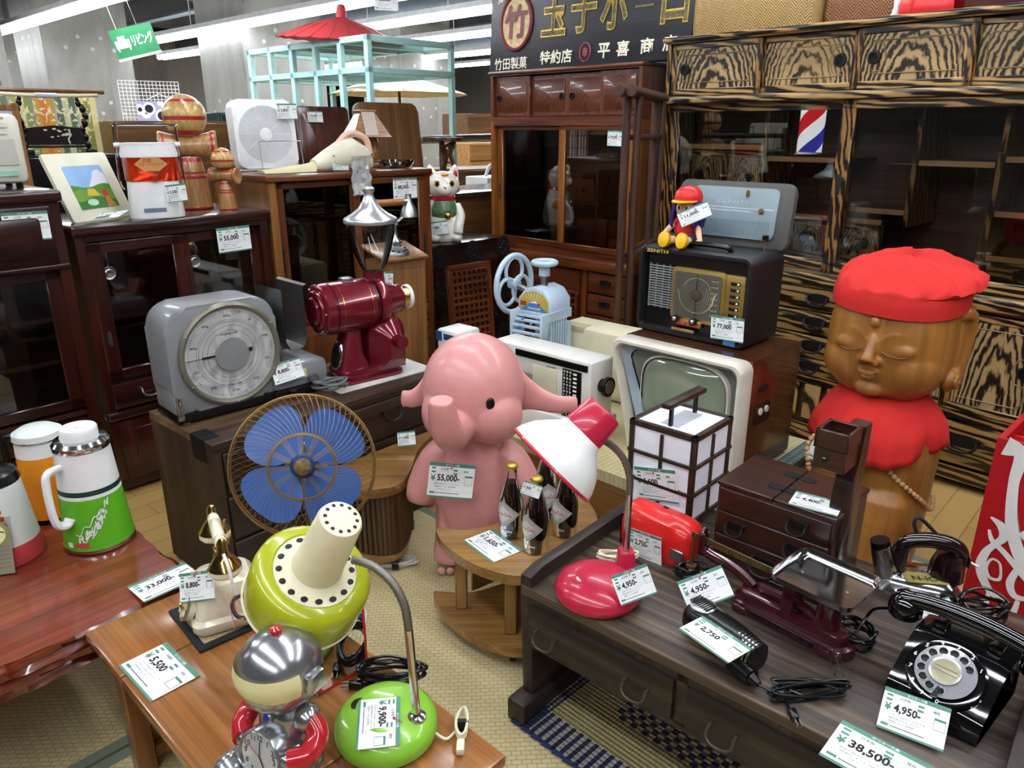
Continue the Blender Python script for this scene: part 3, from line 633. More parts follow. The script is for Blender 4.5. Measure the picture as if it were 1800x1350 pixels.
g.text('竹田製菓', .062, m_ivory, f_(.165, .04), .01, .25, z=.003); g.text('特約店', .068, m_ivory, f_(.495, .055), .02, .22, z=.003)
g.push(f_(.69, .065)); g.torus((0, 0, .002), .038, .003, m_rose, sx=.9, sy=1.15); g.pop(); g.text('幸', .045, m_rose, f_(.69, .065), .02, .036, z=.003)
for ch, x in (('平', .81), ('喜', .925), ('商', 1.065), ('店', 1.19)): g.text(ch, .07, m_ivory, f_(x, .065 + (x - .8) * .02), .02, .075, z=.003)
g.text('商', .05, m_ivory, f_(.075, .375), .02, .05, z=.003)
g.build('lettering', sb)
# ================================================================ dark mahogany cabinets along the aisle
D_h = wood('mahogany_rail', ('#1c0a09', '#2c100d', '#3d1813'), 'x', 2, 22, .22, .7); D_v = wood('mahogany_stile', ('#220c0a', '#35130e', '#481b13'), 'z', 2, 22, .22, .7); D_in = wood('mahogany_inside', ('#2c1512', '#3c1d18', '#4a261f'), 'x', 2, 20, .35, .3)
def dark_cabinet(lab, x0, W, Hh, Dp, doors, panel_top):
    o = thing('dark_cabinet', lab, 'cabinet', (-1.49 + .669 * x0, 2.54 + .743 * x0, 0), 48)
    zt = panel_top[0] if panel_top else Hh - .045; zb = .445 if not panel_top else .37
    G().box(0, 0, .05, .035, Dp, Hh - .04, D_v).box(W - .035, 0, .05, W, Dp, Hh - .04, D_v).box(0, Dp - .012, .05, W, Dp, Hh - .04, D_in).box(.03, .05, .05, W - .03, Dp, .075, D_in).box(.03, 0, Hh - .06, W - .03, .05, Hh - .04, D_h).box(.03, .02, zb - .03, W - .03, Dp - .012, zb - .01, D_in).box(.03, 0, .05, W - .03, .03, .10, D_h).build('case', o)
    G().box(-.012, -.018, Hh - .04, W + .012, Dp + .006, Hh, D_h, .012).build('top', o)
    G().box(.02, .03, 0, W - .02, Dp - .03, .05, D_in).build('plinth', o)
    if panel_top:
        d = G().box(.03, -.006, zt, W - .03, .03, Hh - .05, D_h, .004).build('front_panel', o)
        G().prism(rr(.07, zt + .035, W - .07, Hh - .085, .01), 0, .006, D_h, FRONT(0, -.006, 0), .003).build('raised_field', d)
        G().box(.0, -.012, zt - .018, W, .03, zt, D_h, .004).build('moulding', o)
    n = doors; dw = (W - .06) / n + .012
    for i in range(n):
        a = .03 + i * ((W - .06) - dw) / max(1, n - 1); y = -.004 if i % 2 == 0 else .016
        if n == 1: a = .03; dw = W - .06; y = 0
        d = G().box(a, y, zb, a + .05, y + .018, zt - .02, D_v, .003, 1).box(a + dw - .05, y, zb, a + dw, y + .018, zt - .02, D_v, .003, 1).box(a, y, zb, a + dw, y + .018, zb + .04, D_h, .003, 1).box(a, y, zt - .055, a + dw, y + .018, zt - .02, D_h, .003, 1).build('glazed_door', o)
        G().box(a + .045, y + .007, zb + .035, a + dw - .045, y + .011, zt - .05, M_drk).build('pane', d)
        q = G().prism(sup(.007, .028, .7, 20), 0, .003, M_steel, FRONT(a + .024, y, zb + .16)).build('finger_pull', d)
        if not panel_top:
            G().push(FRONT(a + .062, y + .006, zt - .13)).lathe([(0, .004), (.012, .006), (.016, .002), (.022, .004), (.024, 0)], M_steel, 20).build('lock', d)
    for z in ((zb + zt) / 2 - .05,) if not panel_top else (zb + .17, zb + .32): G().box(.036, .04, z, W - .036, Dp - .014, z + .016, D_in).build('shelf', o)
    if not panel_top:
        G().box(.36, .04, zb, .376, Dp - .014, zt, D_in).build('divider', o)
        for i in range(2):
            a = .03 + i * (W - .06) / 2
            d = G().box(a, -.004, .335, a + (W - .06) / 2 - .006, .02, .432, D_h, .006).build('drawer', o); iron_pull(d, a + .13, -.004, .39, .036, M_steel, False)
            G().box(a, -.006, .10, a + (W - .06) / 2 - .006, .02, .285, D_v, .004).box(a + .05, -.012, .135, a + (W - .06) / 2 - .056, .0, .25, D_v, .004).build('lower_door', o)
        G().box(-.004, -.014, .295, W + .004, .03, .325, D_h, .008).build('middle_moulding', o)
    else:
        for i in range(3): G().box(.03, -.006, .08 + i * .09, W - .03, .03, .155 + i * .09, D_h, .006).build('drawer', o)
    return o
dk = dark_cabinet('dark mahogany glazed cabinet carrying the framed landscape and the kendamas', 0, .728, 1.012, .42, 2, None)
lf = dark_cabinet('taller dark mahogany cabinet cut by the picture edge under the toaster oven', -.977, .95, 1.132, .42, 2, (.89,))
# ================================================================ brown cabinet with two smoked glass doors
gc = thing('glazed_sideboard', 'brown oak cabinet with two dark sliding glass doors behind the coffee grinder', 'cabinet', (-.988, 3.087, 0), 46)
N_h = wood('oak_brown_rail', ('#4a2610', '#643619', '#7c4924'), 'x', 1.6, 26, .3, .4); N_v = wood('oak_brown_stile', ('#4a2610', '#643619', '#7c4924'), 'z', 1.6, 26, .3, .4); N_s = wood('oak_brown_side', ('#6d4420', '#83572b', '#976a38'), 'z', 1.3, 22, .35, .3)
M_smoke = glass('smoked_glass', (.42, .36, .30), 1.5)
GW, GD, GH = .85, .50, 1.145
G().box(0, 0, .06, .035, GD, GH - .03, N_s).box(GW - .035, 0, .06, GW, GD, GH - .03, N_v).box(0, GD - .012, .06, GW, GD, GH - .03, N_h).box(0, 0, .06, GW, GD, .1, N_h).box(.03, .02, .50, GW - .03, GD - .012, .52, N_h).build('case', gc)
G().box(-.012, -.012, GH - .03, GW + .012, GD, GH, N_h, .010).build('top', gc)
G().box(.02, .02, 0, GW - .02, GD - .02, .06, N_h).build('plinth', gc)
for x0, x1, y in ((.035, .45, .02), (.40, GW - .03, .0)):
    d = G().box(x0, y, .52, x0 + .045, y + .018, 1.112, N_v, .004, 1).box(x1 - .045, y, .52, x1, y + .018, 1.112, N_v, .004, 1).box(x0, y, .52, x1, y + .018, .57, N_h, .004, 1).box(x0, y, 1.085, x1, y + .018, 1.112, N_h, .004, 1).build('glazed_door', gc)
    G().box(x0 + .04, y + .007, .565, x1 - .04, y + .011, 1.09, M_smoke).build('pane', d)
    G().box(x0 + .01 if x0 < .1 else x1 - .022, y - .002, .74, x0 + .022 if x0 < .1 else x1 - .010, y + .002, .84, M_blackm, .002, 1).build('finger_pull', d)
for z in (.75, .92): G().box(.04, .05, z, GW - .04, GD - .014, z + .016, N_h).build('shelf', gc)
G().box(.036, .0, .50, GW - .036, .03, .518, N_h).box(.69, 0, .1, .70, .03, .5, N_v).build('rail', gc)
for z0, z1 in ((.405, .495), (.31, .40), (.215, .305), (.11, .21)):
    d = G().box(.705, -.006, z0, GW - .036, .02, z1, N_h, .008).build('drawer', gc); iron_pull(d, .765, -.006, (z0 + z1) / 2, .02)
for a in (.036, .365):
    d = G().box(a, -.004, .11, a + .32, .02, .495, N_h, .004).box(a + .04, -.009, .15, a + .28, 0, .455, N_v, .004).build('lower_door', gc); G().push(FRONT(a + .04, -.004, .45)).lathe([(.006, .001), (.011, .004), (.015, 0)], M_steel, 16).build('finger_pull', d)
# ================================================================ black iron bound chest, counter, lattice
tb = thing('iron_bound_chest', 'black lacquered chest with pierced iron fittings under the lucky cat', 'chest', tuple(onz(760, 434, .74).xy) + (0,), 46)
L_b = wood('black_red_lacquer', ('#100607', '#1a0a0b', '#26100f'), 'x', 2, 20, .2, .6)
TW, TD, TH = .56, .40, .74
tb.location = onz(892, 415, .74) - V((cos(R(46)), sin(R(46)), 0)) * TW; tb.location.z = 0
G().box(0, 0, 0, TW, TD, TH, L_b, .006).build('body', tb)
for x, z in ((.04, .70), (.28, .70), (TW - .04, .70), (.04, .5), (TW - .04, .46), (.28, .45), (.04, .25), (TW - .04, .2), (.28, .2), (.16, .35), (.42, .33)):
    g = G()
    for a, b, r in ((0, 0, .045), (.03, -.03, .025), (-.03, -.03, .025), (0, -.055, .03)): g.push(FRONT(x + a, -.001, z + b)); g.lathe([(r, 0), (r, .004), (0, .0045)], M_iron, 14); g.pop()
    for i in range(9): g.push(FRONT(x + random.uniform(-.05, .05), -.004, z + random.uniform(-.08, .03))); g.lathe([(.003, 0), (.002, .003), (0, .003)], M_steel, 6); g.pop()
    g.build('iron_fitting', tb)
for z in (.58, .34):
    d = G().torus((0, 0, 0), .05, .006, M_iron, FRONT(.28, -.012, z), 24).build('ring_handle', tb)
pc = onz(795, 341, .95)
ct = thing('long_wooden_counter', 'long dark wooden counter top running behind the lucky cat', 'counter', (pc.x - .9 * .695, pc.y - .9 * .719, 0), 46)
G().box(0, .03, 0, 1.7, .5, .92, m_brown).build('body', ct); G().box(-.01, 0, .92, 1.72, .52, .95, pm('glossy_dark_top', '#2d2622', .15), .004).build('top', ct)
lt = thing('lattice_panel', 'small red brown square lattice panel leaning on the black chest', 'panel', (-.268, 3.62, 0), 40)
lt.rotation_euler = (R(-5), 0, R(40))
g = G()
for i in range(8): g.box(i * .031, 0, .0, i * .031 + .012, .014, .66, K_h)
for i in range(20): g.box(0, -.003, i * .034, .232, .011, i * .034 + .012, K_h)
g.box(-.02, -.006, 0, .0, .02, .68, K_v).box(.228, -.006, 0, .248, .02, .68, K_v).box(-.02, -.006, .66, .248, .02, .68, K_h)
g.build('lattice', lt)
# ================================================================ kimono rack
m_rack = wood('rack_wood', ('#2c1a13', '#43291d', '#573829'), 'z', 2, 30, .45, .1)
kr = thing('kimono_rack', 'folded dark wooden garment rack of thin poles between the two tall cabinets', 'rack', (0, 0, 0))
for x, y, dx, dy in ((.445, 3.05, .20, .5), (.492, 3.07, .19, .5)):
    G().cyl((x, y, .03), (x, y, 1.44), .017, m_rack, seg=10).build('pole', kr)
    G().cyl((x + dx, y + dy, .03), (x + dx, y + dy, 1.44), .017, m_rack, seg=10).build('pole', kr)
    u = V((dx, dy, 0)).normalized()
    for z, ext in ((1.455, .14), (1.29, 0), (.82, 0), (.25, 0)):
        a = V((x, y, z)) - u * ext; b = V((x + dx, y + dy, z)) + u * min(ext, .05)
        G().cyl(a, b, .02 if ext else .012, m_rack, seg=10).build('rail', kr)
    G().box(x - .03, y - .09, 0, x + .03, y + .09, .035, m_rack, .008).build('foot', kr); G().box(x + dx - .03, y + dy - .09, 0, x + dx + .03, y + dy + .09, .035, m_rack, .008).build('foot', kr)
# ================================================================ low tables and chests of the display
# dark plank chest
T_h = wood('old_plank_top', ('#3b2a1c', '#5c452d', '#8a6d48'), 'x', .8, 12, .55, .05, .3, .8); T_f = wood('old_chest_front', ('#1d120c', '#2f1f15', '#44301f'), 'x', 1.2, 18, .5, .1, .3); T_s = wood('old_chest_side', ('#241a12', '#3d2c1e', '#574330'), 'z', 1, 14, .55, .05, .3)
ts = thing('plank_chest', 'old dark wooden chest of drawers carrying the grey weighing scale and coffee grinder', 'chest', (-.826, 1.868, 0), 48.5)
G().box(0, .004, 0, .81, .385, .468, T_f).box(-.001, .0, 0, .022, .385, .478, T_s).box(.788, 0, 0, .811, .385, .478, T_s).build('body', ts)
G().box(-.002, -.004, .478, .812, .10, .5, T_f, .002, 1).box(-.002, .10, .478, .812, .25, .5, T_h).box(-.002, .25, .478, .812, .387, .5, T_h).box(0, 0, .468, .81, .38, .48, T_f).build('top', ts)
for z0, z1 in ((.335, .462), (.19, .325), (.04, .18)):
    d = G().box(.026, -.006, z0, .784, .01, z1, T_f, .003, 1).build('drawer', ts)
    for x in (.2, .62): iron_pull(d, x, -.006, (z0 + z1) / 2 + .02, .04, M_iron, False)
G().box(-.003, .04, .43, .0, .12, .501, M_iron).box(-.003, .04, .5, .045, .12, .502, M_iron).build('corner_plate', ts); G().box(.77, .30, .5, .815, .37, .502, M_iron).build('corner_plate', ts)
# crescent side table and kidney table
W_o = wood('golden_oak', ('#7f5a2c', '#946d39', '#a97f47'), 'x', 1.5, 30, .3, .4); W_oz = wood('golden_oak_upright', ('#7f5a2c', '#946d39', '#a97f47'), 'z', 1.5, 30, .35, .3); W_kd = wood('kidney_oak', ('#6a4a22', '#876232', '#a47d45'), 'x', 1.2, 18, .28, .5); W_kdark = wood('kidney_rim', ('#3c2915', '#4f3820', '#644a2a'), 'z', 2, 30, .4, .2)
def poly_world(pts, z): return [tuple(onz(x, y, z).xy) for x, y in pts]
def smooth_poly(p, n=5): return [(q.x, q.y) for q in cr([V((a, b, 0)) for a, b in p], n, True)]
cres_px = [(768, 926), (800, 932), (850, 926), (905, 908), (950, 880), (978, 860), (1020, 868), (1046, 900), (1050, 930), (1030, 965), (990, 995), (940, 1010), (890, 1010), (830, 990), (785, 960), (770, 940)]
cp = smooth_poly(poly_world(cres_px, .28), 4); cx = sum(p[0] for p in cp) / len(cp); cy = sum(p[1] for p in cp) / len(cp)
loc_ = lambda poly, f=1: [((x - cx) * f, (y - cy) * f) for x, y in poly]
cs = thing('crescent_table', 'small crescent shaped oak table on casters carrying the cola bottles', 'table', (cx, cy, 0))
cl = loc_(cp)
G().prism(cl, .252, .28, W_o, None, .008).build('tabletop', cs)
G().prism([(x * 1.06, y * 1.06) for x, y in cl], .045, .075, W_o, None, .008).build('lower_shelf', cs)
zc = lambda px, py: (onz(px, py, .07).x - cx, onz(px, py, .07).y - cy)
for px, py in ((812, 1068), (898, 1112), (1000, 1060)):
    a, b = zc(px, py); G().box(a - .016, b - .016, .075, a + .016, b + .016, .252, W_oz, .003, 1).build('post', cs)
a, b = zc(830, 1040); c_, d_ = zc(960, 985); G().push(frame((a, b, .075), (c_ - a, d_ - b, 0), (0, 0, 1))).box(0, 0, -.004, math.hypot(c_ - a, d_ - b), .178, .004, W_oz).build('back_panel', cs)
g = G(); a, b = zc(905, 1100); c_, d_ = zc(1015, 1050); g.push(frame((a, b, .075), (c_ - a, d_ - b, 0), (0, 0, 1)))
for i in range(6): g.box(i * .024, 0, -.004, i * .024 + .02, .178, .004, W_oz, .003, 1)
g.build('slatted_panel', cs)
for px, py in ((770, 1050), (900, 1130), (1010, 1085), (960, 950)):
    a, b = zc(px, py); a *= .9; b *= .9; G().lathe([(.006, .047), (.006, .02)], M_steel, 8, T(a, b, 0)).cyl((a - .008, b, .017), (a + .008, b, .017), .017, M_black).build('caster', cs)
kid_px = [(560, 800), (620, 770), (680, 752), (730, 740), (765, 745), (762, 762), (735, 790), (722, 825), (700, 852), (640, 862), (590, 855), (560, 835)]
def clip_chest(p, m=.012):
    u = V((cos(R(48.5)), sin(R(48.5)))); n = V((sin(R(48.5)), -cos(R(48.5)))); q = V(p) - V((-.826, 1.868)); dn = q.dot(n)
    if dn < m and q.dot(u) < .84: q = q + n * (m - dn)
    return tuple(q + V((-.826, 1.868)))
kp = [clip_chest(q) for q in poly_world(kid_px, .30)]; kx = sum(p[0] for p in kp) / len(kp); ky = sum(p[1] for p in kp) / len(kp)
kt = thing('kidney_table', 'kidney shaped low oak table with slatted drum base behind the fan', 'table', (kx, ky, 0))
kl = smooth_poly([(x - kx, y - ky) for x, y in kp], 4)
G().prism(kl, .27, .30, W_kd, None, .007).build('tabletop', kt)
bp = [(onz(x, y, .22).x - kx, onz(x, y, .22).y - ky) for x, y in ((590, 868), (640, 892), (690, 892), (712, 868), (718, 830), (700, 805), (650, 815), (610, 838))]
bq = smooth_poly(bp, 6); g = G(); g.prism(bq, .06, .27, W_kdark)
for i in range(0, len(bq)): g.cyl((bq[i][0], bq[i][1], .06), (bq[i][0], bq[i][1], .27), .010, W_kdark, seg=6)
g.build('slatted_drum', kt); G().prism([(x * 1.06, y * 1.06) for x, y in bq], .035, .06, W_kd, None, .006).build('base_ring', kt)
for i in (2, 12, 24, 36): G().cyl((bq[i][0] - .01, bq[i][1], .018), (bq[i][0] + .01, bq[i][1], .018), .018, M_black).build('caster', kt)
# tatami topped bench
bn = thing('tatami_bench', 'low bench with woven rush top and tan wooden sides carrying the television', 'bench', (-.236, 2.63, 0), -44)
BL, BD, BZ = 1.14, .68, .30
m_bside = wood('bench_side', ('#7c5526', '#8f6530', '#a1763c'), 'x', 1.4, 40, .45, .2)
m_rush2 = weave('bench_rush', '#cdbf8e', '#d6c99b', .018, .016, bump=.4, mort='#a99a68', off=0)
def checker(name, a, b, s):
    m, nt, bs = _new(name); _set(bs, .75); c = _n(nt, 'ShaderNodeTexChecker'); c.inputs['Scale'].default_value = s; c.inputs[1].default_value = hexc(a); c.inputs[2].default_value = hexc(b)
    nt.links.new(_coords(nt, (1, 1, 1), rot=(0, 0, R(45))), c.inputs[0]); nt.links.new(c.outputs[0], bs.inputs['Base Color']); return m
m_brd = checker('diamond_braid', '#6f7f7a', '#4d5c5c', 60)
G().box(0, 0, 0, BL, .02, .262, m_bside).box(0, BD - .02, 0, BL, BD, .262, m_bside).box(0, .02, 0, .02, BD - .02, .262, m_bside).box(BL - .02, .02, 0, BL, BD - .02, .262, m_bside).box(.02, .02, .24, BL - .02, BD - .02, .262, m_bside).build('base', bn)
G().box(.05, -.002, .262, BL - .05, BD + .002, BZ, m_rush2).build('rush_mat', bn)
G().box(-.004, -.004, .262, .05, BD + .004, BZ + .001, m_brd).build('braid_border', bn); G().box(BL - .05, -.004, .262, BL + .004, BD + .004, BZ + .001, m_brd).build('braid_border', bn)
# writing desk
K_t = wood('aged_desk_top', ('#211812', '#42352a', '#75614d'), 'x', .6, 55, .5, .1, .5, .3); K_d = wood('aged_desk_front', ('#0e0b09', '#211a15', '#44372b'), 'x', .8, 44, .5, .1, .5, .3); K_s = wood('aged_desk_side', ('#1c1511', '#2c221b', '#44372c'), 'y', .8, 30, .5, .1, .4)
wd_ = thing('writing_desk', 'low dark weathered wooden writing desk with three iron bail pulls in front', 'desk', (.019, 1.419, 0), -40.8)
DL, DD, DZ = .94, .60, .36
G().box(.004, -.004, .336, DL - .004, DD, DZ, K_t, .004).build('desktop', wd_)
for x in (0, DL - .03):
    pr_ = [(0.01, .06), (DD - .01, .06), (DD, .36), (DD, .385), (DD - .04, .395), (.04, .395), (0, .385), (0, .36)]
    G().prism(pr_, x, x + .03, K_s, frame((0, 0, 0), (0, 1, 0), (0, 0, 1)), .004).build('end_panel', wd_)
    G().box(x - .012, -.035, 0, x + .042, DD + .03, .062, K_s, .008).build('foot', wd_)
G().box(.03, .006, .205, DL - .03, DD - .01, .218, K_d).box(.03, DD - .02, .21, DL - .03, DD - .005, .34, K_d).box(.03, .0, .205, DL - .03, .02, .222, K_s).box(.394, .0, .215, .418, .3, .338, K_s).box(.80, .0, .215, .83, .3, .338, K_s).box(.03, 0, .318, DL - .03, .02, .338, K_s).build('drawer_frame', wd_)
for x0, x1, pl in ((.032, .392, (.085, .315)), (.42, .798, (.5, .72)), (.832, DL - .032, (.87,))):
    d = G().box(x0, -.009, .224, x1, .22, .317, K_d, .003).build('drawer', wd_)
    for p in pl: iron_pull(d, p, -.009, .262, .03, pm('aged_iron', '#54473a', .45, metal=.5), False)
# striped rush rug on the floor
def rug_mat():
    m, nt, bs = _new('striped_rush_rug'); _set(bs, .8)
    t = _n(nt, 'ShaderNodeTexCoord'); sp = _n(nt, 'ShaderNodeSeparateXYZ'); nt.links.new(t.outputs['Object'], sp.inputs[0])
    mt = lambda op, *x: (lambda n: ([nt.links.new(v, n.inputs[i]) if hasattr(v, 'links') else setattr(n.inputs[i], 'default_value', v) for i, v in enumerate(x)], n.outputs[0])[1])(_n(nt, 'ShaderNodeMath', operation=op))
    x, y = sp.outputs[0], sp.outputs[1]
    row = mt('FLOOR', mt('DIVIDE', x, .016)); odd = mt('MODULO', mt('ABSOLUTE', row), 2)
    dash = mt('GREATER_THAN', mt('FRACT', mt('ADD', mt('DIVIDE', y, .034), mt('MULTIPLY', odd, .5))), .5)
    band = mt('MULTIPLY', mt('GREATER_THAN', y, .17), mt('LESS_THAN', y, .36)); band = mt('MULTIPLY', band, mt('GREATER_THAN', x, .16))
    b1 = mt('MULTIPLY', dash, band)
    stripe = mt('GREATER_THAN', mt('FRACT', mt('DIVIDE', x, .022)), .5); edge = mt('LESS_THAN', y, .075); b2 = mt('MULTIPLY', stripe, edge)
    e3 = mt('LESS_THAN', x, .05); b3 = mt('MULTIPLY', e3, mt('GREATER_THAN', mt('FRACT', mt('DIVIDE', x, .013)), .35))
    navy = mt('MAXIMUM', mt('MAXIMUM', b1, b2), b3)
    base = _n(nt, 'ShaderNodeMix', data_type='RGBA'); nt.links.new(edge, base.inputs[0]); base.inputs[6].default_value = hexc('#948a5c'); base.inputs[7].default_value = hexc('#9a958a')
    mx = _n(nt, 'ShaderNodeMix', data_type='RGBA'); nt.links.new(navy, mx.inputs[0]); nt.links.new(base.outputs[2], mx.inputs[6]); mx.inputs[7].default_value = hexc('#1b2140')
    nt.links.new(mx.outputs[2], bs.inputs['Base Color'])
    cell = mt('PINGPONG', x, .004); cell = mt('ADD', cell, mt('PINGPONG', y, .006)); _bump(nt, bs, cell, 1.0, .6); return m
a, b = onz(903, 1262, .008), onz(1082, 1185, .008); b2 = onz(960, 1350, .008)
x_ = (b2 - a).normalized(); ang = math.degrees(math.atan2(x_.y, x_.x))
g = G(); g.box(0, 0, -.004, .95, .62, .006, rug_mat()); 
for i in range(30): g.cyl((i * .032, -.006, .001), (i * .032 + .026, -.002, .001), .005, pm('navy_binding', '#1d2b5e', .8), seg=6)
solo('rush_rug', g, 'rush rug with navy stripes and dashes lying under the writing desk', 'rug', (a.x, a.y, .005), -45)
# lacquered table with wavy edge
def lacq():
    m = wood('red_lacquered_wood', ('#4a180a', '#722c14', '#93462a'), 'x', .8, 17, .3, .55, .0, 1.2, crough=.09); return m
Q_l = lacq(); Q_e = wood('lacquered_live_edge', ('#2c0d06', '#6b2712', '#92451f'), 'x', 3, 50, .2, 1, .3, 1, crough=.08)
qt = thing('lacquered_table', 'glossy red brown lacquered low table with rippled edge carrying the thermos jugs', 'table', (-.726, 1.488, 0), 49)
out = []
for i in range(53): out.append((-1.3 + 1.3 * i / 52, 0.0, 0, -1))
for i in range(1, 24): out.append((0.0, .62 * i / 24, 1, 0))
for i in range(53): out.append((-1.3 * i / 52, .62, 0, 1))
g = G(); rings = []
for k_, (z, k) in enumerate(((.240, .02), (.250, .002), (.262, .012), (.272, .001), (.284, .010), (.294, .0), (.306, .007), (.316, .001), (.325, .008))):
    rings.append([(x - nx * (k + .005 * sin(i * .55 + k_ * 1.7) + .003 * sin(i * 1.7 + k_)), y - ny * (k + .005 * sin(i * .55 + k_ * 1.7) + .003 * sin(i * 1.9 + k_ * 2)), z + .002 * sin(i * .8 + k_)  if k_ < 8 else z) for i, (x, y, nx, ny) in enumerate(out)])
g.loft(rings, Q_e, (True, False)); mi = g._i(Q_l); g._f([g._v(p) for p in rings[-1]], mi).smooth = False; g.build('tabletop', qt, 22)
for x, y in ((-.14, .08), (-.12, .52), (-1.2, .1), (-1.2, .5)): G().box(x - .05, y - .04, 0, x + .05, y + .04, .26, Q_l, .012).build('leg', qt)
# honey brown low table
H_t = wood('honey_wood', ('#8a5427', '#9c642f', '#ac7340'), 'x', .9, 24, .22, .6, .0, .3); H_s = wood('honey_wood_upright', ('#70421d', '#845124', '#97622f'), 'z', .9, 26, .3, .4)
ht = thing('honey_table', 'honey brown low folding table carrying the cream telephone and the green lamp', 'table', (-.891, 1.288, 0), -43.5)
HL, HD, HZ = .86, .375, .33
G().box(0, 0, .305, .195, HD, HZ, H_t, .005).build('table_leaf', ht); G().box(.197, 0, .305, HL - .2, HD, HZ, H_t, .005).build('table_centre', ht); G().box(HL - .198, 0, .305, HL, HD, HZ, H_t, .005).build('table_leaf', ht)
for x in (.07, HL - .11):
    G().box(x, .02, 0, x + .04, .06, .305, H_s, .003, 1).box(x, HD - .06, 0, x + .04, HD - .02, .305, H_s, .003, 1).box(x + .014, .06, .05, x + .022, HD - .06, .305, H_s).box(x, .06, .03, x + .04, HD - .06, .06, H_s).build('leg', ht)
G().box(.11, .05, .262, HL - .11, .07, .305, H_s).box(.11, HD - .07, .262, HL - .11, HD - .05, .305, H_s).build('apron', ht)
# ================================================================ things on the plank chest
GR = pm('scale_grey', '#7f8284', .28, coat=.3); M_dial = pm('dial_white', '#e9eae8', .4); M_glassd = glass('dial_glass', (.95, .96, .96), .8)
so = V((-.962, 1.985, .5)); sc = thing('weighing_scale', 'grey table scale with a large round white dial standing on the plank chest', 'scale', tuple(so), 45)
G().prism(rr(0, .03, .335, .345, .07, 8), 0, .15, GR, FRONT(.0, .16, 0).copy() if False else frame((0, .16, 0), (1, 0, 0), (0, 0, 1)) , .012).box(.0, .012, .03, .335, .16, .12, GR, .012).box(.30, .0, .03, .5, .2, .11, GR, .02).build('housing', sc)
G().box(.0, .006, .006, .335, .168, .034, M_black, .006).box(.3, -.002, .006, .5, .2, .034, M_black, .006).build('base', sc)
for x, y in ((.03, .03), (.03, .15), (.47, .03), (.47, .17)): G().lathe([(.013, 0), (.015, .004), (.011, .008)], M_cream, 12, T(x, y, 0)).build('foot', sc)
DC = (.182, .008, .187)
d = G().push(FRONT(*DC)).lathe([(0, .001), (.139, .001)], M_dial, 56)
for i in range(100):
    a = R(3.6 * i); L = .012 if i % 10 == 0 else .007 if i % 5 == 0 else .005
    d.push(Matrix.Rotation(a, 4, 'Z')).box(-.0004, .131 - L, .001, .0004, .131, .0015, M_ink).pop()
for r in (.072, .086, .098, .104): d.torus((0, 0, .0012), r, .0004, M_ink, None, 64, 4)
for i, s_ in enumerate(('500g', '50', '100g', '150', '200g', '250g', '300g', '350', '400g', '450g')):
    a = R(90 - 36 * i); d.text(s_, .0075, M_ink, T(.115 * cos(a), .115 * sin(a), .0014), .01)
d.text('weighing scale', .007, M_ink, T(0, .062, .0014), .01); d.text('500g x 0.5kg', .006, M_ink, T(0, -.095, .0014), .01); d = d.build('dial', sc)
G().push(FRONT(*DC)).lathe([(.139, .0), (.141, .009), (.148, .012), (.155, .008), (.158, 0)], pm('bezel_olive_grey', '#7c7a6c', .35, metal=.5), 56, caps=(False, False)).build('bezel', sc)
for i in range(6): G().push(FRONT(*DC)).ell((.149 * cos(R(30 + 60 * i)), .149 * sin(R(30 + 60 * i)), .011), .0035, M_steel, 8, 5).build('screw', sc)
G().push(FRONT(*DC)).lathe([(0, .012), (.05, .012), (.051, .006)], GR, 40).build('hub_disc', sc)
G().push(FRONT(*DC)).box(-.135, .002, .005, .0, .0035, .006, M_ink).box(-.09, 0, .005, -.05, .006, .006, M_ink).box(.05, -.003, .005, .065, .009, .007, M_ink).build('pointer', sc)
G().push(FRONT(.435, .0, .055)).lathe([(.014, 0), (.015, .02), (.0, .021)], M_steel, 20).build('adjusting_knob', sc)
G().push(FRONT(.405, -.001, .075)).box(-.02, -.014, 0, .012, .016, .001, pm('pale_yellow_tape', '#d3cf9a', .6)).build('tape', sc)
G().push(T(.36, -.012, .018)).lathe([(.014, 0), (.014, .012), (.004, .013)], M_black, 20).lathe([(.009, .0125), (.004, .0135)], M_brass, 16, caps=(False, False)).build('spirit_level', sc)
G().cyl((.385, .10, .1), (.385, .10, .16), .008, M_steel).build('post', sc)
G().box(.0, -.004, .02, .018, .004, .09, M_chrome, .003).build('latch', sc)
tr = V((.36, .03, .16)); w_ = .075
prof = [(-w_ / 2 - .012, .205), (-w_ / 2, .20), (-w_ / 2, .03), (-w_ / 2 + .012, .006), (-w_ / 2 + .03, 0), (w_ / 2 - .03, 0), (w_ / 2 - .012, .006), (w_ / 2, .03), (w_ / 2, .20), (w_ / 2 + .012, .205)]
g = G().push(T(.395, .0, .155, 0, 0, 0))
for s_ in (0, .0022): g.loft([[(x * (1 - s_ * 12), y, z + s_) for x, z in prof] for y in (.0, .17)], M_steel, (False, False), False)
g.build('weighing_pan', sc)
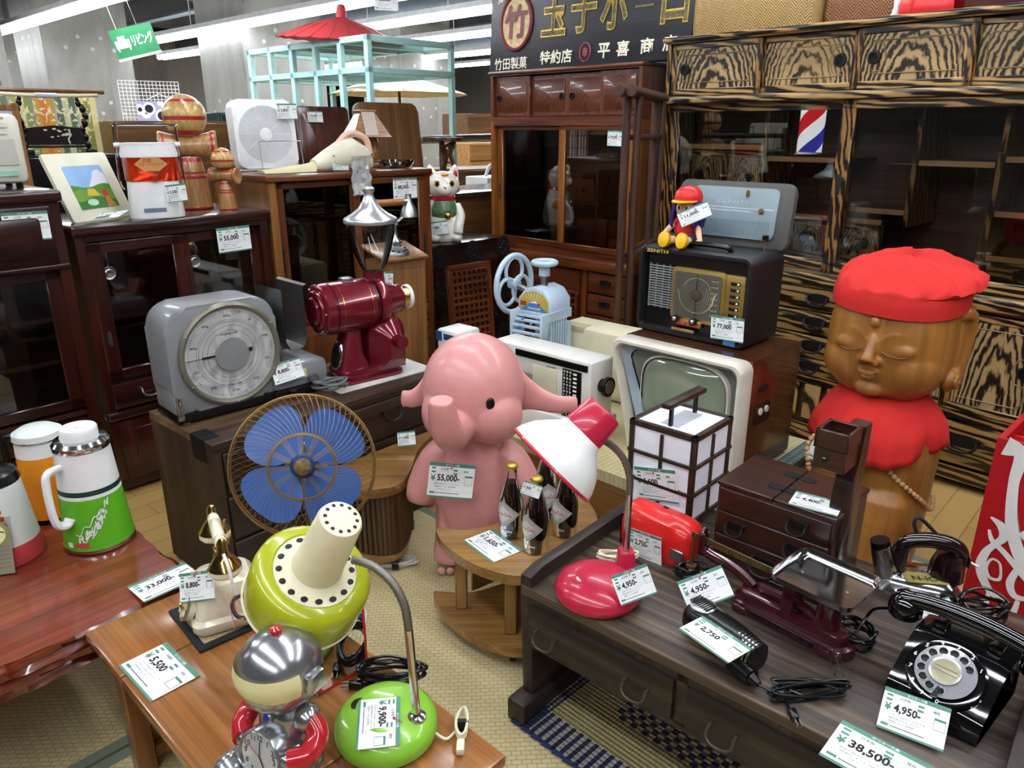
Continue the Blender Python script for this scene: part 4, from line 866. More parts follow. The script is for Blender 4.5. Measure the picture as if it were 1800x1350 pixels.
# ---- coffee grinder
m_gred = pm('wine_red_enamel', '#6e0f22', .22, coat=.6, metal=.25); m_gred2 = pm('wine_red_dark', '#4d0a18', .3)
cg = thing('coffee_grinder', 'wine red electric coffee grinder with a clear bean hopper on the plank chest', 'coffee grinder', (-.515, 2.475, .503), 40)
G().prism(rr(-.13, -.075, .12, .075, .03), 0, .014, m_gred, None, .004).prism(rr(-.12, -.062, .11, .062, .03), .014, .045, m_gred, None, .008).build('base', cg)
g = G(); g.loft([[(x, y, z) for x, y in rr(a, -d_, b, d_, .012, 3)] for z, a, b, d_ in ((.04, -.115, .0, .05), (.09, -.10, -.02, .04), (.15, -.085, -.02, .034), (.19, -.075, -.015, .03))], m_gred); g.build('stand', cg)
G().push(frame((-.11, -.012, .095), (.3, -1, 0), (.25, .1, 1))).ell((0, 0, 0), (.026, .05, .008), M_chrome).ell((0, 0, .003), (.022, .044, .008), M_black).build('emblem', cg)
ax = frame((0, 0, .255), (0, 0, 1), (0, 1, 0))      # z axis along -x? motor axis
mx = frame((.03, 0, .255), (0, 1, 0), (0, 0, 1))    # local z runs along +x
G().push(mx).lathe([(.04, -.205), (.062, -.205), (.064, -.203), (.066, -.196), (.078, -.195), (.086, -.188), (.088, -.16), (.084, -.158), (.084, -.154), (.088, -.152), (.088, -.004), (.082, 0)], m_gred, 40).lathe([(.0, -.212), (.04, -.212), (.046, -.205)], m_gred, 30).build('motor', cg)
G().push(mx).lathe([(.0885, -.158), (.0885, -.155)], M_black, 40, caps=(False, False)).lathe([(.0886, -.012), (.0886, -.006)], M_black, 40, caps=(False, False)).lathe([(.0887, -.135), (.0887, -.133)], M_brass, 40, caps=(False, False)).lathe([(.0887, -.03), (.0887, -.028)], M_brass, 40, caps=(False, False)).build('trim_rings', cg)
for i in range(6): G().push(mx).ell((.074 * cos(i * PI / 3), .074 * sin(i * PI / 3), -.196), .004, M_steel, 8, 5).build('screw', cg)
G().box(-.07, -.018, .336, -.03, .018, .352, M_steel, .004).build('switch', cg)
G().push(mx).lathe([(.06, 0), (.09, .004), (.092, .02), (.088, .04), (.06, .05), (.056, .09), (.05, .1), (.05, .118), (.042, .12)], m_gred, 36).build('grinding_head', cg)
G().push(mx).lathe([(.03, .118), (.038, .12), (.038, .145), (.03, .146)], M_brass, 30).lathe([(.04, .146), (.043, .15), (.043, .158), (.036, .162)], M_white, 30).build('grind_dial', cg)
G().lathe([(.036, .0), (.034, .06)], m_gred, 30, T(.055, 0, .3)).build('neck', cg)
G().lathe([(.034, 0), (.05, .03), (.066, .075), (.078, .125), (.082, .16)], M_clear, 40, T(.055, 0, .362), (False, False)).build('hopper', cg)
m_alu = pm('satin_aluminium', '#c9cccd', .3, metal=.85)
G().lathe([(.083, -.006), (.0885, -.004), (.0895, .006), (.086, .012), (.06, .026), (.036, .045), (.022, .068), (.0155, .085), (.0155, .092), (.02, .098), (.02, .106), (.014, .112), (0, .112)], m_alu, 44, T(.055, 0, .527)).build('lid', cg)
g = G().push(T(.03, -.02, 0)); arch = lambda r, h: [(x, z) for x, z in [(-r, .03), (r, .03), (r, h - r)] + [(r * cos(R(a)), h - r + r * sin(R(a))) for a in range(15, 180, 15)] + [(-r, h - r)]]
g.loft([[(x + .04, y, z) for x, z in arch(r, h)] for y, r, h in ((.05, .072, .215), (-.02, .072, .215))], m_gred)
g.loft([[(x + .04, y, z * k + zz) for x, z in arch(r, h)] for y, r, h, k, zz in ((-.02, .072, .215, 1, 0), (-.055, .05, .19, 1, 0), (-.085, .024, .13, .8, .05))], m_gred); g.build('grounds_bin', cg, 25)
G().cyl((.07, -.10, .135), (.07, -.125, .135), .014, m_gred, seg=16).cyl((.07, -.125, .135), (.07, -.145, .135), .022, m_gred, seg=20).build('bin_knob', cg)
tw = pm('white_towelling', '#cfcdc8', .95, bump=.8, bscale=300)
g = G().push(T(-.515, 2.475, .5005, 0, 0, 44)); g.loft([[(x, y, z + .003 * sin(x * 40) * (1 if z else 0) + (0 if z == 0 else .0)) for x, y in rr(-.17, -.11, .215, .1, .01)] for z in (0, .0022)], tw)
solo('towel', g, 'folded white towel spread under the coffee grinder', 'towel', sharp=60)
m_gcab = pm('grey_cable', '#5e6163', .5)
g = G(); g.tube(coil((-.60, 2.30, .512), .055, .03, 5, zr=.006, seed=4), .0045, m_gcab, 6); g.tube(cr([(-.56, 2.32, .52), (-.60, 2.36, .51), (-.58, 2.43, .508)], 6), .0045, m_gcab, 6)
solo('power_cable', g, 'coiled grey power cable lying between the weighing scale and the coffee grinder', 'cable')
# ---- wooden telephone stand with brass telephone behind the chest
ws = thing('wooden_telephone', 'antique wooden box telephone with brass cradle and handset behind the coffee grinder', 'telephone', (-.475, 2.86, 0), 40)
G().box(-.02, 0, 0, .165, .15, .80, N_s, .004).prism([(-.02, .8), (.165, .8), (.165, .83), (-.02, .83)], -.15, 0, N_s, frame((0, 0, 0), (1, 0, 0), (0, 0, 1))).build('cabinet', ws)
G().push(frame((-.03, -.012, .832), (1, 0, 0), (0, .92, .22))).box(0, 0, 0, .205, .185, .012, N_s, .004).build('sloped_top', ws)
g = G().push(frame((.065, .05, .860), (1, 0, 0), (0, .92, .22))); g.lathe([(.0, .016), (.018, .018), (.03, .015), (.046, .013), (.05, .006), (.052, 0)], M_steel, 36)
for i in range(10): g.ell((.037 * cos(R(36 * i)), .037 * sin(R(36 * i)), .0135), .006, M_blackm, 8, 4)
g.build('dial', ws)
G().lathe([(.03, 0), (.03, .008), (.016, .022), (.011, .05), (.014, .07), (.02, .075), (.01, .082)], M_steel, 24, T(.10, .12, .885)).tube(cr([(.03, .12, 1.06), (.04, .12, 1.0), (.1, .12, .965), (.16, .12, 1.0), (.17, .12, 1.06)], 6), .007, M_steel).build('cradle', ws)
h = G().cyl((.02, .12, 1.045), (.15, .12, 1.045), .014, pm('amber_wood', '#8e5a22', .35), seg=16)
for x in (-.005, .175): h.lathe([(.0, .03), (.012, .03), (.014, .0), (.03, -.03), (.036, -.06), (.03, -.062)], M_brass if x < 0 else M_steel, 24, T(x, .12, 1.045)).cyl((x, .12, 1.045), (x + (.03 if x < 0 else -.03), .12, 1.045), .011, M_steel)
h.build('handset', ws)
# ---- electric fan
m_cage = pm('gilt_wire', '#8a6a3c', .35, metal=.6); m_bl = pm('blue_fan_blade', '#3f6cb4', .2, alpha=.82, coat=.4); m_rust = pm('rusty_hub', '#6d5a39', .6, metal=.5, var=.6, nscale=120)
fc = V((-.512, 1.66, .535)); fn = thing('electric_fan', 'electric fan with blue blades in a round golden wire cage before the plank chest', 'fan', (fc.x - .01, fc.y + .03, 0), 14)
FM = T(0, -.03, fc.z) @ Matrix.Rotation(R(69), 4, 'X')          # z axis of the cage towards the viewer, slightly up
def guard(name, z0, z1, r, n, tw_):
    g = G().push(FM)
    for i in range(n):
        a = 2 * PI * i / n
        pts = []
        for k in range(9):
            f = k / 8; rad = .077 + (r - .077) * f ** .9; aa = a + tw_ * f * (1 - .0 * f); pts.append((rad * cos(aa), rad * sin(aa), z1 + (z0 - z1) * f ** 2.4))
        g.tube(pts, .00085, m_cage, 4)
    for i in range(12):
        for e in (-.0035, 0, .0035):
            a = 2 * PI * i / 12; u = V((-sin(a), cos(a), 0)) * e; g.tube([V((.03 * cos(a), .03 * sin(a), z1 + .004 * (1 if z1 > 0 else -1))) + u, V((.08 * cos(a), .08 * sin(a), z1)) + u * 1.6], .001, m_cage, 4)
    for rad, z in ((.077, z1), (.08, z1), (r, z0)): g.torus((0, 0, z), rad, .0018 if rad < .1 else .0024, m_cage, None, 72, 6)
    return g.build(name, fn)
guard('front_guard', 0, .055, .176, 68, .32); guard('rear_guard', -.01, -.07, .172, 56, -.3)
for k in range(4):
    g = G().push(FM).push(Matrix.Rotation(R(45 + 90 * k), 4, 'Z')); rings = []
    pts = [(.028, -.02), (.05, -.058), (.09, -.088), (.13, -.085), (.152, -.045), (.155, .0), (.148, .04), (.12, .066), (.08, .062), (.045, .035)]
    pl = cr([V((a, b, 0)) for a, b in pts], 4, True); sh = lambda p, o_: (p.x, p.y, -.012 + .18 * p.y + o_ - .9 * p.y * p.x)
    g.loft([[sh(p, 0) for p in pl], [sh(p, .0016) for p in pl]], m_bl); g.build('blade', fn, 60)
G().push(FM).lathe([(.026, -.04), (.032, -.02), (.032, .0), (.024, .012)], pm('blue_hub', '#27437e', .3), 28).build('hub', fn)
G().push(FM).lathe([(.021, .055), (.022, .06), (.019, .067), (.01, .071), (0, .072)], m_rust, 28).build('cage_badge', fn)
G().push(FM).lathe([(.03, -.075), (.05, -.08), (.055, -.13), (.04, -.17), (.0, -.175)], pm('fan_motor_grey', '#b9bdc0', .4), 28).build('motor', fn)
G().cyl((0, .06, .03), (0, .06, .30), .02, M_white, seg=20).cyl((0, .06, .3), (0, .06, fc.z - .03), .014, M_chrome, seg=16).build('pole', fn)
G().lathe([(.125, 0), (.127, .012), (.11, .024), (.03, .036), (.0, .036)], M_white, 40, T(0, .06, .001)).build('base', fn)
# ================================================================ pink elephant figure (plain, without any character's face)
m_pink = pm('pink_vinyl', '#d18f8b', .33, var=.05, coat=.15); m_eye = pm('eye_black', '#101010', .25); m_mouth = pm('mouth_orange', '#d9572b', .5)
def remesh(o, v=.006, it=6):
    m = o.modifiers.new('blend', 'REMESH'); m.mode = 'VOXEL'; m.voxel_size = v; m.use_smooth_shade = True
    s_ = o.modifiers.new('soften', 'SMOOTH'); s_.iterations = it; s_.factor = .5; return o
el = thing('elephant_figure', 'large pink elephant figure standing with its trunk raised beside the crescent table', 'figure', (-.112, 2.055, 0), -6)
g = G()
g.ell((0, 0, .60), (.152, .145, .165), m_pink, 36, 20)
g.ell((-.06, -.06, .545), (.085, .085, .09), m_pink).ell((.065, -.06, .545), (.085, .085, .09), m_pink)
g.tube(cr([(-.03, -.10, .535), (-.035, -.175, .525), (-.04, -.225, .56), (-.046, -.245, .62), (-.047, -.25, .655)], 5), [.056 - .0012 * i for i in range(21)], m_pink, 16)
g.loft([[(x * k, y * kk, z) for x, y in sup(.1, .085, .85, 28)] for z, k, kk in ((.17, 1.05, 1.1), (.22, 1.1, 1.15), (.30, 1.02, 1.08), (.38, .9, .95), (.43, .7, .75), (.50, .5, .6))], m_pink)
for s_ in (-1, 1):
    g.tube(cr([(s_ * .062, .0, .24), (s_ * .068, -.012, .14), (s_ * .072, -.02, .06), (s_ * .072, -.024, .03)], 4), [.062, .062, .061, .06, .06, .06, .06, .061, .062, .063, .064, .062, .05][:13], m_pink, 18)
    g.tube(cr([(s_ * .075, 0, .41), (s_ * .12, -.012, .37), (s_ * .155, -.025, .29), (s_ * .165, -.035, .235)], 4), [.04, .044, .047, .049, .05, .051, .052, .052, .052, .051, .05, .047, .04], m_pink, 16)
body = remesh(g.build('body', el), .0055, 8)
for s_ in (-1, 1):
    g = G(); q = cr([V((.13, .01, .60)), V((.17, .0, .585)), V((.23, -.01, .565)), V((.28, -.01, .562)), V((.305, -.005, .56))], 4)
    wd2 = [.075, .068, .06, .052, .046, .041, .036, .032, .03, .028, .027, .026, .026, .026, .026, .024, .016]
    f = 1 if s_ > 0 else .5
    g.loft([[(s_ * (.13 + (p.x - .13) * f), p.y + .012 * cos(a), p.z + wd2[i] * sin(a)) for a in [2 * PI * k / 14 for k in range(14)]] for i, p in enumerate(q)], m_pink)
    g.build('ear', el, 60)
    G().push(T(s_ * .066, -.13, .60, 6, 0, s_ * 20)).ell((0, 0, 0), (.013, .008, .02), m_eye, 18, 10).build('eye', el)
for s_ in (-1, 1):
    for k in (-1, 0, 1): G().ell((s_ * .072 + k * .028, -.078, .022), (.012, .006, .013), pm('toe_nail_pink', '#e0aca6', .35), 12, 8).build('toenail', el)
# ================================================================ cola bottles
m_cola = pm('dark_cola', '#120604', .06, coat=.6, spec=.6); m_lab = pm('bottle_label', '#dcdcd8', .5); m_bred = pm('script_red', '#c0151e', .5)
bt = thing('cola_bottle', '', 'bottle', (0, 0, .28), 0, 'glass bottles of dark cola on the crescent table')
G().lathe([(.028, 0), (.032, .004), (.033, .02), (.033, .085), (.031, .105), (.024, .135), (.0165, .158)], m_cola, 32).build('contents', bt)
G().lathe([(.0285, -.0), (.0335, .003), (.0342, .02), (.0342, .085), (.032, .106), (.025, .136), (.0165, .165), (.0135, .185), (.0135, .2), (.015, .203)], M_clear, 32, None, (False, False)).build('glass', bt)
G().lathe([(.0155, .198), (.0165, .2), (.0165, .203), (.0145, .208), (.012, .21), (0, .2105)], pm('gold_cap', '#c7a648', .3, metal=.8), 24).build('cap', bt)
g = G(); rad = .0348
def wrap(u, z): a = R(-90) + u / rad; return (rad * cos(a), rad * sin(a), z)
N = 20
for i in range(N):
    for (f0, f1, m_) in ((0, .12, m_lab), (.12, .2, M_ink), (.2, .3, m_lab), (.3, .36, M_ink), (.36, 1, m_lab)):
        pass
L_, hz, z0 = .046, .040, .075
def dia(sc_, m_, dr):
    global rad; rad = .0346 + dr; n = 14
    for i in range(n):
        u0, u1 = -L_ * sc_ + 2 * L_ * sc_ * i / n, -L_ * sc_ + 2 * L_ * sc_ * (i + 1) / n
        h0, h1 = hz * sc_ * (1 - abs(u0) / (L_ * sc_)), hz * sc_ * (1 - abs(u1) / (L_ * sc_)); g.face([wrap(u0, z0 - h0), wrap(u1, z0 - h1), wrap(u1, z0 + h1), wrap(u0, z0 + h0)], m_)
for k_, (s_, m_) in enumerate(((1, m_lab), (.93, M_ink), (.87, m_lab), (.78, M_ink), (.74, m_lab), (.66, M_ink), (.63, m_lab))): dia(s_, m_, .0002 * k_)
rad = .0362
vs_, fs, w0, h0 = _glyphs('Coca-Cola', .012)
mi = g._i(m_bred)
k = .050 / w0; q = [g._v(wrap(x * k + y * k * .25, z0 + y * k * 1.3)) for x, y in vs_]
for f in fs: g._f([q[i] for i in f], mi)
vs_, fs, w0, h0 = _glyphs('300ml', .01); mi = g._i(M_paper); k = .018 / w0; rad = .0348
q = [g._v(wrap(x * k + .016, .025 + y * k)) for x, y in vs_]
for f in fs: g._f([q[i] for i in f], mi)
g.build('label', bt, 80)
bl = ['cola bottle with a gold cap standing clear nearest the pink elephant', 'cola bottle nearest the large price card, a card tied across its neck', 'cola bottle hidden deepest behind the other bottles, its front bottle covering it', 'cola bottle half under the white shade of the pink lamp']
for i, ((px, py), rz) in enumerate(zip(((900, 938), (942, 965), (958, 905), (993, 936)), (-42, -48, 10, -50))):
    o = bt if i == 0 else copy_tree(bt); q = onz(px, py, .2805); o.location = q; o.rotation_euler = (0, 0, R(rz)); o['label'] = bl[i]
# hair thin floor cable
m_wcab = pm('white_cable', '#d7d6d0', .45)
q = onz(690, 990, .004); g = G(); g.tube(coil((q.x, q.y, .003), .075, .028, 5, zr=.003, seed=9), .003, m_wcab, 6); g.box(q.x - .03, q.y - .012, 0, q.x - .02, q.y + .012, .02, M_blackm)
solo('cable_bundle', g, 'loose bundle of thin white cable on the tatami between the fan and the elephant', 'cable')
# ================================================================ television, radio and machines on the bench
m_tvw = wood('walnut_veneer', ('#3c2010', '#542f18', '#6b4022'), 'x', .9, 16, .22, .7, crough=.08); m_bez = pm('ivory_bezel', '#cfcabb', .35); m_blue = pm('grey_blue_surround', '#9dadb8', .4); m_mask = pm('mask_grey', '#6d7068', .35); m_scr = pm('screen_glass', '#7c8873', .08, coat=.8)
tv = thing('television', 'old walnut cased television with an ivory front on the rush topped bench', 'television', (.383, 2.285, .301), -45)
G().loft([[(x, y, z) for x, z in [(-.055 + a, .382), (.395, .382), (.395, .012), (.03 + a, .012)]] for a, y in ((0, .05), (0, .36), (.0, .362))], m_tvw).build('wooden_case', tv)
fr = FRONT
def trap(i, zt=0.385, zb=.0, r=.03):
    p = []
    for cx, cz, a in ((.40 - i - r, zt - i - r, 0), (-.065 + i * 1.1 + r, zt - i - r, 90), (.012 + i + r, zb + i + r, 180), (.40 - i - r, zb + i + r, 270)):
        p += [(cx + r * cos(R(a + 90 * k / 6)), cz + r * sin(R(a + 90 * k / 6))) for k in range(7)]
    return p
rg = lambda i, y, zb=0, r=.03: [(x, y, z) for x, z in trap(i, .385, zb, r)]
G().loft([rg(.004, .055), rg(0, .045), rg(0, -.012), rg(.006, -.02), rg(.014, -.02), rg(.018, -.012), rg(.02, .02)], m_bez, (False, False)).build('front_bezel', tv)
zb_ = .066
G().loft([rg(.02, .006, zb_), rg(.04, .030, zb_)], m_blue, (False, False)).build('surround', tv)
G().loft([rg(.038, .028, zb_), rg(.043, .034, zb_)], M_black, (False, False)).face(rg(.043, .034, zb_), m_mask).build('screen_mask', tv)
scx, scz = .185, .225
G().loft([[(scx + x * k, y, scz + z * k) for x, z in sup(.152, .118, .55, 44)] for k, y in ((1.06, .034), (1.04, .024), (1.0, .021))], m_bez, (False, False)).build('screen_rim', tv)
G().loft([[(scx + x * k, y, scz + z * k) for x, z in sup(.148, .114, .55, 44)] for k, y in ((1, .024), (.85, .012), (.6, .003), (.3, -.003), (.02, -.005))], m_scr).build('screen', tv)
g = G().box(.03, .0, .015, .385, .02, .07, pm('control_panel', '#8d8878', .4))
for i in range(9): g.box(.045, -.003, .022 + i * .005, .30, .001, .0245 + i * .005, M_blackm)
g.build('control_panel', tv)
for x, z, r in ((.33, .045, .013), (.08, .052, .008), (.105, .035, .013)): G().push(FRONT(x, .0, z)).lathe([(r, 0), (r * .95, .016), (r * .5, .018), (0, .018)], M_brass if r < .01 else M_steel, 18).build('knob', tv)
sd = lambda y, z: frame((.395, y, z), (0, 1, 0), (0, 0, 1))
G().push(sd(.13, .285)).prism(rr(-.028, -.009, .028, .009, .009), .0, .003, M_blackm).build('hand_slot', tv)
g = G().push(sd(.14, .20)); g.box(-.045, -.03, .0, .045, .03, .004, pm('dark_side_plate', '#241513', .35))
for x in (-.02, .018): g.lathe([(.011, .004), (.011, .008), (0, .009)], M_cream, 16, T(x, .012, 0))
g.build('side_plate', tv)
for x, y in ((.06, .04), (.37, .04), (.0, .33), (.37, .33)): G().cyl((x, y, 0), (x, y, .014), .012, M_black, seg=12).build('foot', tv)
# ---- portable radio
m_lth = pm('black_leathercloth', '#131315', .45, bump=.4, bscale=500); m_gold_p = pm('gilt_panel', '#a58a4a', .32, metal=.7); m_dialp = pm('dial_plate', '#55564c', .3); m_grl = pm('grille_grey', '#7e8382', .45); m_lid = pm('lid_grey_blue', '#83959c', .4)
ra = thing('portable_radio', 'black portable radio with gilt dial and raised grey lid standing on the television', 'radio', (.42, 2.434, .6845), -45)
RW, RD, RH = .405, .20, .282
G().loft([[(x, y, z) for x, z in rr(i, i, RW - i, RH - i, .03 - i)] for i, y in ((.006, RD), (0, RD - .01), (0, .0), (.006, -.008), (.016, -.008), (.02, .0), (.022, .014))], m_lth, (True, False)).build('case', ra)
G().face([(x, .014, z) for x, z in rr(.022, .022, RW - .022, RH - .022, .012)], M_black).build('front_panel', ra)
G().prism(rr(.018, -.005, RW - .005, .055, .012), -.006, .012, m_lth, frame((0, 0, 0), (1, 0, 0), (0, 0, 1)), .004).build('lower_flap', ra) if False else None
g = G()
for i in range(17): g.box(.036, .008, .085 + i * .0082, .14, .016, .0885 + i * .0082, m_grl)
for i in range(5): g.box(.036 + i * .025, .010, .08, .0385 + i * .025, .016, .225, m_grl)
g.build('grille', ra)
G().prism(rr(.132, .06, RW - .024, .222, .008), 0, .01, m_gold_p, frame((0, .014, 0), (1, 0, 0), (0, 0, 1)), .002).build('gilt_panel', ra)
G().prism(rr(.13, .058, .318, .226, .014), 0, .014, m_gold_p, frame((0, .014, 0), (1, 0, 0), (0, 0, 1)), .004).build('dial_frame', ra)
g = G().push(FRONT(.224, -.002, .142)); g.prism(rr(-.082, -.072, .082, .072, .008), 0, .002, m_dialp)
cr_m = pm('cream_print', '#cfc9a0', .5)
for i in range(22): g.box(-.078, -.066 + i * .0062, .002, .078, -.0653 + i * .0062, .0024, M_blackm)
for k in range(5):
    r = .024 + k * .008; pts = [(-r - .012, .03 - k * .004, .003)] + [((r + .006) * cos(R(a)) , .002 + (r) * sin(R(a)), .003) for a in range(180, 361, 20)] + [(r + .012, .03 - k * .004, .003)]
    g.tube(pts, .0004 if k < 4 else .0036, cr_m, 4, flat=.2)
for k in range(26): a = R(20 + k * 5.5); g.box(.05 * cos(a) - .002, .012 + .045 * sin(a) - .0006, .0025, .05 * cos(a) + .002, .012 + .045 * sin(a) + .0006, .003, cr_m)
for k in range(7): g.box(.05, -.055 + k * .018, .0025, .066, -.0535 + k * .018, .003, cr_m).box(.070, -.057 + k * .018, .0025, .072, -.051 + k * .018, .003, cr_m)
g.box(-.0006, -.062, .003, .0006, .066, .004, M_black); g.build('dial_scale', ra)
G().push(FRONT(.224, -.004, .146)).lathe([(.016, 0), (.016, .004), (.013, .005), (0, .0052)], pm('dial_centre', '#4a3f38', .3), 24).lathe([(.016, .0), (.0175, .003), (.0175, 0)], m_gold_p, 24, caps=(False, False)).build('dial_hub', ra)
for i in range(7): G().box(.334, .0, .075 + i * .0195, .352, .006, .086 + i * .0195, M_black, .002, 1).box(.354, .001, .076 + i * .0195, .366, .006, .085 + i * .0195, M_black, .001, 1).box(.357, .0005, .078 + i * .0195, .363, .001, .083 + i * .0195, M_paper).build('band_button', ra)
for x in (.158, .224): G().push(FRONT(x, -.006, .062)).lathe([(.012, 0), (.012, .012), (.009, .014)], M_black, 20, caps=(True, False)).ell((0, 0, .012), (.0085, .0085, .006), M_chrome, 16, 8).build('knob', ra)
g = G().box(.158, -.002, .040, .245, .01, .060, m_gold_p, .002, 1).build('switch_plate', ra)
for i in range(4): G().box(.165 + i * .02, -.006, .044, .175 + i * .02, -.001, .053, M_red, .001, 1).build('switch', g)
G().box(.14, -.006, .02, .225, -.0, .031, m_gold_p, .002, 1).build('catch', ra)
G().push(T(0, 0, 0)).text('ZENITH', .0125, m_gold_p, FRONT(.085, -.001 + .014, .2345), .015, .085, z=.002).build('lettering', ra) if False else G().text('ZENITH', .011, pm('gold_letter', '#d2b468', .4), FRONT(.072, -.009, RH - .014), .02, .082).build('lettering', ra)
G().tube(cr([(.16, .05, RH - .002), (.165, .04, RH + .012), (.19, .035, RH + .016), (.27, .035, RH + .016), (.295, .04, RH + .012), (.30, .05, RH - .002)], 5), .008, M_black, 8).build('handle', ra)
# lid, leaning open
LM = T(0, RD - .012, RH - .006, -8, 0, 0)
ld = G().push(LM); ld.prism(rr(0, 0, RW, .205, .03), 0, .022, pm('lid_leathercloth', '#4e4d49', .55, bump=.5, bscale=300), frame((0, .022, 0), (1, 0, 0), (0, 0, 1)), .004); ld = ld.build('lid', ra)
G().push(LM).prism(rr(.06, .03, RW - .045, .187, .02), 0, .012, m_lid, frame((0, .004, 0), (1, 0, 0), (0, 0, 1)), .004).build('lid_panel', ld)
g = G().push(LM)
for i in range(34): g.box(.075 + i * .008, -.0095, .036, .0785 + i * .008, -.0075, .085, pm('lid_ridge', '#74868d', .4))
g.box(.07, -.0086, .122, RW - .055, -.0079, .1235, M_paper)
g.text('ZENITH', .012, pm('faint_silver', '#a7b5ba', .35), FRONT(.21, -.0085, .142), .006, .13); g.text('TRANSOCEANIC', .005, M_paper, FRONT(.2, -.0085, .114), .004, .15)
g.build('lid_ribs', ld)
G().push(LM).prism(sup(.006, .011, .8, 16), 0, .004, M_brass, FRONT(.255, -.008, .168)).build('badge', ld)
G().push(LM).push(FRONT(.31, -.008, .118)).lathe([(.007, 0), (.009, .006), (.006, .010), (0, .011)], pm('brown_knob', '#6b4c36', .4), 16).build('lid_knob', ld)
G().cyl((.365, .13, RH), (.365, .13, RH + .035), .002, M_steel, seg=8).lathe([(.009, 0), (.010, .004), (.009, .014), (0, .0145)], M_black, 18, T(.365, .13, RH + .035)).build('aerial', ra)
G().push(FRONT(.345, -.009, .06)).build if False else None
G().push(FRONT(.352, -.0085, .03)).box(-.02, -.022, 0, .02, .022, .0008, pm('sticker_blue', '#4a7fc0', .4)).box(-.019, -.008, .0008, .019, .006, .001, pm('sticker_red', '#d98a7a', .5)).build('sticker', ra)
# ---- doll on the radio: a plain doll
m_skin = pm('vinyl_skin', '#e6b48f', .4); m_yel = pm('yellow_vinyl', '#e9b71d', .35); m_hair = pm('violet_yarn', '#2f2374', .85, bump=.6, bscale=200); m_den = pm('denim', '#2b3d57', .85)
dp = world(ra, (.115, .085, RH)); do = thing('doll', 'doll with violet yarn hair, red cap and yellow shoes sitting on the black radio', 'doll', tuple(dp), -38)
g = G(); g.ell((0, 0, .055), (.032, .026, .045), m_skin); g.ell((0, 0, .118), (.039, .037, .037), m_skin, 28, 16)
for s_ in (-1, 1):
    g.tube([(s_ * .022, -.005, .02), (s_ * .026, -.045, .018), (s_ * .028, -.075, .018)], [.017, .014, .012], m_skin, 12); g.tube([(s_ * .028, -.004, .078), (s_ * .05, -.02, .052), (s_ * .062, -.035, .03)], [.011, .010, .009], m_skin, 10); g.ell((s_ * .066, -.038, .024), (.008, .009, .011), m_skin)
    for k in range(4): g.tube([(s_ * .066 + (k - 1.5) * .004, -.044, .02), (s_ * .066 + (k - 1.5) * .0046, -.053 + abs(k - 1.4) * .002, .012)], .0026, m_skin, 6)
    g.tube([(s_ * .060, -.042, .024), (s_ * .057, -.05, .02)], .0028, m_skin, 6)
g.ell((0, -.037, .113), (.004, .005, .004), m_skin)
remesh(g.build('body', do), .0028, 3)
G().lathe([(.022, .085), (.033, .07), (.036, .04), (.035, .03)], M_red, 24, T(0, 0, 0), (False, False)).tube([(.026, -.003, .08), (.04, -.011, .066)], [.014, .013], M_red, 12).tube([(-.026, -.003, .08), (-.04, -.011, .066)], [.014, .013], M_red, 12).build('shirt', do)
G().lathe([(.036, .034), (.038, .015), (.034, .0)], m_den, 24, caps=(False, True)).tube([(.022, -.005, .021), (.026, -.04, .02)], .019, m_den, 12).tube([(-.022, -.005, .021), (-.026, -.04, .02)], .019, m_den, 12).build('shorts', do)
for s_ in (-1, 1):
    G().push(T(s_ * .03, -.088, .024, 78, 0, 0)).lathe([(.0, -.012), (.017, -.012), (.019, -.004), (.019, .012), (.016, .014), (0, .014)], m_yel, 24, sx=.95, sy=1.3).build('shoe', do)
    G().ell((s_ * .014, -.0355, .121), (.007, .004, .0095), M_paper, 16, 8).ell((s_ * .013, -.0385, .12), (.004, .003, .006), M_black, 12, 8).build('eye', do)
G().ell((0, -.0355, .0975), (.004, .003, .003), pm('lip_orange', '#d8762b', .4), 10, 6).build('mouth', do)
g = G(); rng = random.Random(5)
for i in range(64):
    a = R(-35 + 250 * i / 63); r = .039 + rng.uniform(-.002, .003)
    g.tube(cr([(r * cos(a) * .9, r * sin(a) * .9, .145), (r * 1.12 * cos(a), r * 1.12 * sin(a), .12), (r * (1.15 + rng.uniform(0, .2)) * cos(a), r * (1.15 + rng.uniform(0, .2)) * sin(a), .085), (r * (1.05 + rng.uniform(0, .35)) * cos(a), r * (1.1 + rng.uniform(0, .3)) * sin(a), .058 + rng.uniform(-.008, .01))], 3), .0042, m_hair, 6)
g.build('hair', do)
cp_ = G(); cp_.lathe([(.044, .138), (.045, .150), (.040, .168), (.028, .181), (.0, .187)], M_red, 28, caps=(False, False)); cp_ = cp_.build('cap', do)
G().prism([(.04 * cos(R(a)), -.012 - (.072 + 0) * abs(sin(R(a)))) for a in range(180, 361, 15)], .137, .142, m_yel, None, .0015).build('brim', cp_)
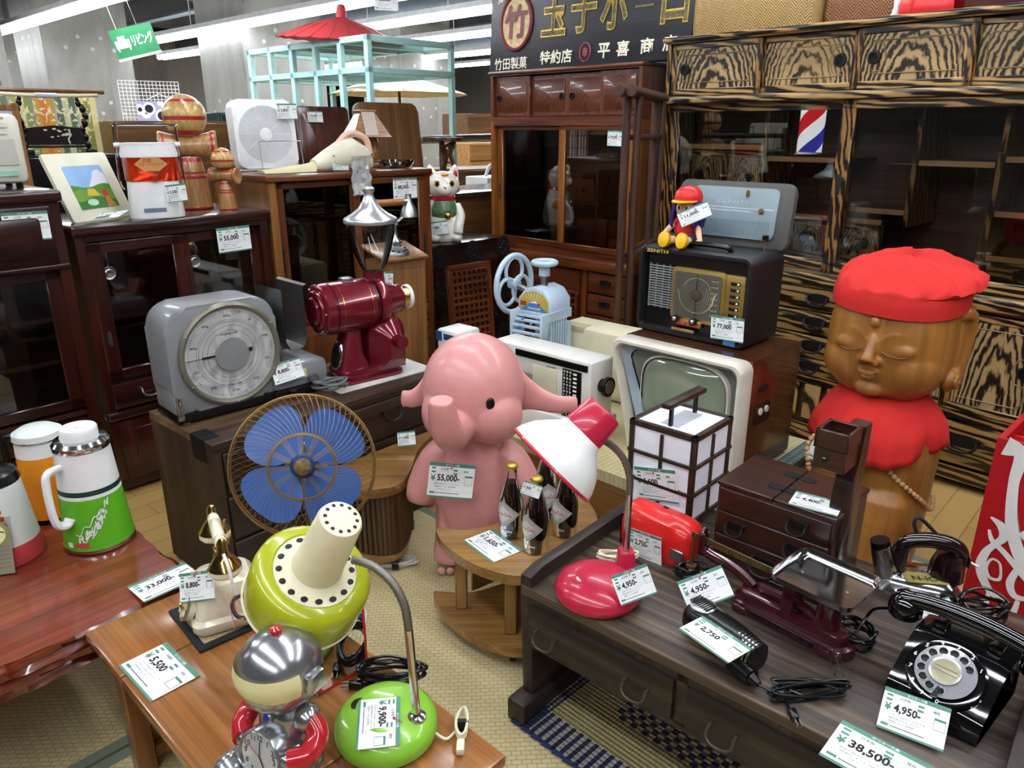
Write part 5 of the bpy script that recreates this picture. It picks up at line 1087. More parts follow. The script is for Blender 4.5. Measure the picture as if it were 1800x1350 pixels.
# ---- ice shaver
m_sky = pm('pale_blue_enamel', '#b3c8d8', .28, coat=.4)
icz = thing('ice_shaver', 'pale blue hand cranked ice shaver with a big flywheel behind the sewing machine', 'ice shaver', (.015, 2.822, .301), -38)
IW, IDp = .155, .16
g = G()
for s_ in (0, 1):
    y0 = .0 + s_ * (IDp - .012)
for x in (0, IW - .02): g.loft([[(x + a, y, z) for a in (0, .02) for y in ((y0, y1) if a == 0 else (y1, y0))] for z, y0, y1 in ((0, -.02, .01), (.2, .0, .03), (.3, .0, .03))], m_sky); g.loft([[(x + a, y, z) for a in (0, .02) for y in ((y0, y1) if a == 0 else (y1, y0))] for z, y0, y1 in ((0, .16, .19), (.2, .13, .16), (.3, .13, .16))], m_sky)
g.box(-.01, -.03, 0, IW + .01, .2, .018, m_sky, .006); g.build('frame', icz)
g = G()
for i in range(7): g.box(IW - .004, .016 + i * .0165, .03, IW + .004, .022 + i * .0165, .33, m_sky, .001, 1)
g.loft([[(IW + a, y, z) for a in (-.006, .006) for y in ((.0, .15) if a < 0 else (.15, .0))] for z in (.325, .36)], m_sky); g.build('side_grille', icz)
g = G()
for k in range(9):
    a = R(10 + 70 * k / 8); y, z = -.01 - .055 * cos(a) + .03, .265 + .085 * sin(a)
    if k % 2 == 0: g.box(.004, y - .004, z - .006, IW - .004, y + .004, z + .006, m_sky, .002, 1)
g.box(0, -.04, .25, .012, .02, .36, m_sky, .003).box(IW - .012, -.04, .25, IW, .02, .36, m_sky, .003); g.build('slotted_cover', icz)
for i, (x, z) in enumerate(((.06, .335), (.10, .318), (.05, .30), (.10, .275), (.03, .272))): G().ell((x, -.036, z), (.007, .003, .006), pm('blue_drop', '#3c78c4', .4), 10, 6).build('blue_drop', icz)
arc = [(0, .345), (IW, .345), (IW, .40), (IW * .8, .438), (IW * .5, .45), (IW * .2, .438), (0, .40)]
G().prism(arc, -.10, .035, m_sky, frame((0, .05, 0), (1, 0, 0), (0, 0, 1)), .006).build('head', icz)
g = G().push(FRONT(0, .0135, 0)); in_ = [(IW / 2 + (x - IW / 2) * .86, .392 + (z - .392) * .74) for x, z in arc]
g.prism(in_, 0, .002, pm('label_gold', '#b9a33a', .4)); 
for i in range(9): a = R(15 + i * 18.75); p = V((IW * .52, .385)); g.prism([(p.x + .012 * cos(a), p.y + .012 * sin(a)), (p.x + .05 * cos(a - .03), p.y + min(.042, .05 * sin(a))), (p.x + .05 * cos(a + .03), p.y + min(.042, .05 * sin(a)))], .002, .0024, M_paper)
g.prism([(.012, .36), (IW - .012, .36), (IW * .72, .378), (IW * .55, .396), (IW * .45, .392), (IW * .25, .372)], .0024, .003, pm('label_blue', '#2f79bd', .4)).prism([(IW * .55, .397), (IW * .45, .393), (IW * .40, .386), (IW * .5, .389), (IW * .62, .387)], .003, .0034, M_paper)
g.lathe([(.007, .0036), (0, .0037)], M_red, 14, T(IW * .66, .384, 0), (False, False)).text('Hatsuyuki', .010, M_paper, T(IW * .52, .3675, .0034), .012, .06).box(.014, .375, .0024, .042, .392, .003, pm('label_brown', '#8e3b22', .5)).build('label', icz)
G().cyl((IW / 2, .08, .44), (IW / 2, .08, .51), .014, M_steel).cyl((IW / 2, .08, .485), (IW / 2, .08, .525), .022, m_sky).torus((IW / 2, .08, .535), .043, .011, m_sky, seg=36, s2=10).lathe([(.0, .53), (.036, .53)], m_sky, 20, T(IW / 2, .08, 0)).build('hand_wheel', icz)
FW = frame((-.055, .06, .44), (0, 1, 0), (0, 0, 1)); g = G().push(FW); g.torus((0, 0, 0), .112, .011, m_sky, seg=56, s2=10)
for k in range(3): a = R(90 + 120 * k); g.torus((.052 * cos(a), .052 * sin(a), 0), .052, .0075, m_sky, seg=30)
g.lathe([(.02, -.02), (.02, .02)], m_sky, 18); g.build('flywheel', icz)
G().cyl((-.055, .06, .44), (0.02, .06, .42), .012, M_steel).build('axle', icz)
G().box(.03, .02, .018, .12, .1, .24, pm('grey_tray', '#707574', .4), .004).box(.10, .0155, .2, .13, .02, .225, M_paper).build('ice_chamber', icz)
# ---- sewing machine and its case
sm = thing('sewing_machine', 'white sewing machine with a black stitch chart panel between the elephant and the television', 'sewing machine', (-.075, 2.625, .301), -42)
m_sw = pm('sewing_white', '#dedcd4', .3)
G().box(0, -.02, 0, .46, .16, .075, m_sw, .012).build('bed', sm)
G().box(.30, .0, .07, .455, .13, .29, m_sw, .012).box(0, .001, .19, .454, .129, .291, m_sw, .014).box(-.001, .005, .09, .11, .125, .288, m_sw, .012).build('arm', sm)
G().box(.12, -.004, .255, .44, .003, .278, M_black, .001, 1).build('top_panel', sm)
g = G().box(.335, -.004, .08, .415, .001, .25, M_black, .001, 1)
for i in range(11): g.box(.383, -.006, .088 + i * .0148, .397, -.0035, .094 + i * .0148, M_paper)
for j in range(3):
    for i in range(14): g.box(.341 + j * .013, -.005, .085 + i * .0118, .345 + j * .013 + .003 * (i % 2), -.0035, .092 + i * .0118, pm('chart_grey', '#b9b9b5', .5))
g.build('stitch_chart', sm)
G().box(.20, -.003, .085, .31, .001, .235, pm('machine_window', '#c9c4a8', .3), .004).build('window', sm)
g = G(); g.text('JANOME', .008, M_ink, FRONT(.285, -.0035, .243), .012, .04); g.build('lettering', sm)
G().cyl((.455, .06, .20), (.475, .06, .20), .024, M_black, seg=28).cyl((.475, .06, .20), (.487, .06, .20), .034, M_black, seg=32).cyl((.487, .06, .20), (.489, .06, .20), .024, M_steel, seg=28).build('hand_wheel', sm)
g = G(); g.box(0, 0, 0, .12, .12, .30, M_white, .012).box(-.002, -.002, .255, .03, .005, .29, pm('blue_print', '#2b4a7a', .4)).box(.04, -.002, .262, .11, .002, .285, pm('blue_print', '#2b4a7a', .4))
solo('white_machine_case', g, 'white machine head with blue marks peeping out behind the elephant, opposite the television', 'sewing machine', (-.29, 2.75, .001 + .3), -42); 
so_ = onz(905, 690, .3)
g = G(); g.box(-.02, 0, 0, .36, .17, .275, pm('cream_case', '#dcd6b4', .35), .02).box(.0, -.004, .255, .12, .05, .279, pm('cream_case_groove', '#b9b391', .4), .002); solo('machine_case', g, 'cream plastic machine case behind the white sewing machine', 'case', (.195, 2.92, .301), -42)
# ================================================================ paper lantern, workbox, red appliance
m_lw = wood('lantern_frame', ('#20150f', '#33241a', '#4a3728'), 'z', 1, 40, .45, .1); m_acr = pm('white_acrylic', '#e4e6ee', .3, emit='#eef0ff', es=.12)
la = thing('paper_lantern', 'square lantern of white panes in a dark wooden lattice on the writing desk', 'lantern', tuple(onz(1212, 941, .36)) , 42)
la.location = (.441, 1.628, .3605); LWd = .19; LH = .262
la.rotation_euler = (0, 0, R(45))
def lbox(*a, n='frame_bar'): return G().box(*a, m_lw, .0015, 1)
g = G().box(.006, .006, .03, LWd - .006, LWd - .006, LH - .01, m_acr); g.box(.01, .01, LH - .012, LWd - .01, LWd - .01, LH - .004, m_acr).build('panes', la)
g = G()
for x in (0, LWd - .014):
    for y in (0, LWd - .014): g.box(x, y, 0, x + .014, y + .014, LH, m_lw, .0015, 1)
for z0, z1 in ((.018, .03), (LH - .014, LH)):
    g.box(0, 0, z0, LWd, .013, z1, m_lw).box(0, LWd - .013, z0, LWd, LWd, z1, m_lw).box(0, 0, z0, .013, LWd, z1, m_lw).box(LWd - .013, 0, z0, LWd, LWd, z1, m_lw)
g.build('frame', la)
g = G()
for z in (.10, .175): g.box(.0, -.003, z, LWd, .004, z + .008, m_lw).box(.0, LWd - .004, z, LWd, LWd + .003, z + .008, m_lw).box(-.003, 0, z, .004, LWd, z + .008, m_lw).box(LWd - .004, 0, z, LWd + .003, LWd, z + .008, m_lw)
k = LWd / 2 - .004; g.box(k, .0, .03, k + .008, .008, LH - .02, m_lw).box(k, LWd - .008, .03, k + .008, LWd, LH - .02, m_lw).box(0, k, .03, .008, k + .008, LH - .02, m_lw).box(LWd - .008, k, .03, LWd, k + .008, LH - .02, m_lw)
g.build('lattice', la)
g = G().box(.035, .07, LH - .0035, .155, .12, LH - .002, pm('opening_shade', '#b9bcc4', .5)); g.build('top_opening', la)
G().box(.03, .088, LH - .01, .04, .096, LH + .05, M_iron).box(.15, .088, LH - .01, .16, .096, LH + .05, M_iron).box(.005, .078, LH + .048, .185, .106, LH + .062, m_lw, .003).build('handle', la)
la.rotation_euler = (0, 0, R(-42.5 + 90)); 
# workbox
m_wb = wood('workbox_wood', ('#1f0f0b', '#371b13', '#4f2a1d'), 'x', 1.4, 30, .28, .4); m_wbz = wood('workbox_wood_upright', ('#1c0e0a', '#2c1610', '#402218'), 'z', 1.4, 30, .3, .4)
wb = thing('sewing_workbox', 'dark wooden sewing workbox with iron pulls and a pincushion tower on the desk', 'workbox', (.469, 1.512, .3605), -43)
BW, BDp, BH = .262, .19, .20
G().box(0, 0, 0, BW, BDp, BH, m_wbz, .003, 1).box(-.004, -.004, 0, BW + .004, BDp + .004, .012, m_wbz, .002, 1).build('body', wb)
G().box(-.003, -.004, BH, .128, BDp, BH + .010, m_wb, .002, 1).build('fixed_top', wb); G().box(.130, -.004, BH, BW + .003, BDp, BH + .010, m_wb, .002, 1).build('lid', wb)
for y in (.055, .135):
    g = G()
    for s_ in (-1, 1): g.prism(sup(.018, .014, .9, 20), .0, .0012, M_iron, T(.129 + s_ * .02, y, BH + .010))
    g.cyl((.129, y - .014, BH + .011), (.129, y + .014, BH + .011), .003, M_iron, seg=8); g.build('hinge', wb)
for x0, x1, z0, z1, px in ((.006, BW - .006, .142, .196, (.19,)), (.006, BW - .006, .085, .138, (.055, .19)), (.006, BW - .006, .014, .08, (.13,))):
    d = G().box(x0, -.005, z0, x1, .004, z1, m_wb, .002, 1).build('drawer', wb)
    for p in px: iron_pull(d, p, -.005, (z0 + z1) / 2, .022 if len(px) > 1 or z0 > .1 else .034)
tw_ = G().box(BW - .034, .10, 0, BW + .004, .175, .0, m_wbz) if False else G()
tw_.prism([(.03, .0), (.115, .0), (.115, .39), (.075, .39), (.07, .32), (.05, .28), (.035, .24)], BW - .030, BW + .006, m_wbz, frame((0, 0, 0), (0, 1, 0), (0, 0, 1)), .003); tw_.build('upright_post', wb)
tx, ty, tz = BW - .05, .012, .31
G().box(tx - .012, ty - .02, tz, tx + .052, ty + .05, tz + .045, m_wb, .002, 1).build('tower_drawer', wb)
g = G().box(tx - .014, ty - .022, tz + .046, tx + .054, ty + .052, tz + .05, m_wb).box(tx - .014, ty - .022, tz + .046, tx - .006, ty + .052, tz + .085, m_wb, .001, 1).box(tx + .046, ty - .022, tz + .046, tx + .054, ty + .052, tz + .085, m_wb, .001, 1).box(tx - .014, ty - .022, tz + .046, tx + .054, ty - .014, tz + .085, m_wb, .001, 1).box(tx - .014, ty + .044, tz + .046, tx + .054, ty + .052, tz + .085, m_wb, .001, 1); g.build('pincushion_box', wb)
G().push(FRONT(tx + .012, ty - .02, tz + .024)).lathe([(.003, 0), (.006, .005), (.004, .008)], M_black, 12).build('knob', wb)
# red appliance
m_rp = pm('bright_red_plastic', '#d3201c', .3, coat=.3)
rp = thing('pencil_sharpener', 'rounded red electric appliance lying on the desk behind the pink lamp', 'appliance', (.268, 1.585, .3605), -45)
sec = [(.0, .0), (.085, .0), (.095, .02), (.095, .07), (.085, .095), (.06, .108), (.03, .108), (.006, .095), (-.004, .07), (-.004, .02)]
G().loft([[(x, .045 + (y - .045) * k, .052 + (z - .052) * k) for y, z in sec] for x, k in ((.0, .95), (.005, 1), (.12, 1), (.15, .94), (.168, .82), (.178, .6))], m_rp).build('body', rp)
G().box(-.006, -.002, .002, .0, .092, .085, M_black, .003).push(frame((-.008, .045, .075), (0, -1, 0), (0, 0, 1))).lathe([(.02, 0), (.02, .006), (.012, .008)], M_chrome, 20).build('end_panel', rp)
G().box(.075, .055, .107, .087, .062, .1095, M_black).build('switch', rp); G().box(.135, -.004, .02, .172, .002, .05, M_steel, .002, 1).build('rating_plate', rp)
g = G(); q = world(rp, (.2, -.01, .006)); g.tube(coil((q.x, q.y, .3655), .035, .022, 4, zr=.006, seed=12), .0035, M_black, 6); solo('black_cable_coil', g, 'coiled black cord behind the red appliance and beside the beam scale', 'cord')
# ================================================================ wooden statue with red cap and bib
m_st = wood('statue_wood', ('#93602a', '#a06a2e', '#ac7637'), 'z', .6, 6, .38, .15, .05, .6, (.2, .5, .8)); m_std = pm('statue_groove', '#7a451c', .5); m_cap = pm('red_cotton', '#c5231e', .85, bump=.25, bscale=400); m_neck = pm('pale_neck_wood', '#cbb083', .5)
st = thing('wooden_statue', 'carved honey wood child monk statue with closed eyes wearing red cloth before the zebra cabinet', 'statue', (1.105, 2.07, 0), -46)
g = G()
g.loft([[(x, y, z) for x, y in sup(rx, ry, .8, 36)] for z, rx, ry in ((0, .150, .13), (.08, .158, .138), (.25, .168, .142), (.42, .172, .145), (.50, .160, .135), (.555, .12, .11), (.59, .085, .085), (.66, .08, .08))], m_st)
g.loft([[(x, y - .075, z) for x, y in sup(rx, ry, .7, 36)] for z, rx, ry in ((0, .158, .10), (.1, .164, .105), (.24, .166, .102), (.30, .158, .09), (.335, .13, .065), (.345, .09, .04))], m_st)
g.ell((0, 0, .755), (.166, .158, .18), m_st, 40, 24, e=.74)
for s_ in (-1, 1): g.ell((s_ * .075, -.066, .695), (.085, .085, .085), m_st)
g.ell((0, -.115, .628), (.045, .038, .028), m_st)
g.tube(cr([(0, -.15, .785), (0, -.162, .755), (0, -.178, .728), (0, -.183, .715)], 4), [.011, .012, .013, .014, .015, .016, .017, .018, .019, .020, .021, .021, .020], m_st, 14)
for s_ in (-1, 1): g.ell((s_ * .018, -.168, .713), (.013, .014, .011), m_st)
g.ell((0, -.165, .685), (.029, .019, .0062), m_st).ell((0, -.165, .671), (.022, .019, .0082), m_st)
g.ell((0, -.162, .824), (.015, .010, .015), m_st)
for s_ in (-1, 1):
    g.tube(cr([(s_ * .018, -.155, .768), (s_ * .04, -.154, .79), (s_ * .075, -.146, .793), (s_ * .112, -.122, .774)], 5), .0048, m_st, 8)
    g.ell((s_ * .066, -.141, .752), (.043, .016, .022), m_st)
body = remesh(g.build('body', st), .0048, 5)
for s_ in (-1, 1):
    G().tube(cr([(s_ * .025, -.1590, .745), (s_ * .05, -.1610, .736), (s_ * .078, -.1555, .735), (s_ * .108, -.134, .743)], 5), [.0006] + [.0022] * 14 + [.0006], m_std, 6).build('eyelid_line', st)
    e = G(); e.tube(cr([(s_ * 0.148, .01, .83), (s_ * 0.164, .03, .845), (s_ * 0.176, .055, .83), (s_ * 0.176, .06, .78), (s_ * 0.169, .05, .71), (s_ * 0.162, .035, .66), (s_ * 0.162, .015, .645)], 5), [.012, .014, .016, .017, .018, .018, .018, .018, .017, .017, .016, .015, .015, .015, .015, .015, .016, .017, .018, .019, .02, .021, .022, .023, .024, .024, .025, .025, .025, .025, .024][:31], m_st, 12)
    e.ell((s_ * .155, .035, .75), (.018, .03, .085), m_st)
    e.ell((s_ * .160, .012, .655), (.02, .034, .034), m_st); e.tube(cr([(s_ * .178, .02, .665), (s_ * .181, .0, .672), (s_ * .181, -.012, .655), (s_ * .181, .005, .64), (s_ * .182, .02, .65), (s_ * .183, .008, .658)], 5), .0075, m_st, 8)
    remesh(e.build('ear', st), .0035, 3)
G().tube(cr([(-.024, -.1785, .679), (-.01, -.1815, .681), (0, -.181, .678), (.01, -.1815, .681), (.024, -.1785, .679)], 4), .0011, m_std, 6).build('mouth_line', st)
G().lathe([(.088, .575), (.09, .60), (.085, .625)], m_neck, 32, caps=(False, False)).build('neck_band', st)
# cap
def capring(k, n=72):
    pass
g = G(); n = 90; rg_ = []
for z, f in ((.853, 1.0), (.853, 1.02), (.878, 1.03), (.902, 1.02), (.910, 1.0)):
    rg_.append([(x * f, y * f, z + .012 * (y / .16) + .004 * sin(2 * a_)) for (x, y), a_ in zip(sup(.170, .162, .9, n), [2 * PI * i / n for i in range(n)])])
for k, (z, f, wr) in enumerate(((.911, 1.005, .003), (.919, 1.02, .008), (.933, .985, .010), (.950, .89, .010), (.966, .72, .009), (.979, .50, .006), (.989, .25, .003), (.994, .02, 0))):
    ring = []
    for i, (x, y) in enumerate(sup(.170, .162, .95, n)):
        a_ = 2 * PI * i / n; wv = wr * (sin(a_ * 17 + k * .7) + .6 * sin(a_ * 29 + k * 1.9) + .5 * sin(a_ * 7 - k)); ff = f + wv * 1.6
        ring.append((x * ff + (.03 * max(0, x / .17)) * (1 if k in (1, 2, 3) else .4), y * ff + .02 * min(k, 3) * .5, z + wv * .5 + .012 * (y / .16) + .005 * sin(a_ * 3 + k)))
    rg_.append(ring)
g.loft(rg_, m_cap, (False, True)); c_ = g.build('cap', st, 70)
# bib
g = G(); n = 80; rg_ = []
for k in range(11):
    f = k / 10; z = .602 - .045 * f - .13 * f ** 1.4; rad = .095 + .078 * min(1, f * 1.5) ** .7; ring = []
    for i in range(n):
        a_ = 2 * PI * i / n; front = max(0, -sin(a_)); side = abs(cos(a_))
        wv = .013 * f * f * sin(a_ * 7 + 1) + .004 * f * sin(a_ * 15 + 2 + f * 3) + .003 * f * sin(a_ * 23)
        rx, ry = rad + wv, rad * .98 + wv + .03 * f * front
        ring.append((rx * cos(a_) * (1 + .04 * f), ry * sin(a_), z - .03 * f * front + .035 * f * side * f + .004 * sin(a_ * 8) * f))
    rg_.append(ring)
g.loft(rg_, m_cap, (False, False)); b_ = g.build('bib', st, 70); m_ = b_.modifiers.new('thickness', 'SOLIDIFY'); m_.thickness = .003
# bead necklace
m_bead = pm('pale_wood_bead', '#b98e63', .45)
bd = thing('bead_necklace', 'long string of pale wooden beads hung slantwise round the wooden statue', 'beads', tuple(st.location), -46)
inv_s = (Matrix.Translation(st.location) @ Matrix.Rotation(R(-46), 4, 'Z')).inverted()
bpy.context.view_layer.update(); be = body.evaluated_get(bpy.context.evaluated_depsgraph_get())
def on_statue(px, py, d, off):
    """the statue's own surface on a sight line, else the distance d"""
    o_ = inv_s @ V((0, 0, HC)); q = inv_s.to_3x3() @ ray(px, py); hit, loc, nr, _ = be.ray_cast(o_, q.normalized())
    return loc + nr * off if hit else o_ + q * d
path = cr([on_statue(a, b, c_, .009) for a, b, c_ in ((1428, 850, 2.2), (1421, 815, 2.2), (1419, 785, 2.2), (1428, 768, 2.2), (1450, 764, 2.2), (1490, 756, 2.1), (1525, 770, 2.1), (1542, 795, 2.1), (1560, 822, 2.1), (1580, 845, 2.1), (1600, 864, 2.1), (1618, 882, 2.15), (1630, 894, 2.2), (1638, 892, 2.27), (1640, 872, 2.33))], 16)
pts = [path[0]]; sp_ = .0148
for p in path:
    if (p - pts[-1]).length >= sp_: pts.append(p)
first = None
for p in pts:
    if first is None: first = G().ell((0, 0, 0), .0076, m_bead, 14, 9).build('bead', bd); o = first
    else: o = first.copy(); C.objects.link(o); o.parent = bd
    o.location = p
G().tube(pts, .0014, m_neck, 5).build('string', bd)
# ================================================================ red drinks crate with white script
m_crt = pm('crate_red', '#a51218', .4, var=.04); m_crt2 = pm('crate_red_inside', '#c32024', .4); m_scw = pm('script_white', '#dcd9d6', .45); m_gsh = pm('script_grey', '#8b8a90', .45)
cc = V((1.158, 1.626, 0)); ck = thing('drinks_crate', 'tall red drinks crate with white flowing script standing behind the writing desk', 'crate', tuple(cc), -46)
CH, CW, CDp = .625, .46, .32
g = G(); g.box(0, 0, 0, CW, .014, CH, m_crt).box(0, CDp - .014, 0, CW, CDp, CH, m_crt).box(0, .014, 0, .014, CDp - .014, CH, m_crt).box(CW - .014, .014, 0, CW, CDp - .014, CH, m_crt).box(.014, .014, 0, CW - .014, CDp - .014, .02, m_crt); g.build('body', ck)
G().box(.014, .10, .3, CW - .014, .108, CH - .02, m_crt2).box(.014, .2, .3, CW - .014, .208, CH - .02, m_crt2).build('divider', ck)
G().box(.014, .014, .50, CW - .014, CDp - .014, .51, m_crt2).build('tray', ck)
n_ = V((sin(R(-46)), -cos(R(-46)), 0)); inv = (Matrix.Translation(cc) @ Matrix.Rotation(R(-46), 4, 'Z')).inverted()
def cf(px, py): q = inv @ onplane(px, py, cc, n_); return (q.x, q.z)
def stroke(g, pts, wd, m, y):
    P_ = cr([V((a, b, 0)) for a, b in [cf(*p) for p in pts]], 8); W_ = []
    for i in range(len(P_)): t = i / (len(P_) - 1) * (len(wd) - 1); k = min(int(t), len(wd) - 2); W_.append(wd[k] + (wd[k + 1] - wd[k]) * (t - k))
    L, Rr = [], []
    for i, p in enumerate(P_):
        t = (P_[min(i + 1, len(P_) - 1)] - P_[max(i - 1, 0)]).normalized(); nn = V((-t.y, t.x, 0)) * W_[i] / 2; L.append(p + nn); Rr.append(p - nn)
    g.loft([[(a.x, y, a.y) for a in L], [(b.x, y, b.y) for b in Rr]], m, closed=False)
g = G()
stroke(g, [(1768, 783), (1795, 800), (1782, 850), (1778, 920), (1792, 975), (1815, 1010)], [.05, .03, .022, .026, .03, .03], m_scw, -.0012)
stroke(g, [(1800, 800), (1787, 850), (1784, 900), (1795, 950)], [.004, .01, .012, .004], m_gsh, -.0010)
stroke(g, [(1742, 908), (1762, 926), (1764, 945), (1748, 957), (1733, 970), (1724, 990), (1726, 1010), (1738, 1035), (1756, 1052), (1774, 1058)], [.004, .022, .02, .014, .018, .022, .022, .018, .012, .006], m_scw, -.0018)
stroke(g, [(1739, 930), (1745, 950), (1765, 970), (1790, 1000), (1815, 1030)], [.006, .012, .014, .016, .018], m_scw, -.0024)
stroke(g, [(1760, 1012), (1758, 990), (1744, 982), (1734, 996), (1740, 1014), (1756, 1018), (1760, 1008)], [.006, .006, .006, .008, .008, .008, .006], m_scw, -.003)
stroke(g, [(1812, 985), (1790, 1000), (1776, 1024), (1782, 1045), (1800, 1052), (1815, 1050)], [.01, .014, .018, .016, .012, .01], m_scw, -.0030)
stroke(g, [(1795, 935), (1808, 950), (1815, 970)], [.016, .018, .02], m_scw, -.0024)
stroke(g, [(1738, 1040), (1735, 1062), (1745, 1082), (1762, 1092)], [.008, .012, .014, .010], m_scw, -.0034); stroke(g, [(1740, 1085), (1760, 1092), (1780, 1078), (1790, 1055)], [.012, .014, .014, .01], m_scw, -.0034)
g.build('white_script', ck)
# ================================================================ lacquered table: thermos jugs
m_lime = pm('lime_green', '#5cae22', .3); m_dkg = pm('dark_green_band', '#163d33', .35); m_or = pm('orange_enamel', '#e08a1e', .3); m_pgrey = pm('pale_jug_grey', '#d5dad6', .35); m_coral = pm('coral_red', '#c8454a', .4)
LZ = .3255
p = onz(177, 948, LZ); th = thing('thermos_jug', 'green and white thermos jug with a white handle on the lacquered table', 'thermos', (p.x, p.y, LZ), -8)
Rz = lambda z: .081 - .02 * z / .272
def jug(o, bands, h=.272):
    g = G()
    prev = None
    for z0, z1, m in bands:
        g.lathe([(Rz(z0), z0), (Rz(z1), z1)], m, 40, caps=(False, False))
    return g.build('body', o)
jug(th, ((.012, .145, m_lime), (.145, .154, M_white), (.154, .167, m_dkg), (.167, .262, M_white)))
G().lathe([(.078, 0), (.0825, .004), (.0815, .013)], M_chrome, 40).build('base_ring', th)
G().lathe([(.0625, .26), (.0645, .264), (.0645, .276), (.058, .284), (.046, .286), (.04, .282)], M_chrome, 40).build('collar', th)
G().lathe([(.040, .28), (.042, .286), (.042, .309), (.039, .313), (0, .314)], M_white, 32).ell((.006, -.01, .3135), (.003, .003, .001), M_red, 8, 4).build('stopper', th)
hd = cr([(-.018, -.064, .228), (-.022, -.098, .228), (-.022, -.108, .20), (-.018, -.112, .13), (-.014, -.106, .098), (-.010, -.085, .09), (-.008, -.074, .10)], 6)
G().tube(hd, .0125, M_white, 10, flat=.75).build('handle', th)
g = G(); rng = random.Random(2)
for a0, a1, zz, st in ((5, 50, .035, 'Royal'), (18, 60, .058, 'au bon'), (40, 68, .09, 'Cafe')):
    vs_, fs, w0, h0 = _glyphs(st, .03); mi = g._i(M_white); k = R(a1 - a0) * .078 / w0
    q = []
    for x, y in vs_:
        u = (x / w0 + .5); a = R(-90 + a0 + (a1 - a0) * u); z = zz + .05 * u + y * k + .004 * sin(u * 20); r = Rz(z) + .0008; q.append(g._v((r * cos(a), r * sin(a), z)))
    for f in fs: g._f([q[i] for i in f], mi)
for k in range(4): pts = [((Rz(.04 + .03 * t) + .001) * cos(R(-90 + 2 + 40 * t)), (Rz(.04 + .03 * t) + .001) * sin(R(-90 + 2 + 40 * t)), .02 + .016 * k + .05 * t + .006 * sin(t * 14 + k)) for t in [i / 24 for i in range(25)]]; g.tube(pts, .0011, M_white, 4) if k in (0, 2) else None
g.build('script_print', th, 80)
g = G()
for a, w__, m in ((-12, .11, M_paper), (4, .24, m_coral)): pts = [((.0808 + .0004) * cos(R(-96 + a + 12 * t * w__ * 8)), (.0808) * sin(R(-96 + a + 12 * t * w__ * 8))) for t in (0, .5, 1)]; g.loft([[(x, y, .022) for x, y in pts], [(x * .998, y * .998, .036) for x, y in pts]], m, closed=False)
g.build('stickers', th)
p = onz(97, 902, LZ); th2 = thing('thermos_jug', 'orange and white thermos jug with a black handle behind the green thermos', 'thermos', (p.x, p.y, LZ), 0)
Rz = lambda z: .066 - .010 * z / .25
jug(th2, ((.012, .185, m_or), (.185, .225, M_white)))
G().lathe([(.066, 0), (.068, .003), (.067, .013)], M_black, 36).build('base_ring', th2)
G().lathe([(.0575, .225), (.06, .228), (.058, .245), (.04, .256), (.0, .262)], m_pgrey, 36).lathe([(.058, .226), (.0605, .2265), (.0605, .230)], M_chrome, 36, caps=(False, False)).build('lid', th2)
G().tube(cr([(-.055, .0, .225), (-.085, .0, .222), (-.098, 0, .19), (-.095, 0, .12), (-.085, 0, .095), (-.06, 0, .09)], 6), .011, M_black, 10).build('handle', th2)
p = onz(12, 975, LZ); th3 = thing('thermos_jug', 'pale thermos jug with orange flower dots and a coral base cut by the picture edge', 'thermos', (p.x, p.y, LZ), 0)
Rz = lambda z: .084 - .024 * z / .24
jug(th3, ((.05, .20, m_pgrey),))
G().lathe([(.082, 0), (.085, .006), (.0805, .05)], m_coral, 36).build('base_ring', th3)
G().lathe([(.064, .198), (.066, .205), (.06, .222), (.04, .232), (0, .236)], M_black, 36).build('lid', th3); G().lathe([(.03, .23), (.03, .246), (.0, .252)], M_red, 24).build('stopper', th3)
g = G()
for a, z in ((22, .125), (28, .142), (35, .132), (25, .105), (38, .115), (44, .128), (30, .12), (36, .10), (42, .145), (46, .108)):
    r = Rz(z) + .0006; a = R(-90 + a); g.push(frame((r * cos(a), r * sin(a), z), (-sin(a), cos(a), 0), (0, 0, 1))).lathe([(.0062, 0), (0, .0004)], pm('dot_orange', '#d5582e', .5), 14, caps=(False, False), sx=.8, sy=1.15).pop()
g.build('flower_dots', th3)
g = G(); g.push(T(p.x + .052, p.y - .092, LZ, 76, 0, 18)); g.box(-.05, .002, 0, .03, .14, .0015, M_film).box(-.045, .004, .0004, .025, .085, .0011, pm('card_beige', '#e3dcc0', .6)); g.ell((-.01, .1, .001), (.036, .034, .0008), pm('card_yellow', '#e2dc9a', .5), 24, 6); g.text('スト', .018, pm('card_blue', '#2c3f7a', .5), T(-.008, .105, .0022), .02)
for i in range(6): g.box(-.04, .02 + i * .01, .0012, .02, .0206 + i * .01, .0013, M_tagtxt)
o = solo('instruction_bag', g, 'clear plastic bag with a printed card leaning on the flower dotted thermos', 'plastic bag')
# ================================================================ honey table: telephone, mirror, clock figure, lamp
HZ_ = .3305
mq = [onz(*q, HZ_) for q in ((351, 1150), (315, 1102), (436, 1112))]
mx_ = (mq[2] - mq[0]).normalized(); ang = math.degrees(math.atan2(mx_.y, mx_.x))
tm = thing('tatami_coaster', 'small square woven rush mat with black border under the cream telephone', 'mat', tuple(mq[0]), ang)
G().box(.0, .0, 0, .2, .18, .006, pm('black_cloth', '#17191d', .8), .002).build('border', tm); G().box(.016, .016, .0055, .184, .164, .0075, weave('coaster_rush', '#b9a878', '#c3b284', .012, .008, bump=.4, mort='#8f8058')).build('rush', tm)
m_ivp = pm('ivory_phone', '#d8d0b4', .25, coat=.3); m_gl = pm('bright_brass', '#caa85a', .15, metal=1)
pp = world(tm, (.095, .085, .008)); ph = thing('cradle_telephone', 'cream and brass antique style telephone standing on the small woven mat', 'telephone', tuple(pp), -62)
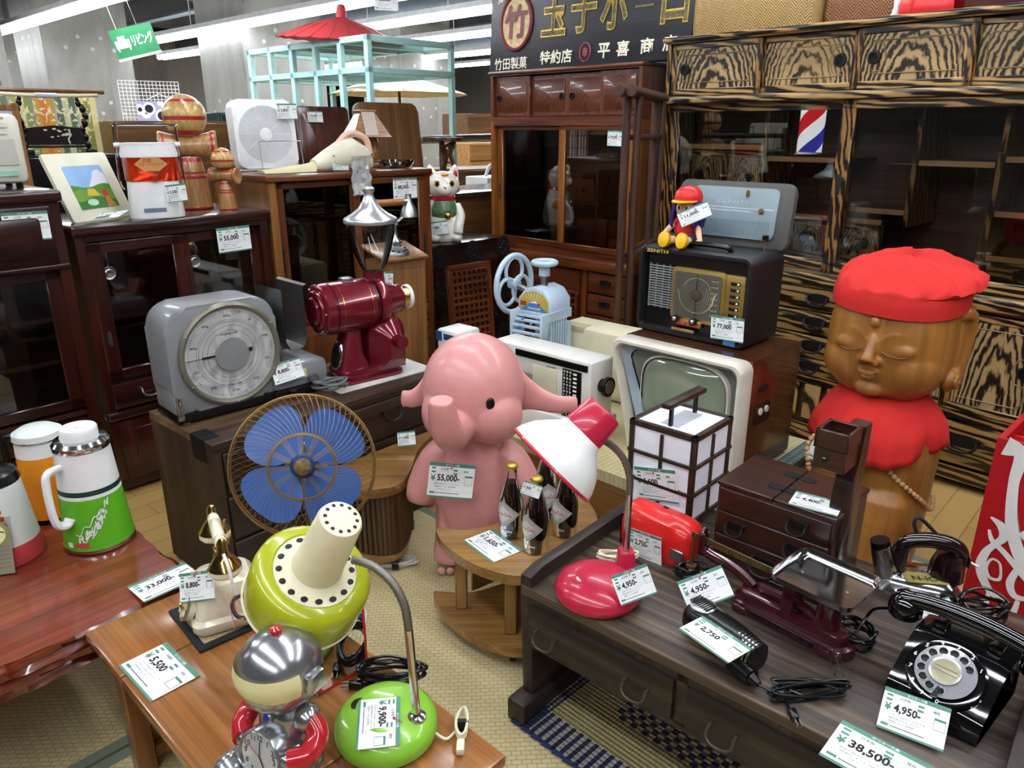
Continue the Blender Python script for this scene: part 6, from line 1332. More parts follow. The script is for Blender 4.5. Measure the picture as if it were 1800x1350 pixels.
G().loft([[(x, y, z) for x, y in rr(-a, -b, a, b, .022)] for z, a, b in ((.004, .070, .072), (.012, .074, .076), (.026, .074, .076), (.034, .066, .068), (.085, .060, .060), (.098, .050, .050), (.102, .03, .03))], m_ivp).build('body', ph)
for x in (-.055, .055):
    for y in (-.055, .055): G().cyl((x, y, 0), (x, y, .006), .008, M_rubber, seg=10).build('foot', ph)
DM = frame((0, -.052, .052), (1, 0, 0), (0, .35, 1))
G().push(DM).lathe([(.046, -.02), (.046, .022), (.043, .026), (.03, .028)], m_ivp, 32, caps=(False, True)).lathe([(.0465, .008), (.0475, .010), (.0465, .012)], M_black, 32, caps=(False, False)).build('dial_drum', ph)
g = G().push(DM); g.lathe([(.0, .031), (.018, .032), (.019, .030)], M_steel, 24).lathe([(.019, .029), (.022, .034), (.024, .03)], m_gl, 30, caps=(False, False)).lathe([(.024, .029), (.044, .028), (.047, .03), (.047, .026)], pm('dial_amber', '#9a8c5c', .25, metal=.4), 32, caps=(False, False))
for i in range(10): g.torus((.034 * cos(R(36 * i)), .034 * sin(R(36 * i)), .030), .0066, .0015, m_ivp, None, 14, 5)
g.build('dial', ph)
G().lathe([(.034, .1), (.034, .104), (.018, .112), (.012, .13), (.015, .142), (.010, .150), (.013, .160)], m_gl, 28).tube(cr([(-.042, 0, .188), (-.036, 0, .168), (0, 0, .158), (.036, 0, .168), (.042, 0, .188)], 5), .006, m_gl).build('cradle', ph)
for x in (-.036, .036): G().tube(cr([(x, .014, .182), (x, .018, .195), (x, .022, .202)], 4), .003, m_gl, 6).build('cradle_prong', ph)
h = G().lathe([(.009, -.066), (.012, -.06), (.0125, -.04), (.0105, -.037), (.0125, -.034), (.0125, .034), (.0105, .037), (.0125, .04), (.012, .06), (.009, .066)], m_ivp, 24, frame((0, 0, .198), (0, 1, 0), (0, 0, 1)))
for s_ in (-1, 1):
    M = T(s_ * .078, 0, .198); h.lathe([(0, .022), (.006, .02), (.01, .012), (.011, -.008), (.02, -.02), (.03, -.036), (.032, -.04)], m_gl, 28, M).lathe([(.031, -.038), (.0325, -.05), (.028, -.056), (0, -.058)], m_ivp, 28, M).cyl((s_ * .066, 0, .198), (s_ * .08, 0, .198), .008, m_gl)
h.build('handset', ph)
G().tube(cr([(.088, .0, .19), (.11, .004, .17), (.118, .01, .11), (.10, .03, .05), (.08, .05, .02)], 6), .0032, M_white, 8).build('cord', ph)
G().push(frame((.02, .0, 0), (1, 0, 0), (0, 0, 1))).box(.045, .02, -.0, .08, .085, .001, pm('pink_card', '#d99aa0', .6)).build('pink_label', ph)
# folding mirror
m_mr = pm('mirror_face', '#e8ecec', .02, metal=1); m_mred = pm('mirror_case_red', '#cf2b1c', .3, coat=.3)
A1, A2, A3 = V((-.362, 1.102, HZ_)), V((-.505, 1.219, HZ_)), V((-.283, 1.186, HZ_))
mr = thing('folding_mirror', 'red cased folding mirror standing open behind the green lamp', 'mirror', tuple(A1), 0)
def mpanel(P, name, face, sgn):
    d = P - A1; L = d.length; M = frame((0, 0, 0), d, (0, 0, 1)); g = G().push(M); g.prism(rr(0.004, 0, L, .168, .012), -.005, .005, m_mred, None, .002); o = g.build(name, mr)
    G().push(M).prism(rr(.010, .008, L - .006, .162, .008), .0052 * sgn, .0058 * sgn, face).build('mirror_glass', o); return o
a_ = mpanel(A2, 'case_panel', m_mr, 1); b_ = mpanel(A3, 'mirror_panel', m_mr, 1)
G().cyl((0, 0, 0), (0, 0, .168), .005, M_steel, seg=10).build('hinge', mr)
d2 = (A2 - A1); G().tube(cr([d2 * .96 + V((-.004, -.006, .150)), d2 * 1.02 + V((-.02, -.03, .146)), d2 * .9 + V((-.02, -.045, .13)), d2 * .72 + V((-.004, -.008, .118))], 5), .004, M_chrome, 8).build('handle', mr)
g = G().push(frame((0, 0, 0), d2, (0, 0, 1)))
for k in range(3): g.tube(cr([(.05 + .02 * k, .03 + .01 * k, -.0056), (.09, .05 + .012 * k, -.0056), (.12, .04 + .015 * k, -.0056), (.15, .07 + .01 * k, -.0056)], 5), .0008, pm('pink_line', '#e9a7a0', .5), 4)
g.build('line_print', a_)
# silver and red clock figure: a plain toy robot
m_sil = pm('silver_paint', '#a9acb0', .22, metal=.85); m_rred = pm('figure_red', '#b3202a', .18, coat=.8); m_crm = pm('visor_cream', '#dcd6a0', .25)
rb = thing('clock_figure', 'silver and red toy figure alarm clock with a big rounded head beside the green lamp', 'alarm clock', tuple(onz(495, 1345, HZ_)), -28); rb.location.z = HZ_; rb.location.x += .018; rb.scale = (1.05, 1.05, 1.05)
g = G(); g.loft([[(x * .92, y, z) for x, y in sup(rx, ry, .9, 28)] for z, rx, ry in ((.03, .044, .034), (.06, .048, .036), (.09, .046, .036), (.118, .044, .033), (.135, .03, .026))], m_sil)
for s_ in (-1, 1):
    g.tube(cr([(s_ * .028, -.01, .05), (s_ * .045, -.035, .034), (s_ * .052, -.06, .026)], 4), [.03, .03, .03, .029, .028, .028, .027, .026, .024], m_sil, 16)
g.ell((0, 0, .02), (.055, .045, .02), m_sil)
remesh(g.build('body', rb), .003, 4)
for s_ in (-1, 1):
    G().ell((s_ * .055, -.066, .027), (.026, .03, .027), m_sil, 24, 14).build('boot', rb)
    G().tube(cr([(s_ * .046, 0, .115), (s_ * .066, -.004, .095), (s_ * .066, -.028, .078), (s_ * .046, -.044, .072)], 4), [.017] * 13, m_rred if s_ < 2 else m_sil, 12).build('arm', rb)
    g = G().ell((s_ * .042, -.046, .072), (.014, .012, .013), m_sil, 16, 10)
    for k in range(4): g.tube([(s_ * .036, -.052, .080 - k * .0052), (s_ * .026, -.055, .080 - k * .0052), (s_ * .022, -.051, .080 - k * .0052)], .0032, m_sil, 8)
    g.tube([(s_ * .04, -.05, .085), (s_ * .032, -.054, .088)], .0034, m_sil, 8); g.build('hand', rb)
    G().lathe([(.0475, .044), (.0492, .052), (.0485, .062)], m_rred, 28, None, (False, False), sy=.76).build('red_band', rb) if s_ > 0 else None
    G().ell((s_ * .043, -.0, .112), (.021, .022, .022), m_sil, 20, 12).build('shoulder_pad', rb)
hd_ = G(); hd_.lathe([(.022, .128), (.04, .136), (.055, .155), (.062, .18), (.06, .205), (.049, .228), (.03, .243), (0, .249)], m_sil, 36, T(0, 0, 0, 0, 0, 0), sx=.98, sy=1.05); hd_ = hd_.build('head', rb)
G().lathe([(.058, -.014), (.0635, .0), (.0640, .012), (.0605, .026)], m_crm, 30, T(0, -.004, .186), (False, False), a0=195, a1=345).build('visor', hd_)
for s_ in (-1, 1): G().box(s_ * .058 - .008, -.012, .17, s_ * .058 + .012 * s_ + .0, .02, .2, m_sil, .003).build('ear_box', hd_)
G().lathe([(.008, .246), (.009, .256), (.0, .262)], m_rred, 14).build('top_knob', hd_)
G().push(frame((0, -.03, .122), (1, 0, 0), (0, .2, 1))).lathe([(.009, 0), (.009, .006), (.007, .008)], M_steel, 18).ell((0, 0, .007), (.0065, .0065, .004), pm('blue_lamp', '#1b3fb0', .2), 14, 8).build('chest_light', rb)
CM = frame((0, -.046, .068), (1, 0, 0), (0, .18, 1))
g = G().push(CM); g.lathe([(.0, .012), (.036, .012)], M_dial, 40); 
for i, s_ in enumerate('12 1 2 3 4 5 6 7 8 9 10 11'.split()): a = R(90 - 30 * i); g.text(s_, .0085, M_ink, T(.0285 * cos(a), .0285 * sin(a), .0123), .02)
g.box(-.0006, 0, .013, .0006, .024, .0135, M_ink); g.push(Matrix.Rotation(R(-150), 4, 'Z')).box(-.0009, 0, .013, .0009, .017, .0136, M_ink).pop(); g.push(Matrix.Rotation(R(60), 4, 'Z')).box(-.0004, 0, .0137, .0004, .025, .014, M_red).pop(); g.build('clock_face', rb)
G().push(CM).lathe([(.040, -.02), (.041, .012), (.039, .016), (.036, .012)], m_sil, 40, caps=(True, False)).build('clock_case', rb)
# green desk lamp
m_lmp = pm('lime_lamp_green', '#88c23a', .25, coat=.4); m_shd = pm('olive_green_shade', '#a3ab1c', .25, coat=.4, trans=.0); m_crs = pm('cream_lamp_plastic', '#e0d9b6', .35); m_flex = pm('flexible_steel', '#8e8c88', .28, metal=1, bump=1, bscale=900)
lc = onz(680, 1288, HZ_); gl_ = thing('green_desk_lamp', 'lime green desk lamp with ribbed olive shade and chrome gooseneck on the honey table', 'lamp', (lc.x, lc.y, HZ_), 0)
G().lathe([(.078, 0), (.086, .006), (.089, .02), (.086, .034), (.074, .046), (.05, .052), (0, .054)], m_lmp, 48, sx=1.0, sy=1.0).build('base', gl_)
rel = lambda p: (p.x - lc.x, p.y - lc.y, p.z - HZ_)
pb = V(rel(onz(733, 1262, .378)))
def aty(px, py, y): return onplane(px, py, (0, y, 0), (0, 1, 0))
yb = pb.y + lc.y
G().lathe([(.016, 0), (.0155, .005), (.011, .007)], M_chrome, 20, T(pb.x, pb.y, .048)).cyl((pb.x, pb.y, .044), rel(aty(718, 1105, yb)), .0072, M_chrome).build('post', gl_)
axd = V((.426, -.311, .847)).normalized(); dc = aty(541, 1030, 1.07)
k1 = dc + axd * .085
neck = cr([V(rel(aty(718, 1105, yb))), V(rel(aty(711, 1065, yb + .004))), V(rel(aty(690, 1025, yb + .012))), V(rel(aty(655, 995, yb + .024))), V(rel(aty(620, 984, yb + .036)))], 10)
g = G(); g.tube(neck, [.0066 + .0009 * (i % 2) for i in range(len(neck))], m_flex, 12); g.build('gooseneck', gl_)
SM = frame(rel(dc), axd.orthogonal(), axd.cross(axd.orthogonal())) @ Matrix.Scale(1.06, 4)
nr = 40; pr_ = [(.088, -.034), (.092, -.032), (.0932, -.024), (.0945, .018), (.092, .034), (.083, .044), (.068, .047), (.064, .043)]
g = G().push(SM); g.loft([[(r * (1 - (.012 if (i % 5 == 0 and j in (2, 3)) else 0)) * cos(2 * PI * i / 90), r * (1 - (.012 if (i % 5 == 0 and j in (2, 3)) else 0)) * sin(2 * PI * i / 90), z) for i in range(90)] for j, (r, z) in enumerate(pr_)], m_shd, (False, False)); g.loft([[(r * cos(2 * PI * i / 60), r * sin(2 * PI * i / 60), z) for i in range(60)] for r, z in ((.088, -.034), (.088, .02), (.06, .038))], M_white, (False, True)); g.build('shade', gl_)
G().push(SM).lathe([(.0945, -.0355), (.096, -.032), (.0935, -.029)], m_crs, 60, caps=(False, False)).build('rim', gl_)
g = G().push(SM); g.lathe([(.066, .042), (.065, .046), (.046, .05), (.040, .056), (.038, .075), (.034, .172), (.031, .179), (.024, .181), (0, .181)], m_crs, 48, caps=(False, True)); g.build('vent_cap', gl_)
g = G().push(SM)
for i in range(16): a = 2 * PI * i / 16; g.ell((.056 * cos(a), .056 * sin(a), .0478), (.0065, .0055, .0012), M_blackm, 10, 4)
g.build('vent_holes', gl_); g = G().push(SM)
for i in range(12): a = 2 * PI * i / 12; g.ell((.0235 * cos(a), .0235 * sin(a), .1808), (.0034, .0034, .0008), M_blackm, 8, 4)
g.build('vent_holes', gl_)
G().lathe([(.016, .0), (.014, .0015), (.006, .001)], M_black, 20, T(-.045, .012, .0505)).build('switch', gl_)
wc = pm('cream_cord', '#ded6b8', .45)
e1 = onz(770, 1275, HZ_); e2 = onz(802, 1300, HZ_)
c_ = V(rel(onz(812, 1282, HZ_)))
pts = [(.085, -.012, .012), (.105, -.02, .006), (c_.x - .01, c_.y - .01, .006)]
g = G(); g.tube(cr(pts, 6), .0026, wc, 8)
cl_ = [(c_.x + .010 * cos(a * 1.0) , c_.y + .032 * sin(a), .008 + .0025 * (a / 6.28) + .003 * sin(a * 2)) for a in [i * .42 for i in range(75)]]
g.tube(cl_, .0026, wc, 6); g.box(c_.x - .012, c_.y - .004, .0, c_.x + .012, c_.y + .004, .02, M_blackm).box(c_.x - .006, c_.y - .062, .003, c_.x + .008, c_.y - .036, .017, wc, .003); g.build('cord', gl_)
q = onz(690, 1195, HZ_); g = G(); g.tube(coil((q.x, q.y, HZ_ + .004), .058, .026, 6, zr=.004, seed=21), .0034, M_black, 6); pl_ = onz(628, 1203, HZ_ + .01)
g.tube(cr([(q.x - .03, q.y, HZ_ + .01), (pl_.x + .03, pl_.y + .004, HZ_ + .008), tuple(pl_)], 5), .0036, M_black, 8); g.box(pl_.x - .016, pl_.y - .007, HZ_ + .002, pl_.x + .01, pl_.y + .007, HZ_ + .016, M_black, .003).box(pl_.x - .03, pl_.y - .005, HZ_ + .005, pl_.x - .016, pl_.y - .004, HZ_ + .012, M_steel).box(pl_.x - .03, pl_.y + .004, HZ_ + .005, pl_.x - .016, pl_.y + .005, HZ_ + .012, M_steel)
solo('power_cable', g, 'coil of black power cord with its plug behind the green lamp base', 'cord')
# ================================================================ writing desk: pink lamp, beam scale, dryer, telephone, iron
m_cr = pm('crimson_plastic', '#b81f3d', .28, coat=.3); m_wsh = pm('white_shade', '#e9ebea', .25, coat=.3); DZT = .3605
lp = onz(1050, 1046, DZT); pk = thing('pink_desk_lamp', 'crimson desk lamp with a white bell shade on the corner of the writing desk', 'lamp', (lp.x, lp.y, DZT), 0)
rel2 = lambda p: (p.x - lp.x, p.y - lp.y, p.z - DZT)
G().lathe([(.086, 0), (.094, .008), (.096, .020), (.088, .036), (.066, .049), (.035, .056), (0, .058)], m_cr, 52, sx=.98, sy=.98).build('base', pk)
G().lathe([(.016, .0), (.013, .003), (0, .004)], M_white, 24, T(-.036, -.014, .050), sx=.9).torus((-.036, -.014, .0505), .022, .0012, m_cr).build('switch', pk)
pb2 = V((.068, .058, 0)); G().loft([[(pb2.x + x * k, pb2.y + y * k, z) for x, y in rr(-.02, -.022, .02, .022, .005)] for z, k in ((.0, 1.25), (.03, 1.05), (.072, .85), (.076, .75))], m_cr).build('post_block', pk)
ypk = pb2.y + lp.y
tp = V(rel2(aty(1106, 868, ypk)))
G().cyl((pb2.x, pb2.y, .07), tp, .0078, M_chrome).build('post', pk)
neck = cr([tp, V(rel2(aty(1107, 840, ypk))), V(rel2(aty(1097, 808, ypk - .002))), V(rel2(aty(1080, 787, ypk - .006))), V(rel2(aty(1058, 772, ypk - .02)))], 10)
G().tube(neck, [.0072 + .0009 * (i % 2) for i in range(len(neck))], m_flex, 12).build('gooseneck', pk)
dref = 1.50
def atd(px, py, d): r = ray(px, py); return V((0, 0, HC)) + r * d
cu, ri = atd(1043, 742, 1.50), atd(969, 817, 1.50)
axl = (cu - ri).normalized(); L = (cu - ri).length
SM2 = frame(rel2(ri), axl.orthogonal(), axl.cross(axl.orthogonal()))
G().push(SM2).lathe([(.104, .0), (.100, .016), (.088, .040), (.068, .062), (.052, .078), (.045, .094)], m_wsh, 56, caps=(False, False)).lathe([(.102, .001), (.086, .038), (.05, .076), (.04, .08)], M_white, 56, caps=(False, True)).build('shade', pk)
G().push(SM2).lathe([(.1035, -.003), (.1065, 0), (.103, .004)], m_cr, 56, caps=(False, False)).build('rim', pk)
G().push(SM2).lathe([(.0465, .09), (.047, .094), (.042, .150), (.038, .155), (0, .156)], m_cr, 48, caps=(False, True)).build('lamp_cap', pk)
g = G(); q = rel2(onz(1085, 985, DZT)); g.tube(coil((q[0], q[1], .004), .045, .014, 5, zr=.003, seed=31), .0026, wc, 6); g.build('cord', pk)
# beam scale
m_mar = pm('maroon_enamel', '#3d1118', .25, coat=.6); m_br2 = pm('dull_brass', '#7f6d45', .4, metal=.8)
bs_ = thing('beam_scale', 'maroon iron beam scale with brass beam and bright metal pan on the desk', 'scale', (.425, 1.425, DZT), -48.5)
G().prism(rr(.085, -.035, .345, .035, .034), .0, .022, m_mar, None, .005).prism(rr(.10, -.026, .33, .026, .025), .022, .045, m_mar, None, .006).build('base', bs_)
for x in (.12, .31): G().box(x - .02, -.04, -.0003, x + .02, .04, .016, m_mar, .006).build('foot', bs_)
g = G(); g.box(.13, -.0375, .006, .28, -.035, .02, M_black, .001, 1); g.text('IIZIMA SCALE', .010, m_mar, FRONT(.205, -.0378, .013), .02, .13); g.build('name_plate', bs_)
G().tube(cr([(.12, .01, .045), (.09, .01, .06), (.05, .008, .07), (.01, .004, .075), (-.005, 0, .085)], 5), [.012] * 21, m_mar, 8).tube(cr([(.30, 0, .03), (.24, -.004, .062), (.14, .006, .055)], 5), .010, m_mar, 8).build('arm', bs_)
G().box(-.012, -.01, .07, .004, -.006, .125, m_mar, .002, 1).box(-.012, .006, .07, .004, .010, .125, m_mar, .002, 1).box(-.012, -.01, .07, .004, .01, .078, m_mar, .002, 1).tube(cr([(-.004, -.01, .12), (-.004, 0, .132), (-.004, .01, .12)], 4), .004, m_mar, 8).build('beam_guide', bs_)
g = G(); g.box(-.035, -.0016, .098, .215, .0016, .113, m_br2)
for i in range(26): g.box(-.03 + i * .009, -.0022, .106 if i % 5 else .101, -.0292 + i * .009, -.0016, .113, M_ink)
for i, s_ in enumerate(('0', '5', '10', '15', '20')): g.text(s_, .006, M_ink, FRONT(-.022 + i * .045, -.0019, .102), .015)
g.build('beam', bs_)
G().cyl((-.03, 0, .098), (-.03, 0, .03), .003, m_br2, seg=8).cyl((-.03, 0, .03), (-.03, 0, .024), .012, m_br2).build('hook', bs_)
G().box(.20, -.028, .045, .225, -.020, .125, m_mar, .003).box(.20, .020, .045, .225, .028, .125, m_mar, .003).box(.20, -.028, .110, .225, .028, .122, m_mar, .003).build('fulcrum', bs_)
G().lathe([(.024, .044), (.022, .09), (.018, .105)], m_mar, 20, T(.285, 0, 0)).build('pan_post', bs_)
pc_ = [onz(*q, .497) for q in ((1375, 1022), (1410, 967), (1533, 1012), (1490, 1078))]
inv2 = (Matrix.Translation(bs_.location) @ Matrix.Rotation(R(-48.5), 4, 'Z')).inverted(); pl = [inv2 @ q for q in pc_]
x0, x1 = min(p.x for p in pl) + .005, max(p.x for p in pl) - .005; y0, y1 = min(p.y for p in pl) + .008, max(p.y for p in pl) - .008
m_pan = pm('polished_pan', '#b7b7b6', .13, metal=1)
g = G(); g.loft([[(x, y, z) for x, y in rr(x0 - e, y0 - e, x1 + e, y1 + e, .014 + e)] for e, z in ((0, .128), (.002, .130), (.006, .142), (.0075, .142), (.004, .129), (.0, .1265))], m_pan, (False, True)).face([(x, y, .128) for x, y in rr(x0, y0, x1, y1, .014)], m_pan); g.build('pan', bs_)
for x in (x0 + .03, x1 - .03): G().ell((x, (y0 + y1) / 2, .1285), (.004, .004, .0015), m_br2, 10, 6).build('rivet', bs_)
G().box((x0 + x1) / 2 - .05, -.01, .118, (x0 + x1) / 2 + .05, .01, .127, m_mar, .002).build('pan_carrier', bs_)
# hair dryer
hp = onz(1225, 1108, DZT); hr = thing('hair_dryer', 'black hair dryer lying on the desk under a price card', 'hair dryer', (hp.x, hp.y, DZT + .034), -58)
G().loft([[(x, y * 1.0, z) for y, z in sup(ry, rz_, .75, 26)] for x, ry, rz_ in ((-.02, .022, .02), (-.012, .032, .029), (.01, .038, .033), (.09, .035, .032), (.125, .031, .030), (.150, .028, .028))], M_black).build('body', hr)
g = G().push(frame((.01, 0, .032), (1, 0, 0), (0, 1, 0))); g.lathe([(.026, 0), (.02, .004), (.0, .005)], M_steel, 26)
for i in range(9): g.box(-.022 + i * .0052, -.015, .004, -.020 + i * .0052, .015, .006, M_black)
g.build('air_inlet', hr)
g = G()
for i in range(6): g.lathe([(.028, .104 + i * .008), (.0318, .105 + i * .008), (.0318, .108 + i * .008), (.028, .109 + i * .008)], M_chrome, 28, frame((.0, .0, 0), (0, 1, 0), (0, 0, 1)), (False, False))
g.build('nozzle_ribs', hr)
G().cyl((.12, -.03, -.014), (.168, -.034, -.014), .018, M_black, r1=.016, seg=20).cyl((.168, -.034, -.014), (.185, -.035, -.016), .012, M_black, r1=.006).build('handle', hr)
cc1 = onz(1440, 1215, DZT); e_ = world(hr, (.185, -.035, -.016))
g = G(); g.tube(cr([e_, (e_.x + .03, e_.y - .02, DZT + .012), tuple(onz(1350, 1213, DZT + .004)), tuple(onz(1400, 1218, DZT + .008))], 6), .0024, M_black, 6)
rng = random.Random(8)
for k in range(7):
    a, b = onz(1368 + rng.uniform(-8, 8), 1212 + rng.uniform(-14, 20), DZT + .004 + k * .0025), onz(1480 + rng.uniform(-6, 8), 1198 + rng.uniform(-6, 26), DZT + .004 + k * .0025); m_ = (a + b) / 2; off = V((.01, .012, .004)) * rng.uniform(-1, 1)
    g.tube(cr([a, m_ + off, b, b + V((.006, .008, .003)), m_ - off * .6 + V((.0, .01, .004)), a + V((-.004, .008, .002)), a], 5), .0024, M_black, 6)
pgp = onz(1395, 1262, DZT); g.tube(cr([tuple(onz(1380, 1228, DZT + .006)), tuple(pgp + V((-.004, .01, .006)))], 4), .003, M_black, 6); g.box(pgp.x - .008, pgp.y - .012, DZT, pgp.x + .006, pgp.y + .012, DZT + .013, M_black, .003).box(pgp.x - .004, pgp.y - .026, DZT + .004, pgp.x - .003, pgp.y - .012, DZT + .010, M_steel).box(pgp.x + .003, pgp.y - .026, DZT + .004, pgp.x + .004, pgp.y - .012, DZT + .010, M_steel)
solo('dryer_cable', g, 'bundled black cord and plug of the hair dryer lying on the desk', 'cord')
g = G(); q = onz(1468, 1185, DZT + .02); g.push(frame(q, (.5, -.5, .2), (.1, .2, 1)))
g.loft([[(x, y + .004 * sin(x * 300 + y * 200), .004 * sin(x * 500 + y * 170)) for x in [(-.02 + .005 * i) * (1 - .5 * abs(y - .01) / .05) for i in range(9)]] for y in [-.02 + .009 * j for j in range(8)]], M_film, closed=False)
solo('plastic_bag', g, 'small crumpled clear plastic bag tied to the dryer cord', 'plastic bag', sharp=20)
# black telephone
m_pb = pm('phone_black', '#08080a', .1, coat=1)
tp_ = onz(1551, 1228, DZT); bp_ = thing('rotary_telephone', 'glossy black rotary dial telephone on the right half of the writing desk', 'telephone', (tp_.x, tp_.y, DZT), -49)
PW, PD = .15, .185
sid = [(.0, .006), (.0, .03), (.012, .048), (.085, .098), (.11, .106), (.165, .104), (.18, .09), (PD, .03), (PD, .006)]
n = 14
def prow(i, k, dz): return [(PW / 2 + (x - PW / 2) * k, .09 + (y - .09) * (1 - (1 - k) * .6), .006 + (z - .006) * dz) for x, y, z in i]
rg = []
for x, kz, ky in ((.004, .82, .95), (.0, .9, .98), (-.001, .95, 1), (.012, .985, 1), (.03, 1, 1), (PW - .03, 1, 1), (PW - .012, .985, 1), (PW + .001, .95, 1), (PW, .9, .98), (PW - .004, .82, .95)):
    rg.append([(x, .0925 + (y - .0925) * ky, .006 + (z - .006) * kz) for y, z in sid])
G().loft(rg, m_pb).build('body', bp_); 
for x in (.02, PW - .02):
    for y in (.02, PD - .02): G().cyl((x, y, 0), (x, y, .008), .008, M_rubber, seg=10).build('foot', bp_)
DMp = frame((PW / 2, .0455, .0765), (1, 0, 0), (0, .083, .055))
m_plate = pm('dial_plastic', '#8c8a90', .18, coat=.4)
g = G().push(DMp); g.lathe([(.062, -.01), (.062, .002), (.058, .005), (.05, .003)], m_pb, 48, caps=(False, False)).lathe([(0, .003), (.05, .003)], m_pb, 48, caps=(False, False)); g.build('dial_well', bp_)
g = G().push(DMp)
for i, s_ in enumerate('1234567890'): a = R(35 + 27 * i - 0); g.text(s_, .0075, M_paper, T(.0535 * cos(a), .0535 * sin(a), .0048), .015)
g.build('numerals', bp_)
g = G().push(DMp); g.lathe([(.025, .006), (.046, .006), (.047, .009), (.025, .011)], m_plate, 48, caps=(False, False))
for i in range(10): a = R(35 + 27 * i); g.lathe([(.0075, .0098), (.0065, .0105), (0, .0102)], M_black, 16, T(.036 * cos(a), .036 * sin(a), 0), (False, False)).torus((.036 * cos(a), .036 * sin(a), .0098), .0075, .0009, M_steel, None, 16, 5)
g.build('finger_wheel', bp_)
g = G().push(DMp); g.lathe([(0, .0125), (.0215, .0125)], pm('dial_card', '#d8cfae', .4), 36).lathe([(.0215, .0125), (.025, .0135), (.026, .009)], M_steel, 36, caps=(False, False)).box(-.018, .004, .0127, .018, .0047, .0129, M_ink).box(-.018, -.004, .0127, .018, -.0033, .0129, M_ink); g.build('dial_card', bp_)
G().push(DMp).prism([(.0, -.052), (.010, -.05), (.006, -.03), (.002, -.03)], .011, .0125, M_chrome, Matrix.Rotation(R(-4), 4, 'Z')).build('finger_stop', bp_)
for x in (.03, PW - .03): G().box(x - .012, .118, .095, x + .012, .15, .118, m_pb, .004).build('cradle_horn', bp_)
hs = G(); ax_ = [(-.045, .135, .122), (-.02, .135, .134), (.03, .135, .142), (PW / 2, .135, .144), (PW - .03, .135, .142), (PW + .02, .135, .134), (PW + .045, .135, .122)]
hs.tube(cr(ax_, 5), [.02] * 4 + [.0155] * 23 + [.02] * 4, m_pb, 16, flat=.85)
for x in (-.034, PW + .034): hs.lathe([(.016, .02), (.026, .012), (.030, -.004), (.030, -.016), (.026, -.022), (0, -.024)], m_pb, 28, T(x, .135, .116))
hs.build('handset', bp_)
g = G(); q1 = world(bp_, (-.04, .14, .10)); q2 = onz(1500, 1130, DZT); g.tube(cr([q1, q1 + V((-.03, .03, -.02)), q2 + V((.03, .02, .05)), q2 + V((0, 0, .02))], 6), .003, M_black, 6); g.tube(coil((q2.x, q2.y, DZT + .004), .032, .04, 5, zr=.006, seed=15), .003, M_black, 6)
solo('telephone_cable', g, 'tangled black cord between the beam scale and the black telephone', 'cord')
q3 = onz(1720, 1095, DZT); g = G(); g.tube(coil((q3.x, q3.y, DZT + .006), .045, .03, 7, zr=.007, seed=19), .0032, M_black, 6); g.tube(cr([(q3.x + .02, q3.y - .02, DZT + .03), (q3.x + .05, q3.y - .01, DZT + .05), (q3.x + .06, q3.y + .03, DZT + .03)], 6), .0032, M_black, 6)
solo('iron_cable', g, 'heap of black cord behind the black telephone beside the red crate', 'cord')
# travel iron
ip = onz(1530, 1052, DZT); ir = thing('electric_iron', 'chrome electric iron with a dark handle standing behind the black telephone', 'iron', (ip.x, ip.y, DZT), -14)
ol = [(0.0, .06), (.03, .02), (.08, .0), (.15, .0), (.185, .02), (.19, .06), (.185, .10), (.15, .12), (.08, .12), (.03, .10)]
os_ = smooth_poly(ol, 4); ic = (.11, .06)
G().loft([[(ic[0] + (x - ic[0]) * k, ic[1] + (y - ic[1]) * k, z) for x, y in os_] for z, k in ((0, 1.0), (.010, 1.02), (.014, .98), (.03, .86), (.042, .70), (.046, .5))], M_chrome).build('soleplate', ir)
G().push(frame((.115, .045, .0455), (1, .1, 0), (0, 1, 0))).box(-.05, -.03, 0, .035, .012, .001, pm('worn_gold_plate', '#a39a58', .4, metal=.3)).text('N-IC', .018, M_ink, T(-.01, -.012, .0012), .03, .05).build('name_plate', ir)
G().cyl((.045, .06, .02), (.018, .06, .098), .026, M_chrome, r1=.022, seg=24).build('water_tank', ir); G().cyl((.018, .06, .098), (.014, .06, .112), .020, M_black, seg=20).build('tank_cap', ir)
m_bkl = pm('dark_bakelite', '#1b0c0d', .15, coat=.8)
G().tube(cr([(.06, .06, .04), (.058, .06, .09), (.07, .06, .115), (.11, .06, .125), (.155, .06, .12), (.175, .06, .10), (.172, .06, .05)], 5), [.017] * 31, m_bkl, 14).build('handle', ir)
G().lathe([(.036, .0), (.034, .03), (.026, .055), (.0, .06)], m_bkl, 28, T(.155, .06, .042)).build('control_housing', ir)
G().box(.19, .045, .075, .1925, .075, .1, M_steel).cyl((.19, .06, .086), (.21, .05, .08), .003, M_steel, seg=8).build('switch', ir)
G().tube(cr([(.10, .07, .11), (.08, .075, .15), (.09, .08, .165), (.13, .075, .13)], 6), .004, M_blackm, 8).build('cord_guide', ir)
# ================================================================ things on and behind the dark cabinets
def on(o, x, y, z): return tuple(world(o, (x, y, z)))
